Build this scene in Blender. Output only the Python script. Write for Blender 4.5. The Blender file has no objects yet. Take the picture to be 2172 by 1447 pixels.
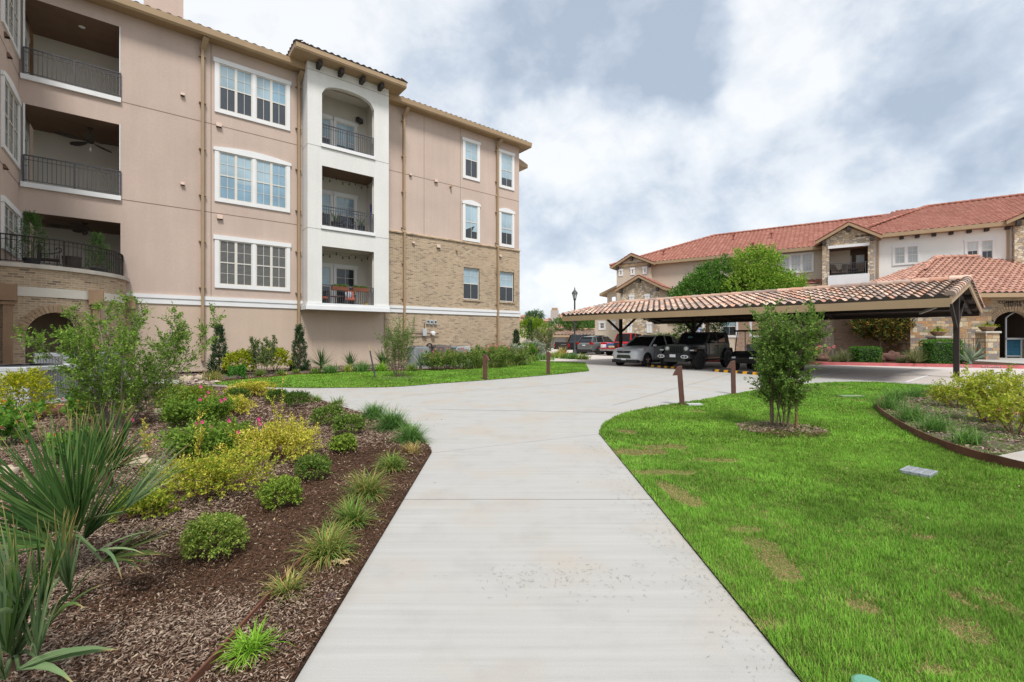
import bpy, math, random
import numpy as np
from mathutils import Vector, Matrix
R = math.radians
random.seed(5)
rng = np.random.default_rng(11)
COL = bpy.context.scene.collection

# ---------------------------------------------------------------- measuring: the camera stands at the origin, eye 1.55 m, looking along +Y
EYE, FOC, CX, HY = 1.55, 968.0, 1086.0, 716.0
def gnd(px, py, z=0.0):
    Y = FOC * (EYE - z) / (py - HY)
    return ((px - CX) / FOC * Y, Y)
def at(px, py, Y):
    return Vector(((px - CX) / FOC * Y, Y, EYE - (py - HY) / FOC * Y))
class Frame:
    """A vertical wall plane: origin on the ground, x along the wall, y into the building."""
    def __init__(s, ox, oy, deg):
        s.o = (ox, oy); s.a = R(deg); s.u = (math.cos(s.a), math.sin(s.a)); s.v = (-s.u[1], s.u[0])
    def pix(s, px, py=HY, d=0.0):
        a = (px - CX) / FOC
        Y = (s.o[0] * s.v[0] + s.o[1] * s.v[1] - d) / (a * s.v[0] + s.v[1])
        x = (a * Y - s.o[0]) * s.u[0] + (Y - s.o[1]) * s.u[1]
        return x, EYE - (py - HY) / FOC * Y
    def X(s, px, d=0.0): return s.pix(px, HY, d)[0]
    def Z(s, px, py, d=0.0): return s.pix(px, py, d)[1]
    def loc(s, X, Y):
        return ((X - s.o[0]) * s.u[0] + (Y - s.o[1]) * s.u[1], (X - s.o[0]) * s.v[0] + (Y - s.o[1]) * s.v[1])
    def world(s, x, y):
        return (s.o[0] + x * s.u[0] + y * s.v[0], s.o[1] + x * s.u[1] + y * s.v[1])

# ---------------------------------------------------------------- objects
def tag(o, label=None, cat=None, group=None, kind=None):
    if label: o['label'] = label
    if cat: o['category'] = cat
    if group: o['group'] = group
    if kind: o['kind'] = kind
    return o
def thing(name, label, cat, loc=(0, 0, 0), rz=0.0, group=None):
    o = bpy.data.objects.new(name, None); COL.objects.link(o)
    o.location = loc; o.rotation_euler = (0, 0, rz); o.empty_display_size = .2
    return tag(o, label, cat, group)
def copy_tree(o, parent=None):
    c = o.copy(); COL.objects.link(c)
    if parent: c.parent = parent
    for ch in o.children: copy_tree(ch, c)
    return c

class MB:
    def __init__(s): s.v = []; s.f = []; s.m = []; s.uv = {}; s.c = {}
    def add(s, vs, fs, m=0, col=None):
        b = len(s.v); s.v.extend(tuple(p) for p in vs)
        for f in fs:
            if col is not None: s.c[len(s.f)] = col
            s.f.append(tuple(b + i for i in f)); s.m.append(m)
    def quad(s, a, b, c, d, m=0, uv=None, col=None):
        if uv: s.uv[len(s.f)] = uv
        s.add([a, b, c, d], [(0, 1, 2, 3)], m, col)
    def poly(s, pts, m=0): s.add(pts, [tuple(range(len(pts)))], m)
    def box(s, x0, y0, z0, x1, y1, z1, m=0, col=None):
        x0, x1 = sorted((x0, x1)); y0, y1 = sorted((y0, y1)); z0, z1 = sorted((z0, z1))
        s.add([(x0,y0,z0),(x1,y0,z0),(x1,y1,z0),(x0,y1,z0),(x0,y0,z1),(x1,y0,z1),(x1,y1,z1),(x0,y1,z1)],
              [(0,3,2,1),(4,5,6,7),(0,1,5,4),(1,2,6,5),(2,3,7,6),(3,0,4,7)], m, col)
    def beam(s, p0, p1, w, h, m=0, up=(0, 0, 1)):
        p0, p1, up = Vector(p0), Vector(p1), Vector(up)
        d = (p1 - p0).normalized()
        if abs(d.dot(up)) > .99: up = Vector((1, 0, 0))
        a = d.cross(up).normalized() * w / 2; b = a.cross(d).normalized() * h / 2
        q = [p + sa * a + sb * b for p in (p0, p1) for sa, sb in ((-1,-1),(1,-1),(1,1),(-1,1))]
        s.add(q, [(0,1,2,3),(7,6,5,4),(0,4,5,1),(1,5,6,2),(2,6,7,3),(3,7,4,0)], m)
    def path(s, pts, rad, n=8, m=0, cap=True):
        pts = [Vector(p) for p in pts]; k = len(pts); b = len(s.v)
        if not isinstance(rad, (list, tuple)): rad = [rad] * k
        ref = Vector((0, 0, 1)) if abs((pts[-1] - pts[0]).normalized().z) < .9 else Vector((1, 0, 0))
        for i in range(k):
            d = (pts[min(i + 1, k - 1)] - pts[max(i - 1, 0)]).normalized()
            a = d.cross(ref).normalized(); c = a.cross(d)
            for j in range(n):
                t = 2 * math.pi * j / n
                s.v.append(tuple(pts[i] + rad[i] * (math.cos(t) * a + math.sin(t) * c)))
        for i in range(k - 1):
            for j in range(n):
                s.f.append((b + i*n + j, b + (i+1)*n + j, b + (i+1)*n + (j+1) % n, b + i*n + (j+1) % n)); s.m.append(m)
        if cap:
            s.f.append(tuple(b + j for j in range(n))); s.m.append(m)
            s.f.append(tuple(b + (k-1)*n + j for j in reversed(range(n)))); s.m.append(m)
    def lathe(s, prof, c=(0, 0, 0), n=16, m=0, axis='z'):
        b = len(s.v); k = len(prof)
        for r, z in prof:
            for j in range(n):
                t = 2 * math.pi * j / n; x, y = r * math.cos(t), r * math.sin(t)
                p = {'z': (x, y, z), 'x': (z, x, y), 'y': (y, z, x)}[axis]
                s.v.append((c[0]+p[0], c[1]+p[1], c[2]+p[2]))
        for i in range(k - 1):
            for j in range(n):
                s.f.append((b+i*n+j, b+i*n+(j+1) % n, b+(i+1)*n+(j+1) % n, b+(i+1)*n+j)); s.m.append(m)
        if prof[0][0] > 1e-4: s.f.append(tuple(b + j for j in reversed(range(n)))); s.m.append(m)
        if prof[-1][0] > 1e-4: s.f.append(tuple(b + (k-1)*n + j for j in range(n))); s.m.append(m)
    def prism(s, poly, h0, h1, axis='y', m=0):
        """poly: 2-D points; axis y: poly in x,z; axis x: poly in y,z; axis z: poly in x,y"""
        n = len(poly)
        def P(p, h): return {'y': (p[0], h, p[1]), 'x': (h, p[0], p[1]), 'z': (p[0], p[1], h)}[axis]
        vs = [P(p, h0) for p in poly] + [P(p, h1) for p in poly]
        fs = [tuple(range(n)), tuple(range(2*n - 1, n - 1, -1))] + [(i, i + n, (i+1) % n + n, (i+1) % n) for i in range(n)]
        s.add(vs, fs, m)
    def ell(s, c, r, nu=12, nv=8, m=0):
        prof = []
        b = len(s.v)
        for i in range(nv + 1):
            t = math.pi * i / nv
            for j in range(nu):
                p = 2 * math.pi * j / nu
                s.v.append((c[0]+r[0]*math.sin(t)*math.cos(p), c[1]+r[1]*math.sin(t)*math.sin(p), c[2]-r[2]*math.cos(t)))
        for i in range(nv):
            for j in range(nu):
                s.f.append((b+i*nu+j, b+i*nu+(j+1) % nu, b+(i+1)*nu+(j+1) % nu, b+(i+1)*nu+j)); s.m.append(m)
    def loft(s, rings, m=0, caps=True, closed=True):
        b = len(s.v); n = len(rings[0])
        for r in rings: s.v.extend(tuple(p) for p in r)
        for i in range(len(rings) - 1):
            for j in range(n if closed else n - 1):
                s.f.append((b+i*n+j, b+i*n+(j+1) % n, b+(i+1)*n+(j+1) % n, b+(i+1)*n+j)); s.m.append(m)
        if caps:
            s.f.append(tuple(b + j for j in reversed(range(n)))); s.m.append(m)
            s.f.append(tuple(b + (len(rings)-1)*n + j for j in range(n))); s.m.append(m)
    def wall(s, x0, x1, z0, z1, holes=(), y=0.0, m=0, reveal=0.0, mr=None):
        """wall in the x,z plane facing -y, with rectangular holes and their reveals"""
        xs = sorted({x0, x1, *[min(max(h[i], x0), x1) for h in holes for i in (0, 1)]})
        zs = sorted({z0, z1, *[min(max(h[i], z0), z1) for h in holes for i in (2, 3)]})
        for i in range(len(xs) - 1):
            for j in range(len(zs) - 1):
                cx, cz = (xs[i]+xs[i+1])/2, (zs[j]+zs[j+1])/2
                if any(h[0] < cx < h[1] and h[2] < cz < h[3] for h in holes): continue
                s.quad((xs[i],y,zs[j]),(xs[i+1],y,zs[j]),(xs[i+1],y,zs[j+1]),(xs[i],y,zs[j+1]), m)
        mr = m if mr is None else mr
        if reveal:
            for a, b, c, d in [h[:4] for h in holes]:
                r = y + reveal
                s.quad((a,y,c),(a,y,d),(a,r,d),(a,r,c), mr); s.quad((b,y,c),(b,r,c),(b,r,d),(b,y,d), mr)
                s.quad((a,y,c),(a,r,c),(b,r,c),(b,y,c), mr); s.quad((a,y,d),(b,y,d),(b,r,d),(a,r,d), mr)
    def build(s, name, mats, parent=None, smooth=False, bevel=0, sub=0, mat=None):
        me = bpy.data.meshes.new(name)
        V = s.v if mat is None else [tuple(mat @ Vector(p)) for p in s.v]
        me.from_pydata(V, [], s.f)
        for x in (mats if isinstance(mats, (list, tuple)) else [mats]): me.materials.append(x)
        if len(me.materials) > 1: me.polygons.foreach_set('material_index', s.m)
        uvl = me.uv_layers.new(name='UVMap').data
        nrm = np.zeros(len(me.polygons) * 3); me.polygons.foreach_get('normal', nrm); nrm = nrm.reshape(-1, 3)
        uv = np.zeros((len(me.loops), 2), np.float32); k = 0
        for i, f in enumerate(s.f):
            if i in s.uv:
                for q in s.uv[i]: uv[k] = q; k += 1
                continue
            a = np.abs(nrm[i])
            for vi in f:
                p = V[vi]
                uv[k] = (p[0], p[1]) if a[2] > .75 else ((p[0], p[2]) if a[1] >= a[0] else (p[1], p[2])); k += 1
        uvl.foreach_set('uv', uv.ravel())
        if s.c:
            at_ = me.color_attributes.new('Col', 'FLOAT_COLOR', 'CORNER')
            cc = np.ones((len(me.loops), 4), np.float32); k = 0
            for i, f in enumerate(s.f):
                c = s.c.get(i, (1, 1, 1))
                for _ in f: cc[k, :3] = c; k += 1
            at_.data.foreach_set('color', cc.ravel())
        if smooth: me.polygons.foreach_set('use_smooth', [True] * len(me.polygons))
        me.validate(); me.update()
        o = bpy.data.objects.new(name, me); COL.objects.link(o)
        if parent is not None: o.parent = parent
        if bevel:
            b = o.modifiers.new('bevel', 'BEVEL'); b.width = bevel; b.segments = 2; b.limit_method = 'ANGLE'; b.angle_limit = R(40)
        if sub:
            b = o.modifiers.new('sub', 'SUBSURF'); b.levels = sub; b.render_levels = sub
        return o

def numesh(name, V, F, mat, parent=None, col=None, smooth=False):
    """fast mesh from numpy: V (n,3), F (m,k) of one face size; col (n,3) per vertex"""
    me = bpy.data.meshes.new(name)
    if not isinstance(F, list): F = [F]
    tot = sum(f.size for f in F); nf = sum(len(f) for f in F)
    me.vertices.add(len(V)); me.vertices.foreach_set('co', np.ascontiguousarray(V, np.float32).ravel())
    me.loops.add(tot); me.polygons.add(nf)
    me.loops.foreach_set('vertex_index', np.concatenate([f.ravel() for f in F]).astype(np.int32))
    sz = np.concatenate([np.full(len(f), f.shape[1]) for f in F])
    me.polygons.foreach_set('loop_start', np.concatenate([[0], np.cumsum(sz)[:-1]]).astype(np.int32))
    me.update(calc_edges=True)
    if col is not None:
        a = me.color_attributes.new('Col', 'FLOAT_COLOR', 'POINT')
        c = np.ones((len(V), 4), np.float32); c[:, :3] = col; a.data.foreach_set('color', c.ravel())
    if smooth: me.polygons.foreach_set('use_smooth', np.ones(nf, bool))
    me.materials.append(mat); me.validate()
    o = bpy.data.objects.new(name, me); COL.objects.link(o)
    if parent is not None: o.parent = parent
    return o

# ---------------------------------------------------------------- value noise for scattering
_perm = rng.random((256, 256))
def vnoise(x, y, sc):
    x = np.asarray(x, float) * sc + 100.3; y = np.asarray(y, float) * sc + 57.7
    i, j = np.floor(x).astype(int), np.floor(y).astype(int); u, v = x - i, y - j
    u, v = u*u*(3-2*u), v*v*(3-2*v); i0, j0, i1, j1 = i % 256, j % 256, (i+1) % 256, (j+1) % 256
    return (_perm[i0, j0]*(1-u) + _perm[i1, j0]*u)*(1-v) + (_perm[i0, j1]*(1-u) + _perm[i1, j1]*u)*v
def inpoly(x, y, P):
    x, y = np.asarray(x), np.asarray(y); r = np.zeros(x.shape, bool); n = len(P)
    for i in range(n):
        (x0, y0), (x1, y1) = P[i], P[(i+1) % n]
        if y0 == y1: continue
        r ^= ((y0 > y) != (y1 > y)) & (x < (x1-x0)*(y-y0)/(y1-y0)+x0)
    return r
def smooth_poly(pts, k=6, sharp=()):
    """Catmull-Rom through closed pts, corners listed in sharp stay"""
    out = []; n = len(pts)
    for i in range(n):
        p0, p1, p2, p3 = [np.array(pts[(i+j) % n]) for j in (-1, 0, 1, 2)]
        if i in sharp: p0 = p1
        if (i+1) % n in sharp: p3 = p2
        for t in np.linspace(0, 1, k, endpoint=False):
            out.append(tuple(.5*((2*p1)+(-p0+p2)*t+(2*p0-5*p1+4*p2-p3)*t*t+(-p0+3*p1-3*p2+p3)*t**3)))
    return out
def spline(pts, k=6):
    out = []; n = len(pts)
    for i in range(n - 1):
        p0, p1, p2, p3 = [np.array(pts[min(max(i+j, 0), n-1)], float) for j in (-1, 0, 1, 2)]
        for t in np.linspace(0, 1, k, endpoint=False):
            out.append(tuple(.5*((2*p1)+(-p0+p2)*t+(2*p0-5*p1+4*p2-p3)*t*t+(-p0+3*p1-3*p2+p3)*t**3)))
    out.append(tuple(pts[-1])); return out

# ---------------------------------------------------------------- materials
_M = {}
def nodes(name):
    m = bpy.data.materials.new(name); m.use_nodes = True
    nt = m.node_tree; b = nt.nodes['Principled BSDF']
    def N(t, **kw):
        n = nt.nodes.new(t)
        for k, v in kw.items():
            if hasattr(n, k) and k not in ('Scale',): setattr(n, k, v)
            else: n.inputs[k].default_value = v
        return n
    return m, nt, b, N, nt.links.new
def c4(c): return (c[0], c[1], c[2], 1)
def mixc(N, L, a, b, fac, mode='MIX'):
    n = N('ShaderNodeMix', data_type='RGBA', blend_type=mode)
    for s, v in ((6, a), (7, b)):
        if hasattr(v, 'is_output'): L(v, n.inputs[s])
        else: n.inputs[s].default_value = c4(v)
    if hasattr(fac, 'is_output'): L(fac, n.inputs[0])
    else: n.inputs[0].default_value = fac
    return n.outputs[2]
def ramp(N, L, src, stops, interp='LINEAR'):
    n = N('ShaderNodeValToRGB'); n.color_ramp.interpolation = interp; e = n.color_ramp.elements
    while len(e) < len(stops): e.new(.5)
    for k, (p, c) in zip(e, stops): k.position = p; k.color = c4(c) if len(c) == 3 else c
    L(src, n.inputs[0]); return n.outputs[0]
def noise(N, L, vec, sc, det=4, rough=.55):
    n = N('ShaderNodeTexNoise', Scale=sc, Detail=det, Roughness=rough)
    if vec is not None: L(vec, n.inputs['Vector'])
    return n.outputs['Fac']
def mapping(N, L, src, scale=(1,1,1), rot=(0,0,0), loc=(0,0,0)):
    n = N('ShaderNodeMapping'); n.inputs['Scale'].default_value = scale; n.inputs['Rotation'].default_value = rot; n.inputs['Location'].default_value = loc
    L(src, n.inputs['Vector']); return n.outputs[0]
def bump(N, L, b, h, strength=.3, dist=.02):
    n = N('ShaderNodeBump', Strength=strength, Distance=dist); L(h, n.inputs['Height']); L(n.outputs[0], b.inputs['Normal'])
def mat(name, col, rough=.75, var=.12, sc=2.0, bmp=0.0, bsc=60, metal=0.0, spec=.35, coat=0.0):
    if name in _M: return _M[name]
    m, nt, b, N, L = nodes(name)
    tc = N('ShaderNodeTexCoord').outputs['Object']
    if var:
        f = noise(N, L, tc, sc, 5)
        hi = tuple(min(1, c*(1+var)) for c in col); lo = tuple(c*(1-var) for c in col)
        L(ramp(N, L, f, [(.3, lo), (.7, hi)]), b.inputs['Base Color'])
    else: b.inputs['Base Color'].default_value = c4(col)
    b.inputs['Roughness'].default_value = rough; b.inputs['Metallic'].default_value = metal
    b.inputs['Specular IOR Level'].default_value = spec; b.inputs['Coat Weight'].default_value = coat; b.inputs['Coat Roughness'].default_value = .06
    if bmp: bump(N, L, b, noise(N, L, tc, bsc, 3), bmp, .01)
    _M[name] = m; return m
def attr_mat(name, rough=.7, spec=.25, trans=0.0, var=0.0, gain=None):
    if name in _M: return _M[name]
    m, nt, b, N, L = nodes(name)
    a = N('ShaderNodeVertexColor'); a.layer_name = 'Col'; c = a.outputs[0]
    if var:
        f = noise(N, L, N('ShaderNodeTexCoord').outputs['Object'], 9, 4)
        c = mixc(N, L, c, ramp(N, L, f, [(.3, (1-var,)*3), (.7, (1+var,)*3)]), 1.0, 'MULTIPLY')
    if gain: c = mixc(N, L, c, gain, 1.0, 'MULTIPLY')
    L(c, b.inputs['Base Color']); b.inputs['Roughness'].default_value = rough; b.inputs['Specular IOR Level'].default_value = spec
    if trans:
        t = N('ShaderNodeBsdfTranslucent'); L(mixc(N, L, c, (1.0, .95, .35), .25, 'MIX') if False else c, t.inputs['Color'])
        mx = N('ShaderNodeMixShader', Fac=trans); L(b.outputs[0], mx.inputs[1]); L(t.outputs[0], mx.inputs[2])
        L(mx.outputs[0], nt.nodes['Material Output'].inputs['Surface'])
    _M[name] = m; return m
def brick_mat(name, c1, c2, c3, mortar, bw=.26, rh=.085, ms=.010, bstr=.5, blend=.5):
    if name in _M: return _M[name]
    m, nt, b, N, L = nodes(name)
    uv = N('ShaderNodeTexCoord').outputs['UV']
    t = N('ShaderNodeTexBrick'); L(uv, t.inputs['Vector'])
    for k, v in (('Scale', 1.0), ('Mortar Size', ms), ('Mortar Smooth', .2), ('Bias', 0.0), ('Brick Width', bw), ('Row Height', rh)): t.inputs[k].default_value = v
    t.inputs['Color1'].default_value = (0, 0, 0, 1); t.inputs['Color2'].default_value = (1, 1, 1, 1); t.inputs['Mortar'].default_value = (.5, .5, .5, 1)
    c = ramp(N, L, t.outputs['Color'], [(0, c3), (.22, c2), (.5, c1), (.8, c2), (1, c1)])
    f = noise(N, L, uv, 14, 4); c = mixc(N, L, c, ramp(N, L, f, [(.3, (.8,)*3), (.7, (1.15,)*3)]), 1.0, 'MULTIPLY')
    f = noise(N, L, uv, .35, 3); c = mixc(N, L, c, ramp(N, L, f, [(.35, (.9,)*3), (.65, (1.08,)*3)]), 1.0, 'MULTIPLY')
    L(mixc(N, L, c, mortar, t.outputs['Fac']), b.inputs['Base Color'])
    b.inputs['Roughness'].default_value = .9; b.inputs['Specular IOR Level'].default_value = .2
    inv = N('ShaderNodeMath', operation='SUBTRACT'); inv.inputs[0].default_value = 1; L(t.outputs['Fac'], inv.inputs[1])
    bump(N, L, b, inv.outputs[0], bstr, .012)
    _M[name] = m; return m
def stone_mat(name, cols, mortar, sc=4.0, sx=1.0, sz=1.6):
    if name in _M: return _M[name]
    m, nt, b, N, L = nodes(name)
    uv = N('ShaderNodeTexCoord').outputs['UV']
    w = noise(N, L, uv, 3, 2)
    v = mapping(N, L, uv, (sx*sc, sz*sc, 1))
    add = N('ShaderNodeVectorMath', operation='ADD'); L(v, add.inputs[0])
    cmb = N('ShaderNodeCombineXYZ'); L(w, cmb.inputs[0]); L(w, cmb.inputs[1]); L(cmb.outputs[0], add.inputs[1])
    t = N('ShaderNodeTexVoronoi', voronoi_dimensions='2D', Scale=1.0); L(add.outputs[0], t.inputs['Vector'])
    e = N('ShaderNodeTexVoronoi', voronoi_dimensions='2D', feature='DISTANCE_TO_EDGE', Scale=1.0); L(add.outputs[0], e.inputs['Vector'])
    n = len(cols); c = ramp(N, L, t.outputs['Color'], [(i/n, q) for i, q in enumerate(cols)], 'CONSTANT')
    f = noise(N, L, uv, 25, 4); c = mixc(N, L, c, ramp(N, L, f, [(.3, (.8,)*3), (.7, (1.15,)*3)]), 1.0, 'MULTIPLY')
    ed = ramp(N, L, e.outputs['Distance'], [(.03, (1,)*3), (.10, (0,)*3)])
    L(mixc(N, L, c, mortar, ed), b.inputs['Base Color'])
    b.inputs['Roughness'].default_value = .9; bump(N, L, b, ramp(N, L, e.outputs['Distance'], [(0, (0,)*3), (.15, (1,)*3)]), .6, .03)
    _M[name] = m; return m

def stucco(name, col, var=.07):
    m, nt, b, N, L = nodes(name); o = N('ShaderNodeTexCoord').outputs['Object']
    c = ramp(N, L, noise(N, L, o, .45, 5), [(.3, tuple(x*(1-var) for x in col)), (.7, tuple(min(1, x*(1+var)) for x in col))])
    c = mixc(N, L, c, ramp(N, L, noise(N, L, mapping(N, L, o, (3.5, 3.5, .22)), 1.0, 5, .6), [(.30, (.965, .96, .955)), (.60, (1.01,)*3)]), 1.0, 'MULTIPLY')
    c = mixc(N, L, c, ramp(N, L, noise(N, L, o, 11, 4, .7), [(.3, (.95,)*3), (.7, (1.04,)*3)]), 1.0, 'MULTIPLY')
    L(c, b.inputs['Base Color']); b.inputs['Roughness'].default_value = .93; b.inputs['Specular IOR Level'].default_value = .15
    bump(N, L, b, noise(N, L, o, 85, 4), .4, .012); _M[name] = m; return m
STUCCO = stucco('stucco_rose', (.53, .418, .355))
STUCCO_BASE = stucco('stucco_tan_base', (.54, .425, .335))
STUCCO_WHITE = stucco('stucco_white', (.70, .69, .66), .04)
STUCCO_RECESS = mat('stucco_recess', (.60, .56, .50), .92, .05, .6, .5, 40, spec=.2)
STUCCO_DARK = mat('stucco_joint', (.22, .155, .12), .95, 0)
WHITE = mat('white_trim', (.74, .74, .74), .6, .03, 2)
SASH = mat('sash_beige', (.66, .62, .56), .6, .03, 2)
TAN = mat('tan_metal', (.365, .255, .150), .55, .07, 1.5)
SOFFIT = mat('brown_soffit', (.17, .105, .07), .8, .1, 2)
IRON = mat('dark_iron', (.07, .07, .08), .5, .1, 4)
DARK = mat('dark_interior', (.02, .018, .017), .9, 0)
CORBEL = mat('dark_wood', (.045, .035, .03), .7, .2, 5)
BROWN = mat('brown_post', (.115, .052, .038), .6, .15, 3)
BRONZE = mat('dark_bronze', (.032, .025, .022), .6, .12, 3, spec=.2)
BRICK = brick_mat('tan_brick', (.50, .365, .235), (.385, .27, .165), (.20, .135, .09), (.46, .40, .32), .26, .080, .012)
BRICK2 = brick_mat('red_tan_brick', (.44, .28, .19), (.37, .235, .155), (.24, .15, .11), (.40, .33, .26))
def ashlar(name, cols, mortar, bw=.52, rh=.19):
    m, nt, b, N, L = nodes(name); uv = N('ShaderNodeTexCoord').outputs['UV']
    cs = []
    for k, (w_, h_) in enumerate(((bw, rh), (bw*.62, rh*2))):
        t = N('ShaderNodeTexBrick'); L(mapping(N, L, uv, loc=(.13*k, .05*k, 0)), t.inputs['Vector'])
        for q, v in (('Scale', 1.0), ('Mortar Size', .016), ('Mortar Smooth', .25), ('Bias', 0.0), ('Brick Width', w_), ('Row Height', h_)): t.inputs[q].default_value = v
        t.inputs['Color1'].default_value = (0, 0, 0, 1); t.inputs['Color2'].default_value = (1, 1, 1, 1)
        c = ramp(N, L, t.outputs['Color'], [(i/len(cols), q) for i, q in enumerate(cols)], 'CONSTANT'); cs.append((mixc(N, L, c, mortar, t.outputs['Fac']), t.outputs['Fac']))
    sel = N('ShaderNodeTexBrick'); L(uv, sel.inputs['Vector'])
    for q, v in (('Scale', 1.0), ('Mortar Size', 0.0), ('Brick Width', bw*2.1), ('Row Height', rh*2)): sel.inputs[q].default_value = v
    sel.inputs['Color1'].default_value = (0, 0, 0, 1); sel.inputs['Color2'].default_value = (1, 1, 1, 1)
    c = mixc(N, L, cs[0][0], cs[1][0], ramp(N, L, sel.outputs['Color'], [(0, (0,)*3), (.72, (1,)*3)], 'CONSTANT'))
    c = mixc(N, L, c, ramp(N, L, noise(N, L, uv, 9, 5, .65), [(.3, (.72,)*3), (.7, (1.2,)*3)]), 1.0, 'MULTIPLY')
    L(c, b.inputs['Base Color']); b.inputs['Roughness'].default_value = .92; b.inputs['Specular IOR Level'].default_value = .15
    bump(N, L, b, noise(N, L, uv, 9, 5), .6, .03); _M[name] = m; return m
ASHLAR = ashlar('ashlar_stone', [(.40,.27,.15),(.24,.20,.18),(.50,.38,.24),(.46,.25,.12),(.30,.25,.21),(.56,.46,.32),(.36,.22,.13)], (.24,.20,.16))
STONE = stone_mat('field_stone', [(.62,.52,.37), (.54,.41,.26), (.36,.30,.25), (.68,.59,.45), (.44,.33,.22), (.57,.45,.30)], (.30,.25,.20), 3.6)
BEIGE = mat('stucco_beige', (.55, .47, .37), .92, .05, .5, .3, 60)
BWHITE = mat('stucco_cream', (.80, .79, .75), .92, .04, .5, .3, 60)
def glass(name, col, rough=.04, spec=.6):
    m = mat(name, col, rough, .3, .55, spec=spec); return m
G_DARK = glass('glass_dark', (.030, .036, .042))
G_BLIND = glass('glass_blind', (.33, .44, .50), .05, .7)
G_SKY = glass('glass_pale', (.22, .36, .46), .04, .9)
G_SCREEN = mat('glass_screen', (.055, .065, .08), .35, .15, 1.2, spec=.5)
G_SLAT = None
G_PALE = glass('glass_reflect_white', (.42, .45, .45), .05, .7)  # greyish-white reflection put into the pane's base colour
def slat_glass():
    m, nt, b, N, L = nodes('glass_slats')
    uv = N('ShaderNodeTexCoord').outputs['UV']
    w = N('ShaderNodeTexWave', bands_direction='Y', wave_type='BANDS', Scale=5.5); L(uv, w.inputs['Vector'])
    L(ramp(N, L, w.outputs['Fac'], [(.3, (.05, .05, .05)), (.7, (.16, .155, .14))]), b.inputs['Base Color'])
    b.inputs['Roughness'].default_value = .06; b.inputs['Specular IOR Level'].default_value = .6
    return m
G_SLAT = slat_glass()
LEAF = attr_mat('leaf', .6, .12, .38, 0, (1.38, 1.24, 1.0))
GRASSM = attr_mat('grass_blade', .65, .15, .28, 0, (1.02, 1.06, 1.0))
CHIPM = attr_mat('bark_chip', .9, .15)
TILEM = attr_mat('clay_tile', .8, .25, var=.12)
BARK = mat('bark', (.17, .125, .085), .9, .25, 12, .5, 40)
BARK_GREY = mat('bark_grey', (.25, .21, .17), .9, .25, 12, .5, 40)
# ================================================================ SETTING
scene = bpy.context.scene
cam = bpy.data.cameras.new('camera'); cam_o = bpy.data.objects.new('camera', cam); COL.objects.link(cam_o)
cam.sensor_width = 36; cam.lens = 36 * FOC / 2172; cam.shift_y = -(723.5 - HY) / 2172
cam.clip_start = .05; cam.clip_end = 3000
cam_o.location = (0, 0, EYE); cam_o.rotation_euler = (R(90), 0, 0); scene.camera = cam_o
scene.view_settings.view_transform = 'Standard'; scene.view_settings.look = 'None'
scene.view_settings.exposure = .85; scene.view_settings.gamma = 1; scene.view_settings.use_curve_mapping = False
scene.cycles.max_bounces = 6; scene.cycles.diffuse_bounces = 3; scene.cycles.glossy_bounces = 3
scene.cycles.transparent_max_bounces = 6; scene.cycles.use_denoising = True

SUN = Vector((.16, -.60, 1.0)).normalized()
sl = bpy.data.lights.new('sun', 'SUN'); sl.energy = 2.05; sl.angle = R(13); sl.color = (1, .975, .94)
so = bpy.data.objects.new('sun', sl); COL.objects.link(so); so.rotation_euler = (-SUN).to_track_quat('-Z', 'Y').to_euler()

w = bpy.data.worlds.new('World'); scene.world = w; w.use_nodes = True
nt = w.node_tree; nt.nodes.clear(); L = nt.links.new
def N(t, **kw):
    n = nt.nodes.new(t)
    for k, v in kw.items():
        if hasattr(n, k): setattr(n, k, v)
        else: n.inputs[k].default_value = v
    return n
sky = N('ShaderNodeTexSky', sky_type='NISHITA', sun_disc=False, sun_elevation=math.asin(SUN.z), sun_rotation=math.atan2(SUN.x, SUN.y), dust_density=2.0)
bg1 = N('ShaderNodeBackground', Strength=.10); L(sky.outputs[0], bg1.inputs[0])
tc = N('ShaderNodeTexCoord').outputs['Generated']
mp = N('ShaderNodeMapping'); mp.inputs['Scale'].default_value = (1, 1, 1.3); L(tc, mp.inputs[0])
n1 = N('ShaderNodeTexNoise', Scale=4.6, Detail=9, Roughness=.58, Distortion=.15); L(mp.outputs[0], n1.inputs['Vector'])
n2 = N('ShaderNodeTexNoise', Scale=2.2, Detail=5, Roughness=.6); L(mp.outputs[0], n2.inputs['Vector'])
sub = N('ShaderNodeVectorMath', operation='SUBTRACT'); L(n2.outputs['Color'], sub.inputs[0]); sub.inputs[1].default_value = (.5, .5, .5)
scl = N('ShaderNodeVectorMath', operation='SCALE', Scale=.40); L(sub.outputs[0], scl.inputs[0])
add = N('ShaderNodeVectorMath', operation='ADD'); L(tc, add.inputs[0]); L(scl.outputs[0], add.inputs[1])
nrm = N('ShaderNodeVectorMath', operation='NORMALIZE'); L(add.outputs[0], nrm.inputs[0])
acc = N('ShaderNodeMath', operation='MULTIPLY_ADD'); L(n1.outputs['Fac'], acc.inputs[0]); acc.inputs[1].default_value = 1.55; acc.inputs[2].default_value = -.20
n3 = N('ShaderNodeTexNoise', Scale=9.0, Detail=8, Roughness=.60, Distortion=.25); L(mp.outputs[0], n3.inputs['Vector'])
ac2 = N('ShaderNodeMath', operation='MULTIPLY_ADD'); L(n3.outputs[0], ac2.inputs[0]); ac2.inputs[1].default_value = .85; ac2.inputs[2].default_value = -.425
ac3 = N('ShaderNodeMath', operation='ADD'); L(acc.outputs[0], ac3.inputs[0]); L(ac2.outputs[0], ac3.inputs[1])
tot = ac3.outputs[0]
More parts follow.
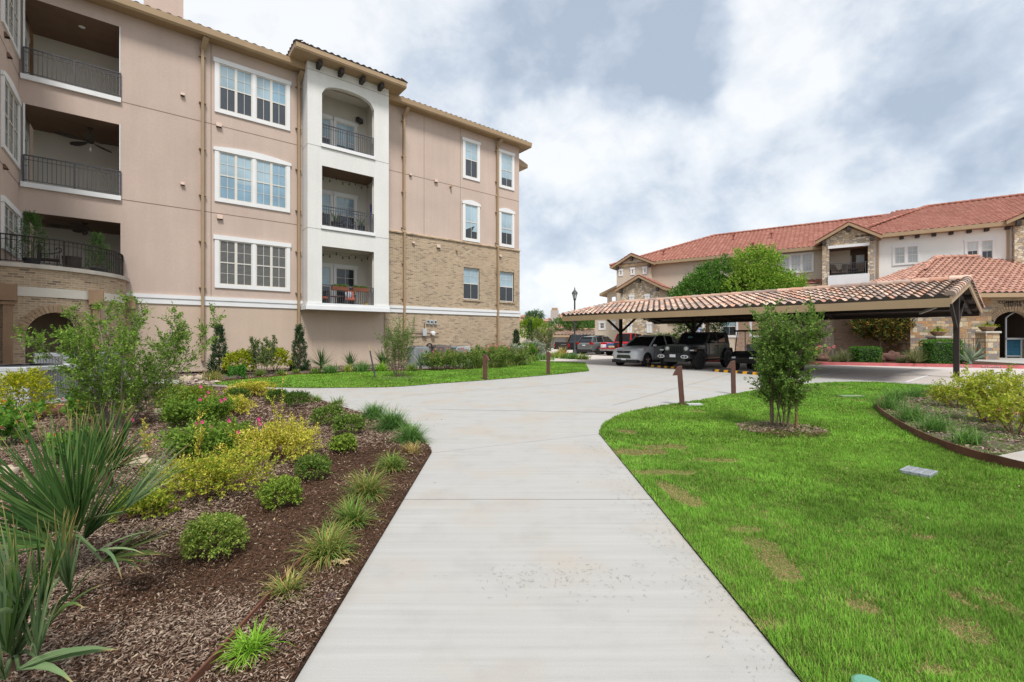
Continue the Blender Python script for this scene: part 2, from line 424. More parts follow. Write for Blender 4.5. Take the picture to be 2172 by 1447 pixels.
# clouds: bright banks and grey-blue undersides, by direction
for px, py, rad, wt in [(520, 60, 420, .36), (900, -150, 300, .2), (1230, 330, 170, .22), (960, 180, 240, -.16), (1300, 140, 230, -.34), (1430, 120, 130, -.22), (1120, 40, 200, -.16), (1640, 330, 200, .12), (1490, 60, 120, .22),
                        (1180, 490, 190, -.26), (1590, 190, 160, .14), (1700, 60, 220, .14), (2120, 0, 180, .12), (1990, 250, 260, -.26), (2080, 370, 110, -.26), (1900, 130, 220, -.12),
                        (1800, 400, 140, .15), (1210, 625, 120, .40), (1600, 440, 170, -.08), (1050, 230, 120, -.12)]:
    d = Vector(((px - CX) / FOC, 1, (HY - py) / FOC)); dl = d.length; d.normalize()
    ang = math.atan(rad / FOC / dl)
    dt = N('ShaderNodeVectorMath', operation='DOT_PRODUCT'); L(nrm.outputs[0], dt.inputs[0]); dt.inputs[1].default_value = d
    mr = N('ShaderNodeMapRange', interpolation_type='SMOOTHSTEP'); L(dt.outputs['Value'], mr.inputs[0])
    mr.inputs[1].default_value = math.cos(ang); mr.inputs[2].default_value = math.cos(ang * .25); mr.inputs[4].default_value = wt
    a = N('ShaderNodeMath', operation='ADD'); L(tot, a.inputs[0]); L(mr.outputs[0], a.inputs[1]); tot = a.outputs[0]
cr = N('ShaderNodeValToRGB'); e = cr.color_ramp.elements
for _ in range(2): e.new(.5)
for k, (p, c) in zip(e, [(.06, (.40, .47, .565)), (.36, (.54, .605, .69)), (.56, (.69, .735, .785)), (.86, (.85, .865, .88))]): k.position = p; k.color = (*c, 1)
L(tot, cr.inputs[0])
bg2 = N('ShaderNodeBackground', Strength=.68); L(cr.outputs[0], bg2.inputs[0])
mx = N('ShaderNodeMixShader', Fac=.88); L(bg1.outputs[0], mx.inputs[1]); L(bg2.outputs[0], mx.inputs[2])
L(mx.outputs[0], N('ShaderNodeOutputWorld').inputs[0])

# ---------------------------------------------------------------- ground materials
def concrete(name, base, streak=.06, warm=.5):
    m, nt, b, N, L = nodes(name); o = N('ShaderNodeTexCoord').outputs['Object']
    c = ramp(N, L, noise(N, L, mapping(N, L, o, (.45, 19, 1)), 1.0, 6, .65), [(.3, tuple(x*(1-streak) for x in base)), (.7, tuple(min(1, x*(1+streak)) for x in base))])
    f = ramp(N, L, noise(N, L, o, .9, 5), [(.48, (0,)*3), (.75, (warm,)*3)])
    c = mixc(N, L, c, (base[0]*1.02, base[1]*.90, base[2]*.78), f)
    f = ramp(N, L, noise(N, L, o, 2.2, 6, .65), [(.50, (1,)*3), (.78, (.88,)*3)]); c = mixc(N, L, c, f, 1.0, 'MULTIPLY')
    f = ramp(N, L, noise(N, L, o, 170, 2), [(.35, (.93,)*3), (.65, (1.05,)*3)]); c = mixc(N, L, c, f, 1.0, 'MULTIPLY')
    v = N('ShaderNodeTexVoronoi', Scale=1.9); L(o, v.inputs['Vector'])
    c = mixc(N, L, c, (.12, .09, .05), ramp(N, L, v.outputs['Distance'], [(.012, (.85,)*3), (.026, (0,)*3)]))
    L(c, b.inputs['Base Color']); b.inputs['Roughness'].default_value = .88; b.inputs['Specular IOR Level'].default_value = .25
    bump(N, L, b, noise(N, L, mapping(N, L, o, (20, 260, 1)), 1.0, 2), .12, .004); return m
CONC = concrete('broom_concrete', (.392, .382, .360), .07, .9)
PARK = concrete('parking_concrete', (.53, .475, .435), .05, .35)
def soil(name, c1, c2, c3):
    m, nt, b, N, L = nodes(name); o = N('ShaderNodeTexCoord').outputs['Object']
    c = ramp(N, L, noise(N, L, o, 34, 6, .7), [(.28, c1), (.5, c2), (.75, c3)])
    c = mixc(N, L, c, ramp(N, L, noise(N, L, o, .8, 3), [(.35, (.75,)*3), (.65, (1.2,)*3)]), 1.0, 'MULTIPLY')
    L(c, b.inputs['Base Color']); b.inputs['Roughness'].default_value = .95; b.inputs['Specular IOR Level'].default_value = .1
    bump(N, L, b, noise(N, L, o, 45, 5, .7), .9, .03); return m
MULCH = soil('mulch_base', (.028, .015, .010), (.075, .041, .025), (.17, .11, .075))
MULCH_GREY = soil('grey_mulch_base', (.05, .036, .03), (.13, .10, .085), (.26, .22, .19))
THATCH = soil('lawn_thatch', (.075, .11, .02), (.13, .18, .035), (.22, .21, .08))
EARTH = soil('far_earth', (.10, .10, .05), (.16, .15, .08), (.22, .20, .12))
def sheet(name, poly, z, m, thick=0.0, kind='structure'):
    b = MB()
    if thick: b.prism(poly, z - thick, z, 'z')
    else: b.poly([(x, y, z) for x, y in poly])
    import bmesh
    o = b.build(name, m); bm = bmesh.new(); bm.from_mesh(o.data)
    bmesh.ops.triangulate(bm, faces=[f for f in bm.faces if len(f.verts) > 4]); bmesh.ops.recalc_face_normals(bm, faces=bm.faces)
    if not thick:
        for f in bm.faces:
            if f.normal.z < 0: f.normal_flip()
    bm.to_mesh(o.data); bm.free()
    return tag(o, kind=kind)
def P(*pts): return [gnd(x, y) for x, y in pts]

sheet('ground', [(-400, -60), (400, -60), (400, 900), (-400, 900)], -.08, EARTH)
sheet('path', [(-.83, -4), (1.185, -4), (1.344, 4.36), (-1.035, 4.36)], 0, CONC, .06)
sheet('path', [(-1.035, 4.376), (1.344, 4.376), (1.40, 7.33), (-1.08, 6.12)], 0, CONC, .06)
bed_edge = spline(P((918,961),(904,940),(878,910),(845,890),(800,880),(762,875),(735,866),(700,855),(655,842),(600,833),(540,827),(480,822),(420,818),(350,814)), 4)
lawn_front = spline(P((1270,920),(1284,897),(1330,876),(1400,862),(1470,852),(1560,836),(1650,822),(1720,815),(1800,811),(1880,813),(1990,820),(2100,828),(2250,838)), 5)
plaza = [(-1.08, 6.135)] + bed_edge[1:] + [(-16, 14.8), (-16, 17.5), (-9, 24), (0, 33), (0, 70), (-6, 90), (70, 90), (70, 11)] + lawn_front[::-1] + [(1.40, 7.345)]
sheet('plaza', plaza, 0, CONC, .06)
NE = (13.72, 14.3); AX = (-.6447, .7645); EX = (.7645, .6447)      # carport: near eave corner, ridge direction, across
def cp(t, s): return (NE[0] + AX[0]*t + EX[0]*s, NE[1] + AX[1]*t + EX[1]*s)
sheet('parking', [cp(-14, .6), cp(22, .6), cp(60, -4), cp(60, 60), cp(-14, 60)], .004, PARK)
b = MB()
def strip(b, p, q, wd, z, m=0):
    p, q = Vector((*p, 0)), Vector((*q, 0)); n = (q - p).cross(Vector((0, 0, 1))).normalized() * wd / 2
    b.quad(*[(v.x, v.y, z) for v in (p - n, q - n, q + n, p + n)], m)
for q in [((1262,784),(1640,812)), ((1300,860),(1560,790)), ((850,840),(1400,800)), ((905,868),(1330,876)), ((640,826),(1000,806))]:
    strip(b, gnd(*q[0]), gnd(*q[1]), .014, .003)
for t in (-4, 2.2, 8, 14): strip(b, cp(t, .6), cp(t, 40), .016, .008)
for s in (7, 14, 21): strip(b, cp(-14, s), cp(22, s), .016, .008)
tag(b.build('pavement_joints', mat('joint_dark', (.17, .15, .13), .95, 0)), kind='structure')
b = MB()
for t in (1.2, 4.0, 6.8, 9.6, 12.4): strip(b, cp(t, .9), cp(t, 5.6), .10, .0125)
tag(b.build('parking_lines', mat('paint_white', (.72, .72, .70), .7, .15, 6)), kind='structure')

# planting beds (mulch) and lawns
left_bed = [(-.852, -3), (-1.033, 4.36)] + [(-1.078, 6.115)] + bed_edge[1:] + [(-16, 14.6), (-20, 12), (-12, -3)]
sheet('mulch_bed', left_bed, .012, MULCH)
lawn_back = spline(P((452,813),(515,806),(580,800),(658,794),(787,788),(959,785),(1022,782),(1083,778),(1112,771),(1120,765)), 5)
left_lawn = spline(P((452,816),(530,820),(620,823),(720,823),(840,821),(930,814),(1022,807.5),(1164,796),(1250,787.6)), 5) + P((1242,770),(1120,765)) + lawn_back[::-1][1:]
FAC = Frame(-15.75, 19.51, 38.9)
sheet('lawn', left_lawn, .012, THATCH)
back_bed = [(-16, 17.6)] + P((385, 806)) + lawn_back + [(1.4, 33.5)] + [FAC.world(x, -.02) for x in (20.8, 12, 2, -3)] + [(-19, 19)]
sheet('mulch_bed', back_bed, .014, MULCH_GREY)
right_edge = spline(P((2015,834),(1930,841),(1880,850),(1858,864),(1862,874),(1885,893),(1930,921),(1990,949),(2060,974),(2120,990),(2200,1010),(2300,1036)), 5)
right_lawn = [(1.202, -3), (1.342, 4.36), (1.398, 7.325)] + lawn_front[1:] + [(18, 12), (18, 6)] + [(9, 3.0), (9, -3)]
sheet('lawn', right_lawn, .012, THATCH)
right_bed = right_edge + [(9, 4.2), (14, 6), (14, 12.6)]
sheet('mulch_bed', right_bed, .030, MULCH_GREY)
sheet('path', P((2118,979),(2230,1010),(2330,1000),(2200,962)), .075, CONC, .06)
RING = gnd(1657, 915)
sheet('mulch_ring', [(RING[0]+.69*math.cos(t), RING[1]+.62*math.sin(t)) for t in np.linspace(0, 2*math.pi, 40, endpoint=False)], .02, MULCH)
RING2 = gnd(850, 801)
sheet('mulch_ring', [(RING2[0]+.75*math.cos(t), RING2[1]+.75*math.sin(t)) for t in np.linspace(0, 2*math.pi, 30, endpoint=False)], .02, MULCH_GREY)

# red kerb and the bed behind it
kl = P((1500,768),(1700,773.5),(1940,778),(2172,782.6),(2600,791))
kn = [(-.38*.42, .92*.42)] * 5
KERB = mat('red_kerb', (.42, .10, .10), .7, .22, 3)
b = MB()
for i in range(4):
    (x0, y0), (x1, y1) = kl[i], kl[i+1]; dx, dy = .06, .16
    b.add([(x0,y0,0),(x1,y1,0),(x1+.02,y1+.05,.15),(x0+.02,y0+.05,.15),(x0+dx,y0+dy,.165),(x1+dx,y1+dy,.165),(x0+dx,y0+dy,-.05),(x1+dx,y1+dy,-.05)],
          [(0,1,2,3),(3,2,5,4),(4,5,7,6)])
tag(b.build('kerb', KERB), kind='structure')
kb = [(x+.06, y+.16) for x, y in kl]
sheet('mulch_bed', kb[:4] + [(28, 24.2), (31, 40), (16, 46), (10, 30)], .15, MULCH)
sheet('pavement', kb[3:] + [(48, 40), (29.5, 40), (27.8, 31), (27.2, 22.6)], .155, CONC)

# ---------------------------------------------------------------- lawns: blades
def blades(name, poly, zones, z=.012, dry=()):
    V, C, F3, F4, n0 = [], [], [], [], 0
    xs, ys = [p[0] for p in poly], [p[1] for p in poly]
    for y0, y1, dens, hgt, wid in zones:
        a0, a1, b0, b1 = min(xs), max(xs), max(min(ys), y0), min(max(ys), y1)
        if b1 <= b0: continue
        a0, a1 = max(a0, -b1*1.18), min(a1, b1*1.18)
        n = int((a1-a0)*(b1-b0)*dens); x = rng.uniform(a0, a1, n); y = rng.uniform(b0, b1, n)
        k = inpoly(x, y, poly) & (np.abs(x) < y*1.16 + .3); x, y = x[k], y[k]
        pd = np.zeros(len(x))
        for cx, cy, rx, ry, am in dry:
            dd = np.hypot((x-cx)/(rx*1.05), (y-cy)/(ry*1.05)) + .9*(vnoise(x, y, 5)-.5)
            pd = np.maximum(pd, am*np.clip(2.4-2.0*dd, 0, 1))
        pd = np.maximum(pd, np.clip((vnoise(x, y, .8)*.5+vnoise(x+9, y, 3.1)*.5-.72)*1.6, 0, .25)) if len(dry) else pd
        k = rng.random(len(x)) > pd*.12; x, y, pd = x[k], y[k], pd[k]; n = len(x)
        clump = vnoise(x, y, 6)*.6 + vnoise(x, y, 17)*.4
        h = hgt*(.35+1.35*clump)*rng.uniform(.55, 1.35, n)*(1-.65*pd); az = rng.uniform(0, 2*math.pi, n); lean = rng.uniform(.15, .9, n)*(1+2.2*pd)
        d = np.stack([np.cos(az)*lean, np.sin(az)*lean, np.ones(n)], 1); d /= np.linalg.norm(d, axis=1)[:, None]
        s = np.stack([-np.sin(az), np.cos(az), np.zeros(n)], 1)*(wid/2*rng.uniform(.7, 1.3, n))[:, None]
        base = np.stack([x, y, np.full(n, z)], 1); tip = base + d*h[:, None]; tip[:, 2] = np.maximum(tip[:, 2] - h*.15*lean, z+.004)
        t = rng.random(n)[:, None]; u = vnoise(x, y, 1.3)[:, None]
        g = np.array([.105, .240, .026])*(1-t) + np.array([.205, .375, .05])*t
        g = g*(.70+.6*u)*(.62+.76*(.5*vnoise(x, y, 8)+.5*vnoise(x+3, y, 21))[:, None]); g = g + np.array([.05, .03, .0])*np.clip(vnoise(x, y, .45)[:, None]-.5, 0, 1)
        straw = np.array([.40, .27, .14])*rng.uniform(.65, 1.15, (n, 1))
        m = (rng.random(n) < pd*1.05)[:, None]; m2 = (rng.random(n) < .09)[:, None]
        g = np.where(m, straw, np.where(m2, g*.5+straw*.5, g))
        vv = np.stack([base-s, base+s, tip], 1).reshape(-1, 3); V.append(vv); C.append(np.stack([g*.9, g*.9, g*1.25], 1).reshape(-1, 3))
        F3.append(np.arange(3*n).reshape(-1, 3)+n0); n0 += 3*n
    o = numesh(name, np.concatenate(V), np.concatenate(F3), GRASSM, col=np.concatenate(C)); return tag(o, kind='stuff')
dry = [(*gnd(px, py), rx, ry, a) for px, py, rx, ry, a in [(1330,917,.18,.2,1),(1345,962,.5,.16,1),(1420,950,.38,.12,.9),(1420,1005,.45,.1,.9),(1442,1052,.12,.30,1),(1520,980,.25,.12,.7),
       (1648,1200,.09,.17,1),(1672,1232,.11,.09,1),(1610,1160,.10,.10,.7),(1570,1128,.14,.06,.6),(1830,1290,.08,.07,.8),(2035,1340,.10,.12,.85),(2030,1275,.04,.10,.5),(1960,1145,.08,.05,.6),(2110,1280,.05,.12,.5),(1985,1430,.09,.05,.8),(1480,875,.2,.12,.5),(1330,1030,.1,.1,.4),(1640,1330,.15,.06,.5)]]
hole = lambda x, y: False
blades('grass', right_lawn, [(1.2, 2.6, 17000, .038, .0040), (2.6, 4.2, 14000, .036, .0048), (4.2, 6.5, 8500, .035, .0075), (6.5, 9.5, 4000, .036, .014), (9.5, 18, 2000, .036, .022)], dry=dry)
blades('grass', left_lawn, [(14, 35, 700, .035, .040)])

EDGE_SOIL = soil('edge_soil', (.07,.048,.03), (.12,.085,.055), (.2,.15,.10))
sheet('soil', [(1.12,-3),(1.35,-3),(1.45,7.4),(1.36,7.4)], -.012, EDGE_SOIL)
sheet('soil', [(-1.20,-3),(-.80,-3),(-1.03,6.2),(-1.20,6.2)], -.012, EDGE_SOIL)
# bark chips
def chips(name, poly, zones, z, fresh, mask=None):
    V, C, n0 = [], [], 0; xs, ys = [p[0] for p in poly], [p[1] for p in poly]
    for y0, y1, dens, ln in zones:
        a0, a1, b0, b1 = min(xs), max(xs), max(min(ys), y0), min(max(ys), y1)
        if b1 <= b0: continue
        a0, a1 = max(a0, -b1*1.18), min(a1, b1*1.18)
        n = int((a1-a0)*(b1-b0)*dens); x = rng.uniform(a0, a1, n); y = rng.uniform(b0, b1, n)
        k = inpoly(x, y, poly); x, y = x[k], y[k]; n = len(x)
        fr = np.clip(fresh(x, y) + .5*(vnoise(x, y, 2.5)-.5), 0, 1)
        l = ln*rng.uniform(.5, 1.6, n)*(1-.25*fr); wd = l*rng.uniform(.14, .36, n); az = rng.uniform(0, 2*math.pi, n); ti = rng.normal(0, .28, n); ro = rng.normal(0, .35, n)
        d = np.stack([np.cos(az)*np.cos(ti), np.sin(az)*np.cos(ti), np.sin(ti)], 1)*(l/2)[:, None]
        s = np.stack([-np.sin(az)*np.cos(ro), np.cos(az)*np.cos(ro), np.sin(ro)], 1)*(wd/2)[:, None]
        c = np.stack([x, y, z + .006 + rng.random(n)*.022 + .03*vnoise(x, y, 3)], 1)
        k1 = rng.uniform(-.5, .6, (n, 1)); k2 = rng.uniform(-.6, .5, (n, 1)); V.append(np.stack([c-d, c+d*k1-s, c+d, c+d*k2+s], 1).reshape(-1, 3))
        t = rng.random((n, 1)); brown = np.array([.045,.023,.014])*(1-t)+np.array([.15,.078,.046])*t
        grey = np.array([.11, .064, .044])*(1-t)+np.array([.40, .30, .225])*t
        pale = (rng.random((n, 1)) < .035); col = np.where(rng.random((n, 1)) < fr[:, None]*.93+.05, brown, grey); col = np.where(pale, np.array([.42, .34, .24]), col)
        C.append(np.repeat(col, 4, 0))
    V = np.concatenate(V); return tag(numesh(name, V, np.arange(len(V)).reshape(-1, 4), CHIPM, col=np.concatenate(C)), kind='stuff')
def fresh_left(x, y):
    # the new dark mulch runs in a band along the path; older grey mulch farther in
    a = np.clip((x+2.75)/.5, 0, 1)*np.clip((y-2.45-.25*(x+1.2))/.5, 0, 1)*np.clip((7.0-y)/1.0, 0, 1)
    return np.maximum(a, .42*np.exp(-((x+1.2)/.35)**2))
chips('bark_chips', left_bed, [(1.2, 3.2, 12500, .023), (3.2, 5, 6500, .028), (5, 8, 2800, .037), (8, 15, 700, .055)], .012, fresh_left)
chips('bark_chips', right_bed, [(4, 14, 700, .05)], .030, lambda x, y: x*0+.12)
chips('bark_chips', [(RING[0]+.69*math.cos(t), RING[1]+.62*math.sin(t)) for t in np.linspace(0, 6.283, 30)], [(5, 9, 2200, .045)], .025, lambda x, y: np.clip((RING[1]-.1-y)*2.5, 0, 1))
chips('bark_chips', back_bed, [(14, 34, 60, .11)], .014, lambda x, y: x*0+.15)
# dry leaves and twigs fallen on the mulch and the lawn
n = 260; px_ = np.concatenate([rng.uniform(-4.2, -1.1, 190), rng.uniform(1.6, 7.5, 70)]); py_ = np.concatenate([rng.uniform(2.0, 8.5, 190), rng.uniform(2.0, 8.5, 70)])
az = rng.uniform(0, 6.28, n); l = rng.uniform(.008, .020, n); d = np.stack([np.cos(az), np.sin(az), rng.normal(0, .25, n)], 1)*l[:, None]; s = np.stack([-np.sin(az), np.cos(az), rng.normal(0, .4, n)], 1)*(l*rng.uniform(.12, .5, n))[:, None]
c0 = np.stack([px_, py_, np.where(px_ > 0, .045, .05)+rng.random(n)*.01], 1); V = np.stack([c0-d, c0+d*.1-s, c0+d, c0-d*.1+s], 1).reshape(-1, 3)
cc = np.array([[.30,.19,.09],[.42,.30,.16],[.16,.09,.045],[.36,.27,.17]])[rng.integers(0, 4, n)]
tag(numesh('leaf_litter', V, np.arange(4*n).reshape(-1, 4), CHIPM, col=np.repeat(cc, 4, 0)), kind='stuff')
# cut grass lying on the pavement
n = 2000; t = rng.random(n); i = rng.integers(0, len(lawn_front)//2, n); e = np.array(lawn_front)
p1 = e[i] + rng.normal(0, .22, (n, 2)); p1[:900] = np.stack([1.30-np.abs(rng.normal(0, .16, 900)), rng.uniform(1.6, 7.2, 900)], 1)
lf = np.array(left_lawn[5:40]); j = rng.integers(0, len(lf), 900); p1[900:1800] = lf[j] + np.stack([rng.normal(.3, .5, 900), -np.abs(rng.normal(0, .55, 900))], 1)
p1[1800:2000] = np.stack([rng.normal(.35, .35, 200), rng.normal(2.95, .12, 200)], 1); p1 = np.delete(p1, np.arange(0, 900, 2), 0)
p1 = p1[inpoly(p1[:, 0], p1[:, 1], plaza) | ((np.abs(p1[:, 0]) < 1.3) & (p1[:, 1] < 7))]; n = len(p1)
az = rng.uniform(0, 6.28, n); l = (.016+.0028*p1[:, 1])*rng.uniform(.5, 1.6, n); wv = .0005+.00035*p1[:, 1]
d = np.stack([np.cos(az), np.sin(az)], 1)*l[:, None]; s = np.stack([-np.sin(az), np.cos(az)], 1)*wv[:, None]
V = np.zeros((n, 3, 3)); V[:, 0, :2] = p1-s; V[:, 1, :2] = p1+s; V[:, 2, :2] = p1+d; V[:, :, 2] = .005
cc = np.array([.21, .22, .15])*rng.uniform(.6, 1.7, (n, 1))
tag(numesh('grass_clippings', V.reshape(-1, 3), np.arange(3*n).reshape(-1, 3), CHIPM, col=np.repeat(cc, 3, 0)), kind='stuff')
# ================================================================ PLANTS: leaves, twigs and blades in numpy
def unit(a): return a / np.maximum(1e-9, np.linalg.norm(a, axis=-1, keepdims=True))
def leafs(name, pos, dirs, length, width, cols, parent=None, mat_=None, jit=.35, fold=.25):
    n = len(pos); d = unit(np.asarray(dirs, float) + rng.normal(0, jit, (n, 3))); r = unit(rng.normal(0, 1, (n, 3)))
    s = unit(np.cross(d, r)); u = np.cross(s, d); l = length*rng.uniform(.65, 1.25, (n, 1)); w = width/2*rng.uniform(.7, 1.2, (n, 1))
    q = np.stack([pos, pos + d*l*.45 + s*w + u*w*fold, pos + d*l, pos + d*l*.45 - s*w + u*w*fold], 1)
    c = np.asarray(cols, float); k = rng.integers(0, len(c), n); t = rng.random((n, 1)); cc = c[k]*(1-t) + c[rng.integers(0, len(c), n)]*t
    cc = cc*rng.uniform(.8, 1.2, (n, 1))
    b = np.arange(n)[:, None]*4
    return numesh(name, q.reshape(-1, 3), np.concatenate([b + np.array([[0,1,2]]), b + np.array([[0,2,3]])]), mat_ or LEAF, parent, np.repeat(cc, 4, 0))
def along(p0, p1, k, off=.0):
    """k leaf roots along each twig, leaving alternately to the sides"""
    n = len(p0); t = (np.arange(k)+.6)/k; P_ = p0[:, None]*(1-t[None, :, None]) + p1[:, None]*t[None, :, None]
    d = unit(p1-p0); r = unit(np.cross(d, rng.normal(0, 1, (n, 3)))); sg = np.where(np.arange(k) % 2, 1, -1)
    D = d[:, None]*.75 + r[:, None]*sg[None, :, None]*.8
    return P_.reshape(-1, 3), D.reshape(-1, 3)
def strips(name, base, az, tilt, length, width, cols, parent=None, droop=.6, seg=4, mat_=None, vfold=.0, tipcol=None, curl=None):
    """long tapering blades: az/tilt per blade, bending down by droop"""
    n = len(base); V = []; a = np.asarray(az); tl = np.asarray(tilt); L_ = np.broadcast_to(np.asarray(length, float), (n,)); w = np.broadcast_to(np.asarray(width, float), (n,)); dr = np.broadcast_to(np.asarray(droop, float), (n,))
    out = np.stack([np.cos(a), np.sin(a), np.zeros(n)], 1); sd = np.stack([-np.sin(a), np.cos(a), np.zeros(n)], 1)
    p = np.array(base, float); ang = tl.copy(); rows = []
    for i in range(seg+1):
        f = i/seg; wd = w/2*(1-f**1.6)*(.55+.45*min(1, 3.5*f)) + .0006
        nrm = out*np.sin(ang)[:, None]*-1 + np.array([0,0,1.])*np.cos(ang)[:, None]
        if vfold: rows.append(np.stack([p - sd*wd[:, None] + nrm*(wd*vfold)[:, None], p, p + sd*wd[:, None] + nrm*(wd*vfold)[:, None]], 1))
        else: rows.append(np.stack([p - sd*wd[:, None], p + sd*wd[:, None]], 1))
        p = p + (out*np.cos(ang)[:, None] + np.array([0,0,1.])*np.sin(ang)[:, None])*(L_/seg)[:, None]
        ang = ang - dr/seg*(.35+1.3*f)
    V = np.stack(rows, 1); m = V.shape[2]                       # n, seg+1, m, 3
    b = (np.arange(n)*(seg+1)*m)[:, None]; F = []
    for i in range(seg):
        for j in range(m-1): F.append(b + np.array([[i*m+j, i*m+j+1, (i+1)*m+j+1, (i+1)*m+j]]))
    c = np.asarray(cols, float); t = rng.random((n, 1)); cc = (c[rng.integers(0, len(c), n)]*(1-t) + c[rng.integers(0, len(c), n)]*t)*rng.uniform(.8, 1.2, (n, 1))
    C = np.repeat(cc, (seg+1)*m, 0).reshape(n, seg+1, m, 3)
    if tipcol is not None:
        k = rng.random(n) < .5; C[k, seg] = tipcol; k = rng.random(n) < .15; C[k, seg-1:] = tipcol
    return numesh(name, V.reshape(-1, 3), np.concatenate(F), mat_ or LEAF, parent, C.reshape(-1, 3))
def rosette(name, parent, n, ln, wd, c=(0,0,0), cols=((.05,.1,.04),), t0=.1, t1=1.4, droop=.5, vfold=.0, tip=None, seg=4):
    az = rng.uniform(0, 6.283, n); tl = rng.uniform(t0, t1, n)
    return strips(name, np.tile(np.array(c, float), (n, 1)), az, tl, ln*rng.uniform(.7, 1.1, n), wd, cols, parent, droop, seg, None, vfold, tip)
def stems_mesh(name, segs, parent, m=None, n=5):
    b = MB()
    for pts, r0, r1 in segs: b.path(pts, [r0 + (r1-r0)*i/(len(pts)-1) for i in range(len(pts))], n, cap=False)
    return b.build(name, m or BARK, parent, True)
def curve(p, d, ln, k=6, wob=.15, up=0.0, rnd=random):
    pts = [Vector(p)]; d = Vector(d).normalized()
    for _ in range(k):
        d = (d + Vector((rnd.gauss(0, wob), rnd.gauss(0, wob), rnd.gauss(0, wob)+up))).normalized(); pts.append(pts[-1] + d*ln/k)
    return pts
def bushy(t, nst, height, spread, side=10, slen=.5, twig=3, tlen=.14, nleaf=7, leaf=(.03, .016), cols=((.08,.17,.03),), start=.3, r0=.012, bark=None, seed=1, base_r=.06, up=.08, out=.9, stemname='stems', cone=.75, gaps=.0):
    """a many-stemmed shrub: curved stems, side branches, twigs, leaves along the twigs. t is the parent Empty"""
    rnd = random.Random(seed); segs = []; A0, A1 = [], []
    for i in range(nst):
        az = 2*math.pi*(i + rnd.random()*.8)/nst; lean = spread*rnd.uniform(.25, 1.0)**.8
        d = Vector((math.cos(az)*lean, math.sin(az)*lean, 1)); ln = height*rnd.uniform(.72, 1.05)*math.sqrt(1+lean*lean*.45)
        st = curve((math.cos(az)*base_r, math.sin(az)*base_r, 0), d, ln, 9, .06, up*.3, rnd); segs.append((st, r0*rnd.uniform(.7, 1.2), r0*.2))
        for j in range(side):
            if rnd.random() < gaps: continue
            f = start + (1-start)*(j + rnd.random())/side; x = f*9; k = min(8, int(x)); p = st[k].lerp(st[k+1], x-k); tan = (st[k+1]-st[k]).normalized()
            a = rnd.uniform(0, 6.283); o = tan.orthogonal().normalized(); o.rotate(Matrix.Rotation(a, 3, tan)); sl = slen*(1-cone*f*.85)*rnd.uniform(.6, 1.2)
            br = curve(p, tan*.75 + o*out, sl, 4, .12, up, rnd); segs.append((br, r0*.35, r0*.1))
            for q in range(twig + 1):
                g = .25 + .75*q/max(1, twig); x2 = g*3.999; k2 = int(x2); p2 = br[k2].lerp(br[k2+1], x2-k2); tn = (br[k2+1]-br[k2]).normalized()
                for _ in range(2 if q < twig else 1):
                    dv = (tn + .9*Vector((rnd.gauss(0,1), rnd.gauss(0,1), rnd.gauss(.25,1))).normalized()) if q < twig else tn
                    e = p2 + dv.normalized()*tlen*rnd.uniform(.6, 1.2); A0.append(p2); A1.append(e)
        p = st[-1]; 
        for _ in range(3): A0.append(st[-2]); A1.append(p + Vector((rnd.gauss(0,.3), rnd.gauss(0,.3), 1)).normalized()*tlen)
    stems_mesh(stemname, segs, t, bark)
    pos, dr = along(np.array(A0), np.array(A1), nleaf)
    return leafs('foliage', pos, dr, leaf[0], leaf[1], cols, t)
def mound(t, rx, ry, rz, ntw, tlen, nleaf, leaf, cols, zc=None, lump=.18, seed=0, bare=.0, shell=.45, upw=.5):
    """a dense rounded bush of outward twigs"""
    g = np.random.default_rng(seed); d = unit(g.normal(0, 1, (ntw, 3))); d[:, 2] = np.where(d[:, 2] < -.55, -d[:, 2], d[:, 2])
    rad = (shell + (1-shell)*g.random(ntw)**.6)*(1 + lump*np.sin(3*d[:, 0]+seed)*np.cos(4*d[:, 1]+2*seed) + lump*.6*np.sin(7*d[:, 2]+5*d[:, 0]))
    zc = rz*.92 if zc is None else zc; p0 = d*rad[:, None]*np.array([rx, ry, rz])*.86 + np.array([0, 0, zc]); p0[:, 2] = np.maximum(p0[:, 2], .02)
    p1 = p0 + unit(d + np.array([0, 0, upw]) + g.normal(0, .45, (ntw, 3)))*tlen*g.uniform(.6, 1.3, (ntw, 1))
    pos, dr = along(p0, p1, nleaf); return leafs('foliage', pos, dr, leaf[0], leaf[1], cols, t)
def short_stems(t, n, h, r, rad=.008, m=None, seed=0):
    rnd = random.Random(seed); return stems_mesh('stems', [(curve((0,0,0), (rnd.gauss(0,r), rnd.gauss(0,r), 1), h, 3, .1, 0, rnd), rad, rad*.4) for _ in range(n)], t, m)
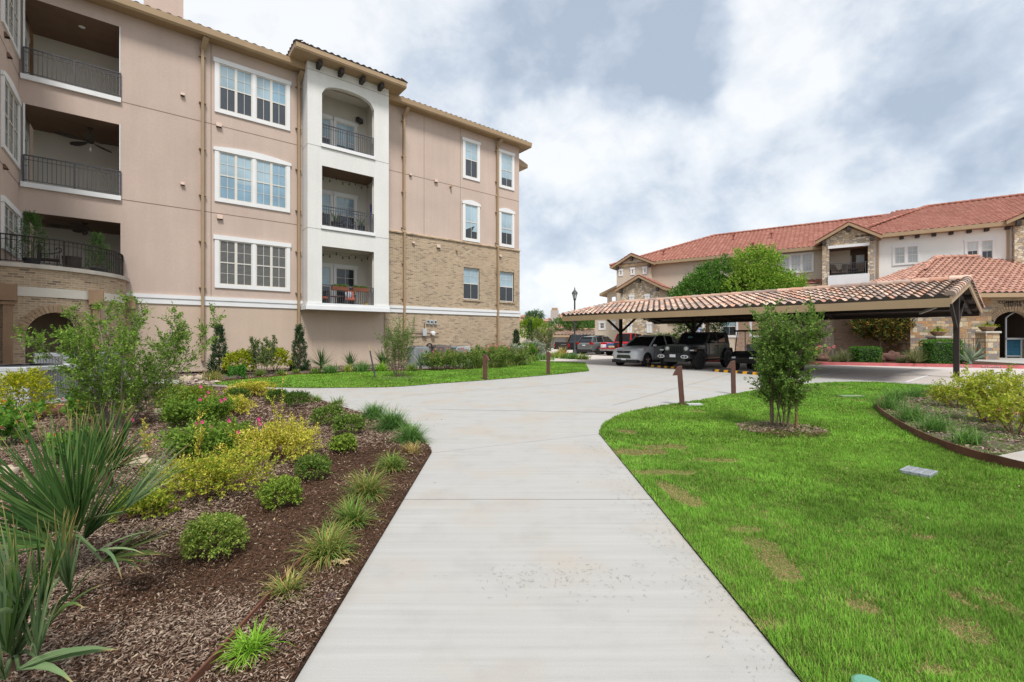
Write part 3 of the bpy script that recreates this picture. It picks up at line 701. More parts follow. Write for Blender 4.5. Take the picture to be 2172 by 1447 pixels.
# ================================================================ shared building pieces
PAL_PEACH = [(.50,.32,.235),(.55,.375,.285),(.48,.265,.185),(.38,.28,.23),(.34,.25,.21),(.58,.43,.335),(.30,.225,.19),(.52,.345,.255),(.45,.335,.265)]
PAL_RED = [(.335,.135,.095),(.36,.15,.108),(.315,.122,.088),(.38,.17,.122),(.345,.14,.10)]
PAL_BROWN = [(.34,.21,.15),(.38,.25,.18),(.30,.19,.14),(.42,.29,.21),(.26,.18,.14)]
PAL_CLAY = [(.46,.245,.18),(.49,.265,.195),(.43,.225,.165),(.51,.29,.215),(.41,.215,.16)]
def tile_roof(name, parent, A, B, up, length, pitch, course, amp, pal, clip=None, k=6, th=.03, bird=(.07,.06,.052), seed=1, butt_shade=.3, spread=.16):
    rnd = random.Random(seed); A, B, up = Vector(A), Vector(B), Vector(up).normalized(); e = (B - A); W = e.length; e.normalize()
    n = e.cross(up); n = -n if n.z < 0 else n
    b = MB(); nc = max(1, round(W / pitch)); p = W / nc; nr = max(1, math.ceil(length / course)); c = length / nr
    prof = []
    for i in range(k + 1):
        t = i / k; prof.append((t, amp*math.sin(math.pi*t/.66) if t <= .66 else -.3*amp*math.sin(math.pi*(t-.66)/.34)))
    for j in range(nr):
        for i in range(nc):
            if clip and not clip((i+.5)*p, (j+.5)*c): continue
            q = rnd.choice(pal); f = rnd.uniform(1-spread, 1+spread); q = tuple(x*f for x in q)
            lo = [A + e*(i+t)*p + up*(j*c) + n*(w+th) for t, w in prof]; hi = [A + e*(i+t)*p + up*((j+1)*c+.02) + n*w for t, w in prof]
            for a in range(k): b.quad(lo[a], lo[a+1], hi[a+1], hi[a], col=q)
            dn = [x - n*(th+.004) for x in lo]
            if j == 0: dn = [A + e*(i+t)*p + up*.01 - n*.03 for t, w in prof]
            for a in range(k): b.quad(dn[a], dn[a+1], lo[a+1], lo[a], col=bird if j == 0 else tuple(x_*butt_shade for x_ in q))  # shade in the hollow under each row is put into the butt colour
    return b.build(name, TILEM, parent)
def caps(name, parent, p0, p1, r=.12, ln=.42, pal=PAL_PEACH, seed=3):
    """half-round ridge or hip tiles overlapping along a line"""
    rnd = random.Random(seed); p0, p1 = Vector(p0), Vector(p1); d = p1 - p0; Ln = d.length; d.normalize()
    a = d.cross(Vector((0,0,1))).normalized(); u = a.cross(d); n = max(1, round(Ln/ln)); b = MB()
    for i in range(n):
        q = rnd.choice(pal); f = rnd.uniform(.85, 1.15); q = tuple(x*f for x in q); s0, s1 = p0 + d*(i*Ln/n), p0 + d*((i+1)*Ln/n+.04)
        R0 = [(math.cos(t)*r*1.08, math.sin(t)*r*1.0+.02) for t in np.linspace(-.35, math.pi+.35, 9)]
        lo = [s0 + a*x + u*y for x, y in R0]; hi = [s1 + a*x*.9 + u*(y*.9-.012) for x, y in R0]
        for k in range(8): b.quad(lo[k], lo[k+1], hi[k+1], hi[k], col=q)
        if i in (0, n-1): (b.add(lo if i == 0 else hi, [tuple(range(9))], 0, q))
    return b.build(name, TILEM, parent)

def window(parent, x0, x1, z0, z1, y=0.0, bays=1, units=2, head='flat', trim=.13, rows=(2, 2), cols=2, up=G_BLIND, lo=G_DARK, mx=None, name='window', mull=.14, muntin=.018, hung=True, tw=WHITE):
    f = MB(); G_ = []; mats = [up, lo] if not isinstance(up, list) else up + lo
    nu = bays * units; t = trim
    if t:
        hd = .20 if head == 'flat' else .16
        f.box(x0, y-.06, z0, x1, y, z0+t*.9); f.box(x0, y-.06, z0+t*.9, x0+t, y, z1-hd); f.box(x1-t, y-.06, z0+t*.9, x1, y, z1-hd)
        if head == 'flat': f.box(x0-.05, y-.085, z1-hd, x1+.05, y, z1)
        else:
            a = [(x0-.05, z1-hd)] + [(x1+.05, z1-hd)] + [(x1+.05+(x0-x1-.1)*q, z1-.02+.16*math.sin(math.pi*q)) for q in np.linspace(0, 1, 11)]
            f.prism(a, y-.085, y, 'y')
        X0, X1, Z0, Z1 = x0+t, x1-t, z0+t*.9, z1-hd
    else: X0, X1, Z0, Z1 = x0, x1, z0, z1
    bw = (X1 - X0 - mull*(bays-1)) / bays
    for bi in range(bays):
        bx = X0 + bi*(bw+mull); g = MB(); G_.append(g)
        if bi: f.box(bx-mull, y-.06, Z0, bx, y, Z1)
        uw = bw/units
        for ui in range(units):
            a, c = bx + ui*uw, bx + (ui+1)*uw; s = .055
            f.box(a, y-.035, Z0, a+s, y, Z1, 1); f.box(c-s, y-.035, Z0, c, y, Z1, 1)
            f.box(a+s, y-.035, Z0, c-s, y, Z0+s, 1); f.box(a+s, y-.035, Z1-s, c-s, y, Z1, 1)
            zm = (Z0+Z1)/2
            parts = [(Z0+s, zm-.025, rows[1], 1), (zm+.025, Z1-s, rows[0], 0)] if hung else [(Z0+s, Z1-s, rows[0], 0)]
            if hung: f.box(a+s, y-.03, zm-.025, c-s, y, zm+.025, 1)
            for za, zb, r, which in parts:
                for k in range(1, r): zz = za + (zb-za)*k/r; f.box(a+s, y-.02, zz-muntin/2, c-s, y-.010, zz+muntin/2, 1)
                for k in range(1, cols if r else 1): xx = a+s + (c-a-2*s)*k/cols; f.box(xx-muntin/2, y-.0205, za, xx+muntin/2, y-.0095, zb, 1)
                idx = which if not isinstance(up, list) else (bi*units+ui if which == 0 else nu + bi*units+ui)
                j = .004*math.sin(7.3*a+3*za)
                hh = (math.sin(a*12.9+za*78.2+ui*37.7)*43758.5) % 1
                if which == 1 and trim and lo is not G_BLIND and hh < .45: zc = zb-(zb-za)*(.15+.9*hh); g.quad((a+s, y-.009, zc), (c-s, y-.009, zc), (c-s, y-.009, zb), (a+s, y-.009, zb), (bi*units+ui) if isinstance(up, list) else 0)
                g.quad((a+s, y-.007+j, za), (c-s, y-.007-j, za), (c-s, y-.007+j*.4, zb), (a+s, y-.007, zb), idx)
    o = f.build(name, [tw, SASH], parent, mat=mx); [g.build('glazing', mats, o, mat=mx) for g in G_]; return o
def railing(parent, pts, z0, h=1.0, gap=.13, post=1.6, name='railing', mid=True, m=IRON):
    b = MB()
    for i in range(len(pts)-1):
        (xa, ya), (xb, yb) = pts[i], pts[i+1]
        for z, s in [(z0+h, .05), (z0+.08, .03)] + ([(z0+h-.16, .025)] if mid else []): b.beam((xa,ya,z), (xb,yb,z), s, s*.8)
    ln = [0]
    for i in range(len(pts)-1): ln.append(ln[-1] + math.hypot(pts[i+1][0]-pts[i][0], pts[i+1][1]-pts[i][1]))
    n = max(2, round(ln[-1]/gap)); np_ = max(1, round(ln[-1]/post)); every = max(1, n//np_)
    for k in range(n+1):
        d = ln[-1]*k/n; i = min(max(j for j in range(len(ln)) if ln[j] <= d + 1e-9), len(pts)-2); t = (d-ln[i])/max(1e-6, ln[i+1]-ln[i])
        x, y = pts[i][0]+(pts[i+1][0]-pts[i][0])*t, pts[i][1]+(pts[i+1][1]-pts[i][1])*t
        big = k % every == 0 or k == n; s = .028 if big else .010
        b.box(x-s, y-s, z0 + (0 if big else .08), x+s, y+s, z0+h-(.0 if big else .02))
    return b.build(name, m, parent)
def downspout(parent, x, z0, z1, y=0.0, kink=None, mx=None, w=.215):
    b = MB(); yy = y-.09
    pts = [(x+.10, y-.50, z1), (x+.06, y-.32, z1-.22), (x, yy, z1-.45), (x, yy, z0)]
    if kink: pts = pts[:3] + [(x, yy, kink+.12), (x, yy-.05, kink-.08), (x, yy-.05, z0)]
    for p, q in zip(pts, pts[1:]): b.beam(p, q, w, .11)
    for z in np.arange(z0+1.2, z1-.6, 2.1): b.box(x-w*.62, y-.15, z, x+w*.62, y-.002, z+.05)
    return b.build('downspout', mat('downspout_tan', (.345,.245,.15), .55, .06), parent, mat=mx)
def vent(parent, x, z, y=0.0, s=.15, m=None, mx=None):
    b = MB(); b.add([(x-s/2,y,z),(x+s/2,y,z),(x+s/2,y,z+s),(x-s/2,y,z+s),(x-s/2,y-.13,z+.02),(x+s/2,y-.13,z+.02),(x+s/2,y-.05,z+s),(x-s/2,y-.05,z+s)],
                   [(4,5,6,7),(0,4,7,3),(1,2,6,5),(3,7,6,2)]); b.quad((x-s*.42,y-.10,z+.005),(x+s*.42,y-.10,z+.005),(x+s*.42,y-.01,z+.005),(x-s*.42,y-.01,z+.005),1)
    return b.build('vent', [m or mat('vent_paint', (.50,.38,.31), .7, .05), DARK], parent, mat=mx)

# ================================================================ the four-storey apartment building
A = thing('apartment_building', 'four-storey rose stucco and tan brick apartment building with white balcony tower', 'building', (*FAC.o, 0), FAC.a)
fx = FAC.X
ZC, ZB, ZT = -3.66, 3.4, 15.25
SR = fx(1101); T0, T1 = 6.35, 10.62                      # right corner; tower sides
SB0 = fx(815)
bal = [(-3.55, -.75, 3.95, 6.32), (-3.55, -.75, 7.42, 10.42), (-3.55, -.75, 11.5, 14.5)]
ZBR = 7.72
BX, BX2, CXa, CXb = fx(981), fx(1017), fx(1058), fx(1090)
brick_holes = [(BX+.05, BX2-.05, 4.05, 6.12), (CXa+.05, CXb-.05, 4.05, 6.12)]
b = MB(); b.wall(ZC, SR, ZB-.2, ZT, bal + [(T1-.2, SR, 0, ZBR), *[(FAC.X(683,1)-.25, FAC.X(793,1)+.35, a_, b_) for a_, b_ in ((3.2, 6.3), (7.22, 10.4), (11.38, 14.8))]], 0, 0); b.build('stucco_wall', STUCCO, A)
b = MB(); b.wall(ZC, SB0, -.1, ZB-.2); b.build('base_wall', STUCCO_BASE, A)
b = MB(); b.wall(SB0, SR, -.1, ZBR, brick_holes, -.06, .14)
b.quad((SB0,0,-.1),(SB0,-.06,-.1),(SB0,-.06,ZB),(SB0,0,ZB)); b.quad((SR,-.06,-.1),(SR,14,-.1),(SR,14,ZBR),(SR,-.06,ZBR)); b.build('brick_wall', BRICK, A)
b = MB(); b.prism([(-.13, ZBR-.04), (-.13, ZBR+.03), (0, ZBR+.10), (0, ZBR-.04)], SB0, SR+.02, 'x')
for x0, x1, z0, z1 in brick_holes:
    b.box(x0-.08, -.12, z0-.12, x1+.08, -.058, z0-.01)
    n = 9
    for k in range(n): xa = x0-.12+(x1-x0+.24)*k/n; b.box(xa+.006, -.075, z1+.01, xa+(x1-x0+.24)/n-.006, -.055, z1+.27)
b.build('brick_trim', BRICK, A)
b = MB(); b.quad((SR,0,ZBR),(SR,14,ZBR),(SR,14,ZT),(SR,0,ZT)); b.quad((ZC-6,14,0),(SR,14,0),(SR,14,ZT),(ZC-6,14,ZT)); b.build('end_wall', STUCCO, A)
b = MB()                                                  # the quoined bay past the far corner
b.box(SR+.002, .7, 0, SR+.42, 5, 9.9); b.build('end_bay', BRICK, A)
b = MB(); b.box(SR+.002, .7, 9.9, SR+.38, 5, 14.0); b.box(SR+.002, .55, 9.75, SR+.52, 5, 9.92); b.build('bay_trim', WHITE, A)
b = MB(); b.prism([(SR-.1, 14.0), (SR+1.0, 13.95), (SR+1.0, 14.2), (SR-.1, 14.55)], .2, 5.4, 'y'); b.build('bay_roof', TAN, A)
# white belt course
for x0, x1, y in ((ZC, T0, 0), (T1-.1, SR+.05, -.06)):
    b = MB(); b.prism([(y,3.02),(y-.05,3.02),(y-.05,3.26),(y-.085,3.26),(y-.085,3.42),(y,3.42)], x0, x1, 'x'); b.build('belt_course', WHITE, A)
# joints in the stucco
for x0, x1, z in ((-.75, T0, 11.38), (-.75, T0, 7.30), (T1, SR, 11.25)): b = MB(); b.quad((x0,-.003,z),(x1,-.003,z),(x1,-.003,z+.035),(x0,-.003,z+.035)); b.build('wall_joint', STUCCO_DARK, A)
for x, z0, z1 in ((fx(447), ZB, ZT), (fx(1075)-.95, ZBR+.1, ZT), (fx(899), ZBR+.1, ZT), (fx(976), ZBR+.1, ZT)): b = MB(); b.quad((x,-.004,z0),(x+.025,-.004,z0),(x+.025,-.004,z1),(x,-.004,z1)); b.build('wall_joint', STUCCO_DARK, A)
# balcony recesses in the main wall
DP = 2.9
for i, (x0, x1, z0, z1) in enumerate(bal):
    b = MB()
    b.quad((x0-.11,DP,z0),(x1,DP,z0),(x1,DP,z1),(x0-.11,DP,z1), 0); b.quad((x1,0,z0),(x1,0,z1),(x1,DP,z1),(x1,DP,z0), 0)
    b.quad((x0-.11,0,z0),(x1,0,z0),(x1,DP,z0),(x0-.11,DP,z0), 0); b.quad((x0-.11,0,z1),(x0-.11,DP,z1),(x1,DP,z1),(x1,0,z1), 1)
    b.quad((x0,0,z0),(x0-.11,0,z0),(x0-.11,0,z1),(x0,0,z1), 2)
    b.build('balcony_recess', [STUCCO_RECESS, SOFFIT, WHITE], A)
    if i:
        s = MB(); s.box(x0-.06, -.10, z0-.17, x1+.02, .02, z0+.02); s.build('balcony_sill', WHITE, A)
        railing(A, [(x0+.02, -.03), (x1, -.03)], z0+.03, 1.02, .125, 1.45)
        s = MB(); s.box(x1-.035, -.03, z0, x1, .04, z1); s.build('screen_frame', WHITE, A); s = MB(); s.box(x0, -.03, z0, x0+.05, .04, z1); s.build('screen_frame', WHITE, A)
# wing wall standing toward the camera at the left
WX = Matrix.Translation((ZC, 0, 0)) @ Matrix.Rotation(R(90), 4, 'Z')
b = MB(); b.wall(-7, 0, -.1, ZT, (), 0); b.build('wing_wall', STUCCO, A, mat=WX)
b = MB(); b.wall(0, DP, 3.9, ZT, (), .11); b.build('wing_wall', STUCCO_RECESS, A, mat=WX)
for z0, z1, hd in ((4.5, 6.25, 'flat'), (7.85, 10.4, 'arch'), (12.0, 14.75, 'flat')):
    window(A, -2.75, -.12, z0, z1, 0, 1, 3, hd, .15, (2, 2), 2, G_DARK, G_DARK, WX)
for z0, z1 in ((7.5, 9.9), (11.6, 14.0), (4.0, 6.1)): window(A, .35, 2.3, z0, z1, .105, 1, 2, 'flat', .12, (1, 1), 2, G_DARK, G_DARK, WX)
for z in (7.3, 11.4): b = MB(); b.quad((-7,-.004,z),(0,-.004,z),(0,-.004,z+.04),(-7,-.004,z+.04)); b.build('wall_joint', STUCCO_DARK, A, mat=WX)
for y, z in ((-2.3, 11.7), (-2.45, 7.2), (-1.9, 11.2)): vent(A, y, z, 0, .16, mat('vent_dark', (.16,.09,.06), .7, .1), WX)
# windows of the main wall
A0, A1 = fx(455), fx(615)
window(A, A0, A1, 12.0, 14.5, 0, 2, 2, 'flat', .17, (2, 1), 2, [G_BLIND, G_BLIND, G_BLIND, G_SKY], [G_SCREEN]*4)
window(A, A0, A1, 7.86, 10.38, 0, 2, 2, 'arch', .17, (2, 2), 2, [G_BLIND, G_BLIND, G_BLIND, G_SKY], [G_SKY, G_SKY, G_SKY, G_SKY])
window(A, A0, A1, 3.86, 6.3, 0, 2, 2, 'flat', .17, (2, 2), 2, [G_SLAT]*4, [G_SLAT]*4)
for x0, x1 in ((BX, BX2), (CXa, CXb)):
    window(A, x0, x1, 11.92, 14.55, 0, 1, 1, 'flat', .17, (2, 1), 2, G_BLIND, G_SCREEN)
    window(A, x0, x1, 7.86, 10.42, 0, 1, 1, 'arch', .17, (1, 1), 2, G_SLAT if False else G_BLIND, G_DARK)
    window(A, x0+.05, x1-.05, 4.05, 6.12, .06, 1, 1, 'flat', 0, (2, 1), 2, G_BLIND, G_DARK)
# downspouts, gutter, vents
for px in (429, 632): downspout(A, fx(px), .5, 15.05)
for px in (855, 1053): downspout(A, fx(px), .5, 15.05, 0, ZBR+.1)
b = MB(); b.prism([(-.60,15.06),(-.66,15.14),(-.68,15.40),(-.60,15.40),(-.52,15.10),(-.52,15.06)], ZC-6, SR+.62, 'x'); b.prism([(.60+SR,15.06),(.68+SR,15.40),(.55+SR,15.40)], -.66, 14, 'y'); b.build('gutter', TAN, A)
b = MB(); b.quad((ZC-6,-.60,15.1),(ZC-6,0,15.1),(SR+.6,0,15.1),(SR+.6,-.60,15.1)); b.quad((SR,0,15.09),(SR,14,15.09),(SR+.6,14,15.09),(SR+.6,0,15.09)); b.build('soffit', TAN, A)
for px, py, s in ((387,205,.15),(387,394,.15),(464,271,.22),(466,466,.22)): vent(A, fx(px), FAC.Z(px,py), 0, s)
for px, py, s in ((870,374,.16),(924,388,.22),(1053,418,.18)): vent(A, fx(px), FAC.Z(px,py), 0, s)
for px, py, s in ((875,518,.15),(928,527,.24),(1059,546,.2)): vent(A, fx(px), FAC.Z(px,py), -.06, s)
for px, py in ((955,397),(967,532)):
    b = MB(); b.lathe([(.07,0),(.07,.2)], (fx(px),-.2,FAC.Z(px,py)), 10, 0, 'y'); b.build('pipe_vent', TAN, A)
# roof
up = Vector((0, 1, .40)).normalized()
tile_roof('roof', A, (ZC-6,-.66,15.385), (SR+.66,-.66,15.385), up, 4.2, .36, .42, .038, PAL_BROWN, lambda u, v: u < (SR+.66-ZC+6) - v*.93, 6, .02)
b = MB(); q = (15.40+.62-.66*0)
b.quad((ZC-6,3.2,16.9),(SR-3.2,3.2,16.9),(SR-6.5,7,18.3),(ZC-6,7,18.3)); b.add([(SR+.66,-.66,15.38),(SR+.66,14.6,15.38),(SR-6.5,7,18.3)],[(0,1,2)]); b.quad((ZC-6,14.6,15.4),(ZC-6,7,18.3),(SR-6.5,7,18.3),(SR+.66,14.6,15.4)); b.build('roof', mat('roof_tile_brown', (.24,.13,.09), .85, .2, 3), A)
b = MB(); b.box(0.0, 1.2, 15.4, 1.45, 2.4, 19.2); b.build('chimney', STUCCO, A)
b = MB(); b.prism([(-.04,15.95),(1.48,15.95),(1.48,16.3),(-.04,16.3)], 1.12, 1.2, 'y'); b.build('chimney_flashing', TILEM if False else mat('clay_flash', (.28,.10,.07), .8, .2), A)

# ---------------- white balcony tower
TD = -1.0
def tx(px): return FAC.X(px, 1.0)
O0, O1 = tx(683), tx(793); holes = [(O0, O1, 3.2, 6.2), (O0, O1, 7.22, 10.28), (O0, O1, 11.38, 14.56)]
b = MB(); b.wall(T0, T1, 2.98, 15.35, holes, TD, .24); b.quad((T0,TD,2.98),(T0,TD,15.35),(T0,.3,15.35),(T0,.3,2.98)); b.quad((T1,TD,2.98),(T1,.3,2.98),(T1,.3,15.35),(T1,TD,15.35))
b.quad((T0,TD,2.98),(T0,0,2.98),(T1,0,2.98),(T1,TD,2.98), 0)
n = 16; zs, za = 13.95, 14.56                              # arched head
for k in range(n):
    qa, qb = k/n, (k+1)/n; xa, xb = O0+(O1-O0)*qa, O0+(O1-O0)*qb
    fz = lambda q: zs + (za-zs-.04)*math.sqrt(max(0, 1-(2*q-1)**2))**.85
    b.quad((xa,TD,fz(qa)),(xb,TD,fz(qb)),(xb,TD,za),(xa,TD,za)); b.quad((xa,TD,fz(qa)),(xa,TD+.24,fz(qa)),(xb,TD+.24,fz(qb)),(xb,TD,fz(qb)))
b.build('tower_wall', STUCCO_WHITE, A)
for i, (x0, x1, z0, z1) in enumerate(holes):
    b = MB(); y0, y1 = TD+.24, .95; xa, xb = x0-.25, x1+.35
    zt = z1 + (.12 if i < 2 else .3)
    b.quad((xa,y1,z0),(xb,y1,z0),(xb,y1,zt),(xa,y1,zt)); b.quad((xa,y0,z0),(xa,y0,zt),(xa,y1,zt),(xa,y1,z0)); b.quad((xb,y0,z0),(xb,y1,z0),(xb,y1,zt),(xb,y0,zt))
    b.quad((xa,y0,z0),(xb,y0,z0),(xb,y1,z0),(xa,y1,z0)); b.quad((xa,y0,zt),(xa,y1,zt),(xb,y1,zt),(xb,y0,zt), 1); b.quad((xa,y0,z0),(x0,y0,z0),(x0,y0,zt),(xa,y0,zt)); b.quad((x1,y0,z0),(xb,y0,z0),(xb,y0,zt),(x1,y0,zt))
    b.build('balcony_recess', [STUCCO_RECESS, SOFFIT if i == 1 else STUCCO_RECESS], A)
    bx = lambda px: FAC.X(px, -.93)
    window(A, xa+.02, bx(706), z0+.02, z0+2.45, y1, 1, 1, 'flat', .11, (2, 1), 2, G_BLIND, G_DARK, name='balcony_window')
    window(A, bx(707), bx(757), z0+.02, z0+2.45, y1, 1, 1, 'flat', .13, (2, 2), 2, G_BLIND if i else G_DARK, G_DARK, name='balcony_door')
    s = MB()
    if i: s.box(x0-.06, TD-.07, z0-.15, x1+.06, TD+.05, z0+.02); s.build('balcony_sill', WHITE, A)
    railing(A, [(x0, TD+.07), (x1, TD+.07)], z0+.02, 1.02, .12, 1.3)
b = MB()                                                   # moulded base of the tower
b.box(T0-.10, TD-.10, 2.98-.02, T1+.02, TD, 3.16); b.box(T0-.06, TD-.06, 3.16, T1+.02, TD, 3.30); b.box(T0-.10, TD, 2.96, T0, 0, 3.16); b.box(T0-.06, TD, 3.16, T0, 0, 3.30)
b.build('tower_base_trim', WHITE, A)
WJ = mat('white_joint', (.33,.32,.30), .9, 0)
for z in (7.02, 11.2, 14.95): b = MB(); b.quad((T0-.003,TD-.003,z),(T1,TD-.003,z),(T1,TD-.003,z+.03),(T0-.003,TD-.003,z+.03)); b.quad((T0-.003,TD-.003,z),(T0-.003,TD-.003,z+.03),(T0-.003,0,z+.03),(T0-.003,0,z)); b.build('wall_joint', WJ, A)
for px, py in ((674,127),(720,143),(765,160),(804,174)):
    x = tx(px); b = MB(); b.box(x-.09, TD-.50, 15.06, x+.09, TD, 15.32); b.build('corbel', CORBEL, A)
e0, e1, ef, eb, ze = T0-.72, T1+.72, TD-.72, 2.2, 15.36
b = MB(); b.box(e0, ef, ze, e1, eb, ze+.06); b.box(e0, ef-.03, ze+.06, e1, ef+.08, ze+.30); b.box(e0-.03, ef+.08, ze+.06, e0+.08, eb, ze+.30); b.box(e1-.08, ef+.08, ze+.06, e1+.03, eb, ze+.30); b.build('tower_eave', TAN, A)
tr = A; W = e1-e0+.1; hs = math.hypot(1, .40)
zr = ze+.30; l = W/2*hs*.97
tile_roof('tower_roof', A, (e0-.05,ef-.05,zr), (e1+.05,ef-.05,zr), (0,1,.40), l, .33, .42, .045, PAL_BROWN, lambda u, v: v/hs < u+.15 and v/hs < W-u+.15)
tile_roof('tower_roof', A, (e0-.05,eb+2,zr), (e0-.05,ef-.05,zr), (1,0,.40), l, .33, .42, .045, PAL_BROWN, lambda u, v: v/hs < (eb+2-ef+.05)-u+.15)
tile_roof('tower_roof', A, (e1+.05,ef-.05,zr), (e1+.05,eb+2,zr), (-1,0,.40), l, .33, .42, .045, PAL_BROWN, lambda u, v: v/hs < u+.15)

# ---------------- bowed brick porch in the corner
RP = 3.1
def pc(deg, r=RP): return (ZC + r*math.cos(R(deg)), -r*math.sin(R(deg)))
a0, a1, zsp, zap = 50.5, 79.0, 1.55, 2.42
def aopen(d):
    if not a0 < d < a1: return -.1
    q = (d-a0)/(a1-a0)*2-1; return zsp + (zap-zsp)*math.sqrt(max(0, 1-q*q))
angs = sorted(set(list(np.linspace(0, 90, 37)) + [a0, a0+1e-3, a1-1e-3, a1] + list(np.linspace(a0+.3, a1-.3, 24))))
b = MB()
for d0, d1 in zip(angs, angs[1:]):
    dm = (d0+d1)/2; op = a0 < dm < a1
    la, lb = (max(zsp, aopen(d0)), max(zsp, aopen(d1))) if op else (-.1, -.1)
    (xa, ya), (xb, yb) = pc(d0), pc(d1); ua, ub = RP*R(d0), RP*R(d1)
    b.quad((xa,ya,la),(xb,yb,lb),(xb,yb,3.9),(xa,ya,3.9), 0, uv=[(ua,la),(ub,lb),(ub,3.9),(ua,3.9)])
    if op:
        (ia, ja), (ib, jb) = pc(d0, RP-.35), pc(d1, RP-.35); b.quad((xa,ya,la),(ia,ja,la),(ib,jb,lb),(xb,yb,lb), 0)
for d in (a0, a1):
    (xa, ya), (ia, ja) = pc(d), pc(d, RP-.35); b.quad((xa,ya,-.1),(ia,ja,-.1),(ia,ja,zsp),(xa,ya,zsp), 0)
b.build('porch_wall', BRICK, A)
b = MB(); n = 24
for k in range(n):
    th = math.pi*k/n; t2 = math.pi*(k+1)/n-.03; q = []
    for rr in (1.0, 1.0 + .26/ (RP*R(a1-a0)/2)):
        for t in (th, t2):
            dg = (a0+a1)/2 - math.cos(t)*(a1-a0)/2*rr; zz = zsp + math.sin(t)*(zap-zsp)*(1 if rr == 1 else (zap-zsp+.26)/(zap-zsp)); q.append((*pc(dg, RP+.025), zz))
    b.quad(q[0], q[1], q[3], q[2], 0)
b.build('arch_bricks', mat('arch_brick', (.36,.25,.155), .9, .2, 6), A)
def ring(b, z0, z1, r0, r1, d0=0, d1=90, m=0, n=30):
    for k in range(n):
        da, db = d0+(d1-d0)*k/n, d0+(d1-d0)*(k+1)/n; A1_, B1_, A0_, B0_ = pc(da, r1), pc(db, r1), pc(da, r0), pc(db, r0)
        b.quad((*A1_,z0),(*B1_,z0),(*B1_,z1),(*A1_,z1), m); b.quad((*A1_,z1),(*B1_,z1),(*B0_,z1),(*A0_,z1), m); b.quad((*A1_,z0),(*A0_,z0),(*B0_,z0),(*B1_,z0), m)
b = MB(); ring(b, 3.88, 4.02, RP-.35, RP+.10); b.build('porch_coping', mat('limestone', (.50,.46,.40), .9, .12, 3, .3, 50), A)
b = MB(); ring(b, 2.93, 3.24, RP-.02, RP+.04); b.build('porch_band', mat('porch_band_cream', (.62,.58,.50), .8, .06), A)
b = MB(); b.add([(ZC,0,3.9)] + [(*pc(d, RP-.3), 3.9) for d in np.linspace(0, 90, 16)], [tuple(range(17))]); b.build('porch_floor', CONC, A)
for d in (3, 44, 86):
    x, y = pc(d, RP+.10); b = MB(); b.box(x-.10, y-.10, 0, x+.10, y+.10, 2.75); b.box(x-.15, y-.15, 2.62, x+.15, y+.15, 2.72); b.box(x-.20, y-.20, 2.75, x+.20, y+.20, 3.28); b.box(x-.14, y-.14, 0, x+.14, y+.14, .25); b.build('pilaster', mat('brown_column', (.30,.195,.12), .7, .1), A)
railing(A, [pc(d, RP-.12) for d in np.linspace(1, 90, 28)], 4.02, .93, .13, 1.4, 'porch_railing', m=BRONZE)

# ---------------- things on the balconies
def ceiling_fan(label, x, y, z, drop=.5, lamp=False, yaw=.4):
    wx, wy = FAC.world(x, y); t = thing('ceiling_fan', label, 'ceiling fan', (wx, wy, z), yaw, 'ceiling fans over the corner balconies')
    b = MB(); b.lathe([(.0,0),(.10,0),(.09,-.04),(.02,-.06)], n=14); b.path([(0,0,-.04),(0,0,-drop)], .018); b.lathe([(.02,-drop),(.11,-drop-.02),(.13,-drop-.08),(.08,-drop-.15),(0,-drop-.17)], n=14); b.build('motor', CORBEL, t, True)
    for k in range(5):
        a = 2*math.pi*k/5; c, s = math.cos(a), math.sin(a); b = MB(); pr = [(.12,.04),(.25,.06),(.5,.12),(.80,.15),(1.02,.11),(1.12,.02)]
        up = [(r*c - q*s, r*s + q*c, -drop-.08+.02*(q/.1)) for r, q in pr]; dn = [(r*c + q*s, r*s - q*c, -drop-.08-.02*(q/.1)) for r, q in pr]
        b.add(up + dn[::-1], [tuple(range(12))]); b.add([(p[0],p[1],p[2]-.012) for p in up + dn[::-1]], [tuple(reversed(range(12)))]); b.build('blade', CORBEL, t)
    b = MB()
    if lamp: b.lathe([(.07,-drop-.15),(.11,-drop-.22),(.06,-drop-.34),(0,-drop-.36)], n=10); b.build('lantern', CORBEL, t)
    else: b.path([(0,0,-drop-.15),(0,0,-drop-.34)], .006); b.box(-.025,-.025,-drop-.46,.025,.025,-drop-.34); b.build('pull_chain', WHITE, t)
ceiling_fan('dark leaf-bladed ceiling fan hanging in the corner balcony of the second upper floor', -1.75, 1.2, 10.42, .50)
ceiling_fan('dark ceiling fan with lantern under the ceiling above the bowed brick porch', -1.9, .9, 6.32, .16, True, .1)
b = MB(); b.lathe([(.0,-.01),(.10,-.012),(.11,0)], n=14); o = b.build('ceiling_light', WHITE); o.location = (*FAC.world(-2.0, 1.0), 14.5); tag(o, 'small round recessed light in the dark ceiling of the top corner balcony', 'ceiling light')
def pot(b, r, h, m=0): b.lathe([(0,0),(r*.7,0),(r,h*.9),(r*1.08,h*.9),(r*1.08,h),(r*.9,h),(r*.85,h*.85),(0,h*.85)], n=14, m=m)
NAVY = mat('navy_fabric', (.03,.04,.06), .8, .15); CORAL = mat('coral_cushion', (.50,.135,.075), .85, .12, 6); PRINT = None
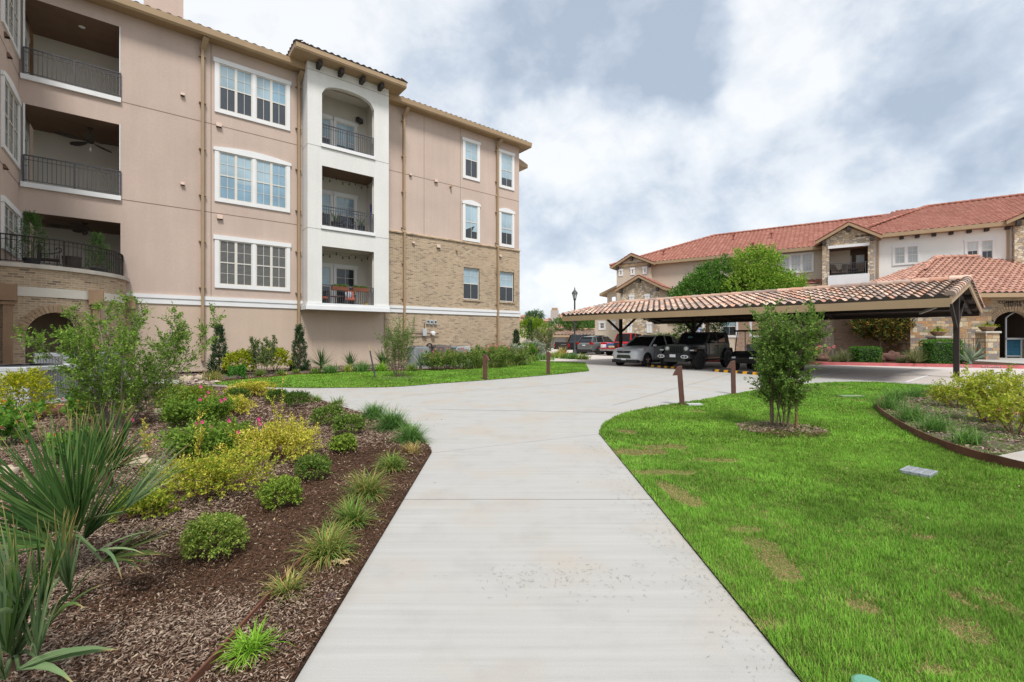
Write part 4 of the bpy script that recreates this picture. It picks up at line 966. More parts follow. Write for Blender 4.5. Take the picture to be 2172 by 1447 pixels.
def outdoor_chair(label, x, y, z, rz, cush, pillow=False, grp=None):
    wx, wy = FAC.world(x, y); t = thing('patio_chair', label, 'chair', (wx, wy, z), FAC.a + rz, grp)
    for sx in (-.27, .27):
        for sy in (-.25, .25): b = MB(); b.path([(sx, sy, 0), (sx, sy, .62 if sy < 0 else .85)], .018, 6); b.build('leg', IRON, t)
        b = MB(); b.beam((sx,-.28,.62),(sx,.28,.62),.05,.025); b.build('armrest', IRON, t)
    b = MB(); b.box(-.25,-.25,.36,.25,.22,.48); b.build('seat', cush, t, bevel=.03)
    b = MB(); b.prism([(.17,.46),(.27,.46),(.34,.92),(.25,.92)], -.25, .25, 'x'); b.build('backrest', cush, t, bevel=.03)
    return t
zf = 3.22
outdoor_chair('coral-cushioned iron chair at the right of the lowest tower balcony', O0+1.75, -.05, zf, -.25, CORAL)
outdoor_chair('coral-cushioned iron chair half hidden at the left end of the lowest tower balcony', O0+.18, -.15, zf, .5, CORAL)
t = mat('floral_print', (.35,.36,.42), .9, .9, 26)
b = MB(); b.ell((0,0,.2),(.22,.09,.2),12,8); o = b.build('throw_pillow', t, smooth=True); o.location = (*FAC.world(O0+1.68, -.12), zf+.46); o.rotation_euler = (-.3,0,FAC.a); tag(o, 'blue and white patterned pillow on the right coral chair', 'pillow')
t = thing('side_table', 'small dark round table between the two coral chairs', 'table', (*FAC.world(O0+.95, -.1), zf)); b = MB(); b.lathe([(0,.5),(.26,.5),(.26,.54),(0,.54)], n=18); b.build('tabletop', BROWN, t); b = MB(); b.path([(0,0,0),(0,0,.5)], .03); b.lathe([(.18,0),(.15,.03),(.02,.04)], n=12); b.build('pedestal', IRON, t)
TERR = mat('terracotta_box', (.20,.075,.045), .85, .2, 5)
for lab, x in (('brown railing planter box with green herbs, nearer the window side', O0+.92), ('brown railing planter box with sparse seedlings, right of the middle railing post', O0+2.0)):
    t = thing('railing_planter', lab, 'planter', (*FAC.world(x, TD+.02), zf+.78), FAC.a, 'planter boxes on the lowest tower railing'); b = MB(); b.prism([(-.10,0),(.10,0),(.13,.2),(-.13,.2)], -.42, .42, 'x'); b.build('box', TERR, t)
    n = 160; p = np.stack([rng.uniform(-.38,.38,n), rng.uniform(-.08,.08,n), rng.uniform(.18,.24,n)],1); leafs('herbs', p, np.stack([rng.normal(0,.5,n), rng.normal(0,.5,n), np.ones(n)],1), .12, .045, [(.05,.12,.02),(.10,.2,.03)], t)
b = MB(); b.lathe([(.0,0),(.10,0),(.12,.12),(.05,.24),(.03,.3),(0,.3)], n=12); o = b.build('watering_can', mat('yellow_plastic', (.55,.36,.04), .5, .05)); o.location = (*FAC.world(O1-.28, TD+.35), zf); tag(o, 'small yellow watering can at the right corner of the lowest tower balcony', 'watering can')
zf = 7.24
outdoor_chair('dark blue patio chair in the centre of the middle tower balcony', O0+1.65, -.1, zf, .2, NAVY)
outdoor_chair('dark blue patio chair cut off at the left edge of the middle tower balcony', O0+.05, -.2, zf, -.4, NAVY)
for lab, x, s in (('spiky potted plant behind the middle tower railing, left of its post', O0+.85, 1.0), ('spiky potted plant behind the middle tower railing near its right end', O1-.45, .85)):
    t = thing('potted_plant', lab, 'potted plant', (*FAC.world(x, -.35), zf), 0, 'spiky plants on the middle tower balcony'); b = MB(); pot(b, .2, .42); b.build('pot', mat('dark_pot', (.04,.04,.045), .6, .1), t)
    rosette('leaves', t, 34, .85*s, .035, (0,0,.4), [(.06,.11,.05),(.10,.16,.08)], .25, 1.3, .5)
b = MB(); b.path([(0,0,0),(0,0,1.9)], .015, 6); b.prism([(0,1.75),(.10,1.8),(.22,1.0),(.14,.75),(.02,.9)], -.02, .02, 'y', 1); o = b.build('folded_flag', [IRON, mat('flag_blue', (.05,.05,.16), .8, .5, 9)]); o.location = (*FAC.world(O1+.15, -.1), zf); tag(o, 'furled blue flag leaning at the right side of the middle tower balcony', 'flag')
for lab, z, dz, cap in (('string of dark lantern bulbs under the ceiling of the middle tower balcony', 10.05, .32, True), ('string of small bulbs under the ceiling of the lowest tower balcony', 6.05, .28, False)):
    t = thing('string_lights', lab, 'string lights', (*FAC.world(O0, -.4), z), FAC.a, 'string lights in the tower balconies'); Wd = O1-O0; b = MB(); pts = []
    for k in range(25): q = k/24; pts.append((q*Wd, 0, -dz*abs(math.sin(q*math.pi*3))*.6)); 
    b.path(pts, .008, 5); b.build('wire', IRON, t)
    for k in range(2, 24, 3): b = MB(); x, y, zz = pts[k]; b.lathe([(.012,0),(.022,-.04),(.045,-.14),(0,-.15)], (x,y,zz), 8); b.build('bulb', CORBEL, t)
t = thing('heater', 'black speaker box mounted high on the back wall of the arched top balcony', 'speaker', (*FAC.world(O1-.15, .75), 13.95), FAC.a + .5); b = MB(); b.box(-.20,-.12,-.10,.20,.10,.14); b.build('case', CORBEL, t, bevel=.02); b = MB(); b.box(-.17,-.125,-.08,.17,-.121,.12); b.build('grille', IRON, t)
t.name = 'outdoor_speaker'
# ================================================================ CARPORT
def carport(label, near, ax, ex, ln, wd, ze, zr, posts, grp, pitch=.33, courses=9, detail=True):
    a = math.atan2(-ax[1], -ax[0]); t = thing('carport', label, 'carport', (near[0]+ax[0]*ln, near[1]+ax[1]*ln, 0), a, grp)
    # local: x runs along the ridge toward the near end, y across (away), eave at y=0
    hw = wd/2; sl = math.hypot(hw, zr-ze); u1, u2 = Vector((0, hw, zr-ze)), Vector((0, -hw, zr-ze))
    tile_roof('roof', t, (0,0,ze), (ln,0,ze), u1, sl, pitch, sl/courses, .08, PAL_PEACH, None, 6, .065, seed=4, butt_shade=.25)
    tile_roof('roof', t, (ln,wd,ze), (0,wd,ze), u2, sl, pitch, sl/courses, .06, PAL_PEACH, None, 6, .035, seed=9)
    caps('ridge_cap', t, (-.05,hw,zr+.06), (ln+.05,hw,zr+.06), .15, .55)
    for x in (.0, ln):
        for s in (0, 1): p0, p1 = (x, s*wd, ze+.06), (x, hw, zr+.06); caps('rake_cap', t, p0, p1, .13, .5, seed=5+s)
    b = MB(); fh = .31
    b.box(0, -.05, ze-fh, ln, .0, ze-.03); b.build('fascia', TAN, t); b = MB(); b.box(0, wd, ze-fh, ln, wd+.05, ze-.03); b.build('fascia', TAN, t); b = MB(); b.box(.05, wd-.05, ze-fh+.004, ln-.05, wd-.002, ze-.12); b.box(.05, .002, ze-fh+.004, ln-.05, .05, ze-.12); b.build('fascia_liner', BRONZE, t)  # dark boxes added behind the fascias so their inner faces read dark
    for x0, x1 in ((-.05, 0), (ln, ln+.05)):
        b = MB()
        for s in (0, 1):
            y0 = s*wd + (-.05 if s == 0 else .05); b.add([(x0,y0,ze-fh*.72),(x1,y0,ze-fh*.72),(x1,y0,ze-.0),(x0,y0,ze-.0),(x0,hw,zr-fh*.72),(x1,hw,zr-fh*.72),(x1,hw,zr+.02),(x0,hw,zr+.02)],[(0,1,2,3),(4,7,6,5),(0,4,5,1),(1,5,6,2),(2,6,7,3),(3,7,4,0)])
        b.build('barge_board', TAN, t)
    b = MB(); g = .10
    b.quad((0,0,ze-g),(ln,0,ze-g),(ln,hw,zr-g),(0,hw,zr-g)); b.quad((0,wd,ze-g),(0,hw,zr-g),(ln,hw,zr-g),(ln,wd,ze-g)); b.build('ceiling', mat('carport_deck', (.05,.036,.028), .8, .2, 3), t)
    for q in (.28, .62):
        for y, z in ((hw*q, ze+(zr-ze)*q), (wd-hw*q, ze+(zr-ze)*q)): b = MB(); b.box(.05, y-.05, z-g-.2, ln-.05, y+.05, z-g-.01); b.build('purlin', BRONZE, t)
    for x in posts:
        y = hw; b = MB(); b.box(x-.085, y-.085, 0, x+.085, y+.085, zr-.22); b.box(x-.15, y-.15, -.02, x+.15, y+.15, .03); b.build('post', BRONZE, t, bevel=.012)
        b = MB(); b.beam((x,.15,ze-.10),(x,hw,zr-.30),.12,.22); b.beam((x,wd-.15,ze-.10),(x,hw,zr-.30),.12,.22); b.build('rafter', BRONZE, t)
        for s in (-1, 1):
            b = MB(); b.beam((x, y+s*.10, ze-.88), (x, y+s*hw*.42, zr-.30-(zr-ze)*.42), .10, .12); b.build('knee_brace', BRONZE, t)
        if detail:
            b = MB(); b.beam((x, .05, ze-fh+.02), (x-.55, 1.2, ze-fh-.12), .07, .07); b.build('strut', mat('grey_steel', (.22,.20,.19), .5, .1), t)
    return t
CL = 16.6
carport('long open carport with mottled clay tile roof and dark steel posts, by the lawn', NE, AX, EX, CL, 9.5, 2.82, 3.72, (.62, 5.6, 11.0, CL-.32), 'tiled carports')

# ================================================================ RIGHT-HAND THREE-STOREY BUILDING
RB = Frame(28.4, 42, -34.5); X = RB.X
B = thing('apartment_building', 'long three-storey apartment building with red tile roof behind the carport', 'building', (*RB.o, 0), RB.a)
EZ = RB.Z(1741, 524, 0)
xl, xr, xb0, xb1 = X(1308), X(1746), X(1740, 1.3), X(1857, 1.3)
b = MB(); b.wall(xl, xr+2, -.1, EZ+.1); b.quad((xl,0,-.1),(xl,0,EZ),(xl,14,EZ),(xl,14,-.1)); b.build('beige_wall', BEIGE, B)
b = MB(); b.wall(X(1560), xr+1, -.1, RB.Z(1700,604), (), -.05); b.build('brick_base', BRICK2, B)
def pr(px, py, d=0): return X(px, d), RB.Z(px, py, d)
# roofs
yr = 7.6; zr1 = RB.Z(1750, 473, -yr); xrid = X(1515, -yr)
upv = Vector((0, yr+.6, zr1-EZ)); hsl = upv.length
def rclip(u, v): return (xl-.6+u) > (xl-.6) + (xrid-xl+.6)*v/hsl - .2
tile_roof('roof', B, (xl-.6,-.6,EZ), (xr+14,-.6,EZ), upv, hsl, .40, .46, .05, PAL_RED, rclip, 4, .03, seed=12, butt_shade=.5, spread=.07)
hl = Vector((xrid-xl+.6, 0, zr1-EZ)); b = MB(); b.add([(xl-.6,-.6,EZ),(xl-.6,15.8,EZ),(xrid,yr,zr1)],[(0,1,2)]); b.quad((xrid,yr,zr1),(xl-.6,15.8,EZ),(xr+14,15.8,EZ),(xr+14,yr,zr1)); b.build('roof', mat('roof_tile_red', (.40,.125,.08), .85, .15, 3), B)
caps('ridge_cap', B, (xrid,yr,zr1+.05), (xr+14,yr,zr1+.05), .14, .5, PAL_RED); caps('hip_cap', B, (xl-.6,-.6,EZ+.05), (xrid,yr,zr1+.05), .14, .5, PAL_RED)
b = MB(); b.box(xl-.6, -.64, EZ-.30, xr+.3, -.55, EZ+.0); b.box(xl-.6, -.55, EZ-.30, xr+.3, 0, EZ-.26); b.build('gutter', TAN, B)
for px, py in ((1556,503),(1636,500),(1597,522),(1408,537)):
    q = (EZ-RB.Z(px,py,-2)); d = -3.2
    for _ in range(12):
        xx, zz = pr(px, py+6, d); zroof = EZ + (zr1-EZ)*(-d+.6)/(yr+.6); d -= (zz-zroof)*.6
    b = MB(); b.lathe([(.07,-.3),(.07,.62),(.0,.62)], (xx, -d, zz), 8); b.box(xx-.14,-d-.14,zz+.5,xx+.14,-d+.14,zz+.62); b.build('roof_vent', mat('vent_red', (.30,.09,.07), .7, .1), B)
# white wing with the taller hip roof
WD = 1.0; EW = RB.Z(1873, 499, WD); xw0, xw1 = X(1850, WD), X(2160, WD)
b = MB(); b.wall(xw0, xw1+14, 2.0, EW+.1, (), -WD); b.build('white_wall', BWHITE, B)
y2 = 8.0; zr2 = RB.Z(1966, 439, -y2); x2 = X(1966, -y2)
up2 = Vector((0, y2+WD+.7, zr2-EW)); h2 = up2.length; xe = xw1+16
def wclip(u, v): return u > (x2-xw0+1.2)*max(0, v/h2) - 2.2
tile_roof('roof', B, (xw0-1.2,-WD-.7,EW), (xe,-WD-.7,EW), up2, h2, .40, .46, .05, PAL_RED, wclip, 4, .03, seed=13, butt_shade=.5, spread=.07)
caps('hip_cap', B, (xw0-1.0,-WD+.6,EW+.75), (x2,y2,zr2+.05), .15, .5, PAL_RED); caps('ridge_cap', B, (x2,y2,zr2+.05), (xe,y2,zr2+.05), .14, .5, PAL_RED)
b = MB(); b.quad((x2,y2,zr2),(xw0-1.2,y2+8,EW),(xe,y2+8,EW),(xe,y2,zr2)); b.add([(xw0-1.2,-WD-.6,EW-.02),(xw0-1.2,y2+8,EW),(x2,y2,zr2-.03)],[(0,1,2)]); b.build('roof', mat('roof_tile_red', (.40,.125,.08)), B)
b = MB(); b.box(xb1-.2, -WD-.74, EW-.30, xe, -WD-.65, EW); b.box(xb1-.2, -WD-.65, EW-.30, xe, -WD, EW-.26); b.build('gutter', TAN, B)
for px in (1912, 1945, 1980, 2016, 2054, 2091, 2135): x = X(px, WD); b = MB(); b.box(x-.12,-WD-.42,EW-.52,x+.12,-WD,EW-.26); b.build('corbel', CORBEL, B)
# gabled stone balcony bay
SD = 1.6
gx0, gx1 = X(1744, SD), X(1854, SD); gz0 = RB.Z(1850, 503, SD); gap = RB.Z(1802, 481, SD); gm = X(1800, SD)
ox0, ox1, oz0, oz1 = X(1759, SD), X(1841, SD), RB.Z(1800, 583, SD), RB.Z(1800, 524, SD)
b = MB(); b.wall(gx0, gx1, -.1, gz0, [(ox0, ox1, oz0, oz1)], -SD, .5); b.add([(gx0,-SD,gz0),(gx1,-SD,gz0),(gm,-SD,gap)],[(0,1,2)])
b.quad((gx0,-SD,-.1),(gx0,-SD,gz0),(gx0,2,gz0),(gx0,2,-.1)); b.quad((gx1,-SD,-.1),(gx1,2,-.1),(gx1,2,gz0),(gx1,-SD,gz0)); b.build('stone_bay', STONE, B)
def gable_roof(x0, x1, xm, z0, zt, yf, yb, ov=.5, pal=PAL_RED, name='gable_roof', fas=TAN):
    w0, w1 = xm-x0+ov, x1-xm+ov; s0 = (zt-z0)/(xm-x0); s1 = (zt-z0)/(x1-xm); b = MB()
    for x, w, s, e in ((x0-ov, w0, s0, 1), (x1+ov, w1, s1, -1)):
        zz = zt-w*s
        for za, zb, m in ((.05, .28, 0), (.29, .37, 1)):
            b.add([(x,yf-.45,zz+za),(xm,yf-.45,zt+za),(xm,yb,zt+za),(x,yb,zz+za),(x,yf-.45,zz+zb),(xm,yf-.45,zt+zb),(xm,yb,zt+zb),(x,yb,zz+zb)],[(0,3,2,1),(4,5,6,7),(0,1,5,4),(2,3,7,6),(0,4,7,3)], m)
    o = b.build(name, [fas, mat('roof_edge_red', (.30,.10,.075), .85, .25, 5)], B)
    tile_roof(name, o, (x0-ov,yb,zt-w0*s0+.37), (x0-ov,yf-.48,zt-w0*s0+.37), (1,0,s0), w0*math.hypot(1,s0), .4, .46, .05, pal, None, 4); tile_roof(name, o, (x1+ov,yf-.48,zt-w1*s1+.37), (x1+ov,yb,zt-w1*s1+.37), (-1,0,s1), w1*math.hypot(1,s1), .4, .46, .05, pal, None, 4)
    for x in (x0+.15, xm, x1-.15): zc = zt-abs(x-xm)*(s0 if x < xm else s1); c = MB(); c.box(x-.13, yf-.40, zc-.42, x+.13, yf, zc-.06); c.build('corbel', CORBEL, B)
gable_roof(gx0, gx1, gm, gz0, gap, -SD, 5)
b = MB(); b.quad((ox0-.3,.6,oz0),(ox1+.3,.6,oz0),(ox1+.3,.6,oz1),(ox0-.3,.6,oz1)); b.quad((ox0-.3,-SD+.5,oz1-.02),(ox1+.3,-SD+.5,oz1-.02),(ox1+.3,.6,oz1-.02),(ox0-.3,.6,oz1-.02),1); b.quad((ox0,-SD+.5,oz0),(ox0,-SD+.5,oz1),(ox0,.6,oz1),(ox0,.6,oz0)); b.quad((ox1,-SD+.5,oz0),(ox1,.6,oz0),(ox1,.6,oz1),(ox1,-SD+.5,oz1)); b.quad((ox0-.3,-SD+.5,oz0),(ox1+.3,-SD+.5,oz0),(ox1+.3,.6,oz0),(ox0-.3,.6,oz0)); b.build('balcony_recess', [mat('recess_brown', (.16,.11,.085), .9, .05), SOFFIT], B)
wb = (ox1-ox0)/3
for k in range(3): window(B, ox0+wb*k+.18, ox0+wb*(k+1)-.12, oz0+.35, oz1-.45, .58, 1, 1, 'flat', 0, (3, 1), 3, G_PALE, G_BLIND, name='balcony_window')
b = MB(); b.box(ox0-.1, -SD-.10, oz1-.02, ox1+.1, -SD+.1, oz1+.22); b.build('lintel', WHITE, B); b = MB(); b.box(ox0-.1, -SD-.12, oz0-1.1, ox1+.1, -SD+.05, oz0+.02); b.build('white_panel', WHITE, B)
railing(B, [(ox0, -SD+.1), (ox1, -SD+.1)], oz0, 1.05, .16, 1.6)
nb = RB.Z(2170, 466, SD); b = MB(); x0 = X(2152, SD); b.box(x0, -SD, 0, x0+5, 3, nb-.2); b.build('stone_bay', STONE, B); gable_roof(x0, x0+5, x0+2.5, nb-.1, nb+1.1, -SD, 4)
b = MB(); x = X(2143, SD); b.beam((x,-WD-.08,EW-.4),(x,-WD-.08,0),.14,.12); x = X(1862,WD); b.beam((x,-WD-.08,EW-.4),(x,-WD-.08,2),.14,.12); b.build('downspout', TAN, B)
# windows
x0, z1 = pr(1652, 541); x1, _ = pr(1726, 535); z0 = RB.Z(1726, 577)
window(B, x0, x1, z0, RB.Z(1690, 537), 0, 3, 1, 'flat', .13, (2, 2), 3, [G_PALE]*3, [G_PALE]*3, mull=.15, muntin=.02)
for a, c, t, bt in ((1893, 1951, 519, 562), (2046, 2111, 506, 553)): window(B, X(a,WD), X(c,WD), RB.Z((a+c)/2, bt, WD), RB.Z((a+c)/2, t, WD), -WD, 2, 1, 'flat', .13, (2, 1), 2, [G_PALE]*2, [G_PALE]*2 if a < 2000 else [G_DARK]*2, mull=.17)
# lower pent roof, arched windows at the ground floor
zp = RB.Z(1720, 604); b = MB(); b.prism([(-1.0, zp),(-1.05, zp-.25),(0, zp-.25),(0, zp+.02)], X(1560), xr+.2, 'x'); b.build('pent_eave', TAN, B); tile_roof('pent_roof', B, (X(1560),-1.05,zp), (xr+.2,-1.05,zp), (0,1,.45), 1.15, .4, .4, .05, PAL_RED, None, 4)
def arch_window(parent, x0, x1, z0, zs, y, mull=True, g=G_SLAT):
    xm, r = (x0+x1)/2, (x1-x0)/2; out = [(x0,z0)] + [(x1,z0)] + [(xm+r*math.cos(t), zs+r*math.sin(t)) for t in np.linspace(0, math.pi, 17)]
    b = MB(); b.prism(out, y-.05, y-.04, 'y'); f = MB()
    for p, q in zip(out, out[1:] + out[:1]): f.beam((p[0],y-.07,p[1]), (q[0],y-.07,q[1]), .12, .16, 0, (0,1,0))
    if mull: f.beam((xm,y-.07,z0),(xm,y-.07,zs+r),.10,.12,0,(0,1,0)); f.beam((x0,y-.07,zs),(x1,y-.07,zs),.10,.12,0,(0,1,0))
    o = f.build('window', WHITE, parent); b.build('glass', g, o)
arch_window(B, X(1660), X(1718), RB.Z(1690,718), RB.Z(1690,690), -.05)
arch_window(B, X(1413), X(1447), 3.2, RB.Z(1425,640), 0, True, G_DARK)
for a, c, t, bt in ((1468,1494,668,700),(1528,1566,670,716),(1590,1625,668,716)): window(B, X(a), X(c), RB.Z(a,bt), RB.Z(a,t), 0, 1, 1, 'flat', .2, (2,1), 2, G_BLIND, G_DARK)
# left gable with three small windows
g0, g1, gmm = X(1308,.5), X(1381,.5), X(1341,.5); gz = RB.Z(1381,560,.5); gt = RB.Z(1341,545,.5)
b = MB(); b.wall(g0, g1, -.1, gz, (), -.5); b.add([(g0,-.5,gz),(g1,-.5,gz),(gmm,-.5,gt)],[(0,1,2)]); b.quad((g0,-.5,-.1),(g0,-.5,gz),(g0,4,gz),(g0,4,-.1)); b.quad((g1,-.5,-.1),(g1,0,-.1),(g1,0,gz),(g1,-.5,gz)); b.build('gable_wall', BEIGE, B); gable_roof(g0, g1, gmm, gz, gt, -.5, 6)
for px, t, bt in ((1317,571,586),(1342,568,583.5),(1368,566,581.5)): window(B, X(px-4.6,.5), X(px+4.6,.5), RB.Z(px,bt,.5), RB.Z(px,t,.5), -.5, 1, 1, 'flat', .16, (1,1), 1, G_DARK, G_DARK, hung=False)
# stone gabled block below it
q = 3.0; s0, s1, sm = X(1316,q), X(1399,q), X(1357,q); sz, st = RB.Z(1399,611,q), RB.Z(1357,591,q)
b = MB(); b.wall(s0, s1, -.1, sz, (), -q); b.add([(s0,-q,sz),(s1,-q,sz),(sm,-q,st)],[(0,1,2)]); b.quad((s0,-q,-.1),(s0,-q,sz),(s0,0,sz),(s0,0,-.1)); b.build('stone_block', STONE, B)
b = MB(); b.quad((s1,-q,-.1),(s1,0,-.1),(s1,0,sz),(s1,-q,sz)); b.build('beige_wall', BEIGE, B); gable_roof(s0, s1, sm, sz, st, -q, .5)
for px, t, bt in ((1340,626,650),(1373,624,648),(1336,686,706),(1377,684,706)): window(B, X(px-5,q), X(px+5,q), RB.Z(px,bt,q), RB.Z(px,t,q), -q, 1, 1, 'flat', .2, (1,1), 1, G_DARK, G_DARK, hung=False)
# low lean-to at the far left with an open window
q = -1.5; l0, l1 = X(1288,q), X(1312,q); lz, lt = RB.Z(1288,622,q), RB.Z(1308,611,q)
b = MB(); b.wall(l0, l1, -.1, lz, [(X(1298,q), X(1306,q), RB.Z(1300,642,q), RB.Z(1300,630,q))], -q); b.add([(l0,-q,lz),(l1,-q,lz),(l1,-q,lt)],[(0,1,2)]); b.build('lean_to_wall', BEIGE, B)
b = MB(); b.add([(l0-.8,-q-.5,lz-.35),(l1,-q-.5,lt),(l1,-q+3,lt),(l0-.8,-q+3,lz-.35),(l0-.8,-q-.5,lz-.05),(l1,-q-.5,lt+.3),(l1,-q+3,lt+.3),(l0-.8,-q+3,lz-.05)],[(0,3,2,1),(4,5,6,7),(0,1,5,4),(0,4,7,3)]); b.build('lean_to_roof', TAN, B)
for a, c in ((1270,1285),(1298,1306)): window(B, X(a,q), X(c,q), RB.Z(a,700,q), RB.Z(a,682,q), -q, 1, 1, 'flat', .2, (2,2), 2, G_DARK, G_DARK)
b = MB(); b.wall(X(1262,q), l0, -.1, RB.Z(1275,675,q), (), -q); b.build('beige_wall', BEIGE, B)
# chairs on its balcony
WICK = mat('brown_wicker', (.20,.14,.10), .9, .3, 20)
for i, (lab, f) in enumerate((('brown wicker lounge chair at the left of the stone-gabled balcony', .17), ('brown high-backed wicker chair in the middle of the stone-gabled balcony', .48), ('brown wicker chair at the right of the stone-gabled balcony', .80))):
    t = thing('wicker_chair', lab, 'chair', (*RB.world(ox0+(ox1-ox0)*f, -.35), oz0), RB.a + (.5 - f), 'wicker chairs on the stone-gabled balcony'); b = MB(); b.box(-.38,-.38,.30,.38,.34,.46); b.build('seat', WICK, t, bevel=.04)
    b = MB(); b.prism([(.22,.42),(.36,.42),(.48,1.15),(.36,1.2)], -.36, .36, 'x'); b.build('backrest', WICK, t, bevel=.04)
    for s in (-1, 1): b = MB(); b.box(s*.38-.04,-.36,.30,s*.38+.04,.36,.66); b.build('armrest', WICK, t, bevel=.03)
    for sx in (-.32, .32):
        for sy in (-.3, .28): b = MB(); b.box(sx-.03,sy-.03,0,sx+.03,sy+.03,.31); b.build('leg', IRON, t)
t = thing('patio_table', 'small dark table among the wicker chairs of the stone-gabled balcony', 'table', (*RB.world(ox0+(ox1-ox0)*.64, -.7), oz0)); b = MB(); b.lathe([(0,.5),(.4,.5),(.4,.55),(0,.55)], n=16); b.build('tabletop', IRON, t); b = MB(); b.lathe([(.25,0),(.06,.1),(.06,.5)], n=10); b.build('pedestal', IRON, t)

# ================================================================ COMMUNITY CENTRE
CC = Frame(30.0, 31.0, -7.0); cx_ = CC.X
K = thing('community_centre', 'single-storey brick and stone community centre with clay tile hip roof', 'building', (*CC.o, 0), CC.a)
EK = CC.Z(2130, 623, .7)
ax0, ax1 = cx_(2108), cx_(2194); acx, ar = (ax0+ax1)/2, (ax1-ax0)/2; zsk = CC.Z(2130, 688) ; zak = zsk + ar*.72
def archz(x): q = (x-acx)/ar; return zsk + (zak-zsk)*math.sqrt(max(0, 1-q*q))
b = MB(); w0, w1 = cx_(2081), ax1+4
b.wall(w0, w1, 0, EK, [(ax0, ax1, -.1, zak+.02)], 0, .5)
for k in range(20):
    xa, xb = ax0+(ax1-ax0)*k/20, ax0+(ax1-ax0)*(k+1)/20; b.quad((xa,0,archz(xa)),(xb,0,archz(xb)),(xb,0,zak+.02),(xa,0,zak+.02)); b.quad((xa,0,archz(xa)),(xa,.5,archz(xa)),(xb,.5,archz(xb)),(xb,0,archz(xb)))
b.build('brick_wall', BRICK, K)
b = MB(); n = 26
for k in range(n):
    t0, t1 = math.pi*k/n+.012, math.pi*(k+1)/n-.012; q = []
    for f in (1.0, 1.0+.38/ar):
        for t in (t0, t1): q.append((acx-math.cos(t)*ar*f, -.04, zsk+math.sin(t)*((zak-zsk)+(f-1)*ar)))
    b.add(q + [(x, .02, z) for x, y, z in q], [(0,1,3,2),(0,4,5,1),(2,3,7,6),(0,2,6,4),(1,5,7,3)])
b.build('arch_bricks', mat('arch_brick_pale', (.42,.30,.20), .9, .2, 6), K)
b = MB(); b.quad((ax0-.6,3.6,0),(ax1+.6,3.6,0),(ax1+.6,3.6,4),(ax0-.6,3.6,4)); b.quad((ax0-.6,.5,0),(ax0-.6,.5,4),(ax0-.6,3.6,4),(ax0-.6,3.6,0)); b.quad((ax1+.6,.5,0),(ax1+.6,3.6,0),(ax1+.6,3.6,4),(ax1+.6,.5,4)); b.quad((ax0-.6,.5,zak+.1),(ax1+.6,.5,zak+.1),(ax1+.6,3.6,zak+.1),(ax0-.6,3.6,zak+.1)); b.build('entry_passage', mat('passage_brown', (.13,.095,.07), .9, .1), K)
sw0 = cx_(1931, .7); b = MB(); b.wall(sw0, w0+.05, 0, EK, (), -.7); b.quad((sw0,-.7,0),(sw0,-.7,EK),(sw0,6,EK),(sw0,6,0)); b.quad((w0+.05,-.7,0),(w0+.05,0,0),(w0+.05,0,EK),(w0+.05,-.7,EK)); b.build('stone_wall', ASHLAR, K)
bw0 = cx_(1767, -1.6); b = MB(); b.wall(bw0, sw0+.3, 0, EK-.2, (), 1.6); b.quad((bw0,1.6,0),(bw0,1.6,EK-.2),(bw0,9,EK-.2),(bw0,9,0)); b.build('brick_wall', BRICK2, K)
b = MB(); b.box(cx_(1753,-1.6), 1.5, 0, bw0-.001, 2.4, EK-.3); b.build('stone_corner', STONE, K)
for px in (1765, 1901): b = MB(); x = cx_(px,-1.5); b.box(x-.09, 1.42, 0, x+.09, 1.59, CC.Z(px, 706, -1.5) if px < 1800 else EK-.2); b.build('downspout', mat('downspout_cream', (.45,.38,.28), .6, .05), K)
b = MB(); b.box(bw0-.6, -1.42, EK-.28, w1+1, -1.33, EK-.02); b.box(bw0-.6, -1.33, EK-.28, w1+1, 1.6, EK-.22); b.build('fascia', TAN, K)
yk = 5.2; zk = CC.Z(2080, 546, -yk); hx = cx_(1985, -yk); uk = Vector((0, yk+1.4, zk-EK)); hk = uk.length; re0 = hx-(yk+1.4)*1.15
tile_roof('roof', K, (re0,-1.4,EK-.02), (w1+1,-1.4,EK-.02), uk, hk, .42, .46, .085, PAL_CLAY, lambda u, v: u > (hx-re0)*v/hk - .35, 6, .065, seed=21, butt_shade=.2, spread=.06)
caps('hip_cap', K, (re0,-1.4,EK+.06), (hx,yk,zk+.06), .17, .5, PAL_CLAY); caps('ridge_cap', K, (hx,yk,zk+.06), (w1+1,yk,zk+.06), .17, .5, PAL_CLAY)
tile_roof('roof', K, (re0,8.0,EK-.02), (re0,-1.4,EK-.02), (hx-re0,0,zk-EK), math.hypot(hx-re0,zk-EK), .42, .46, .075, PAL_CLAY, lambda u, v: (8.0-yk)*v/math.hypot(hx-re0,zk-EK)-.3 < u < 9.4-(yk+1.4)*v/math.hypot(hx-re0,zk-EK)+.3, 5, .04, seed=22)
b = MB(); b.add([(re0,-1.4,EK-.08),(re0,8.0,EK-.08),(hx,yk,zk-.05)],[(0,1,2)]); b.quad((hx,yk,zk),(re0,8.0,EK),(w1+1,8.0,EK),(w1+1,yk,zk)); b.build('roof', mat('roof_tile_clay', (.45,.21,.13), .85, .15, 3), K)
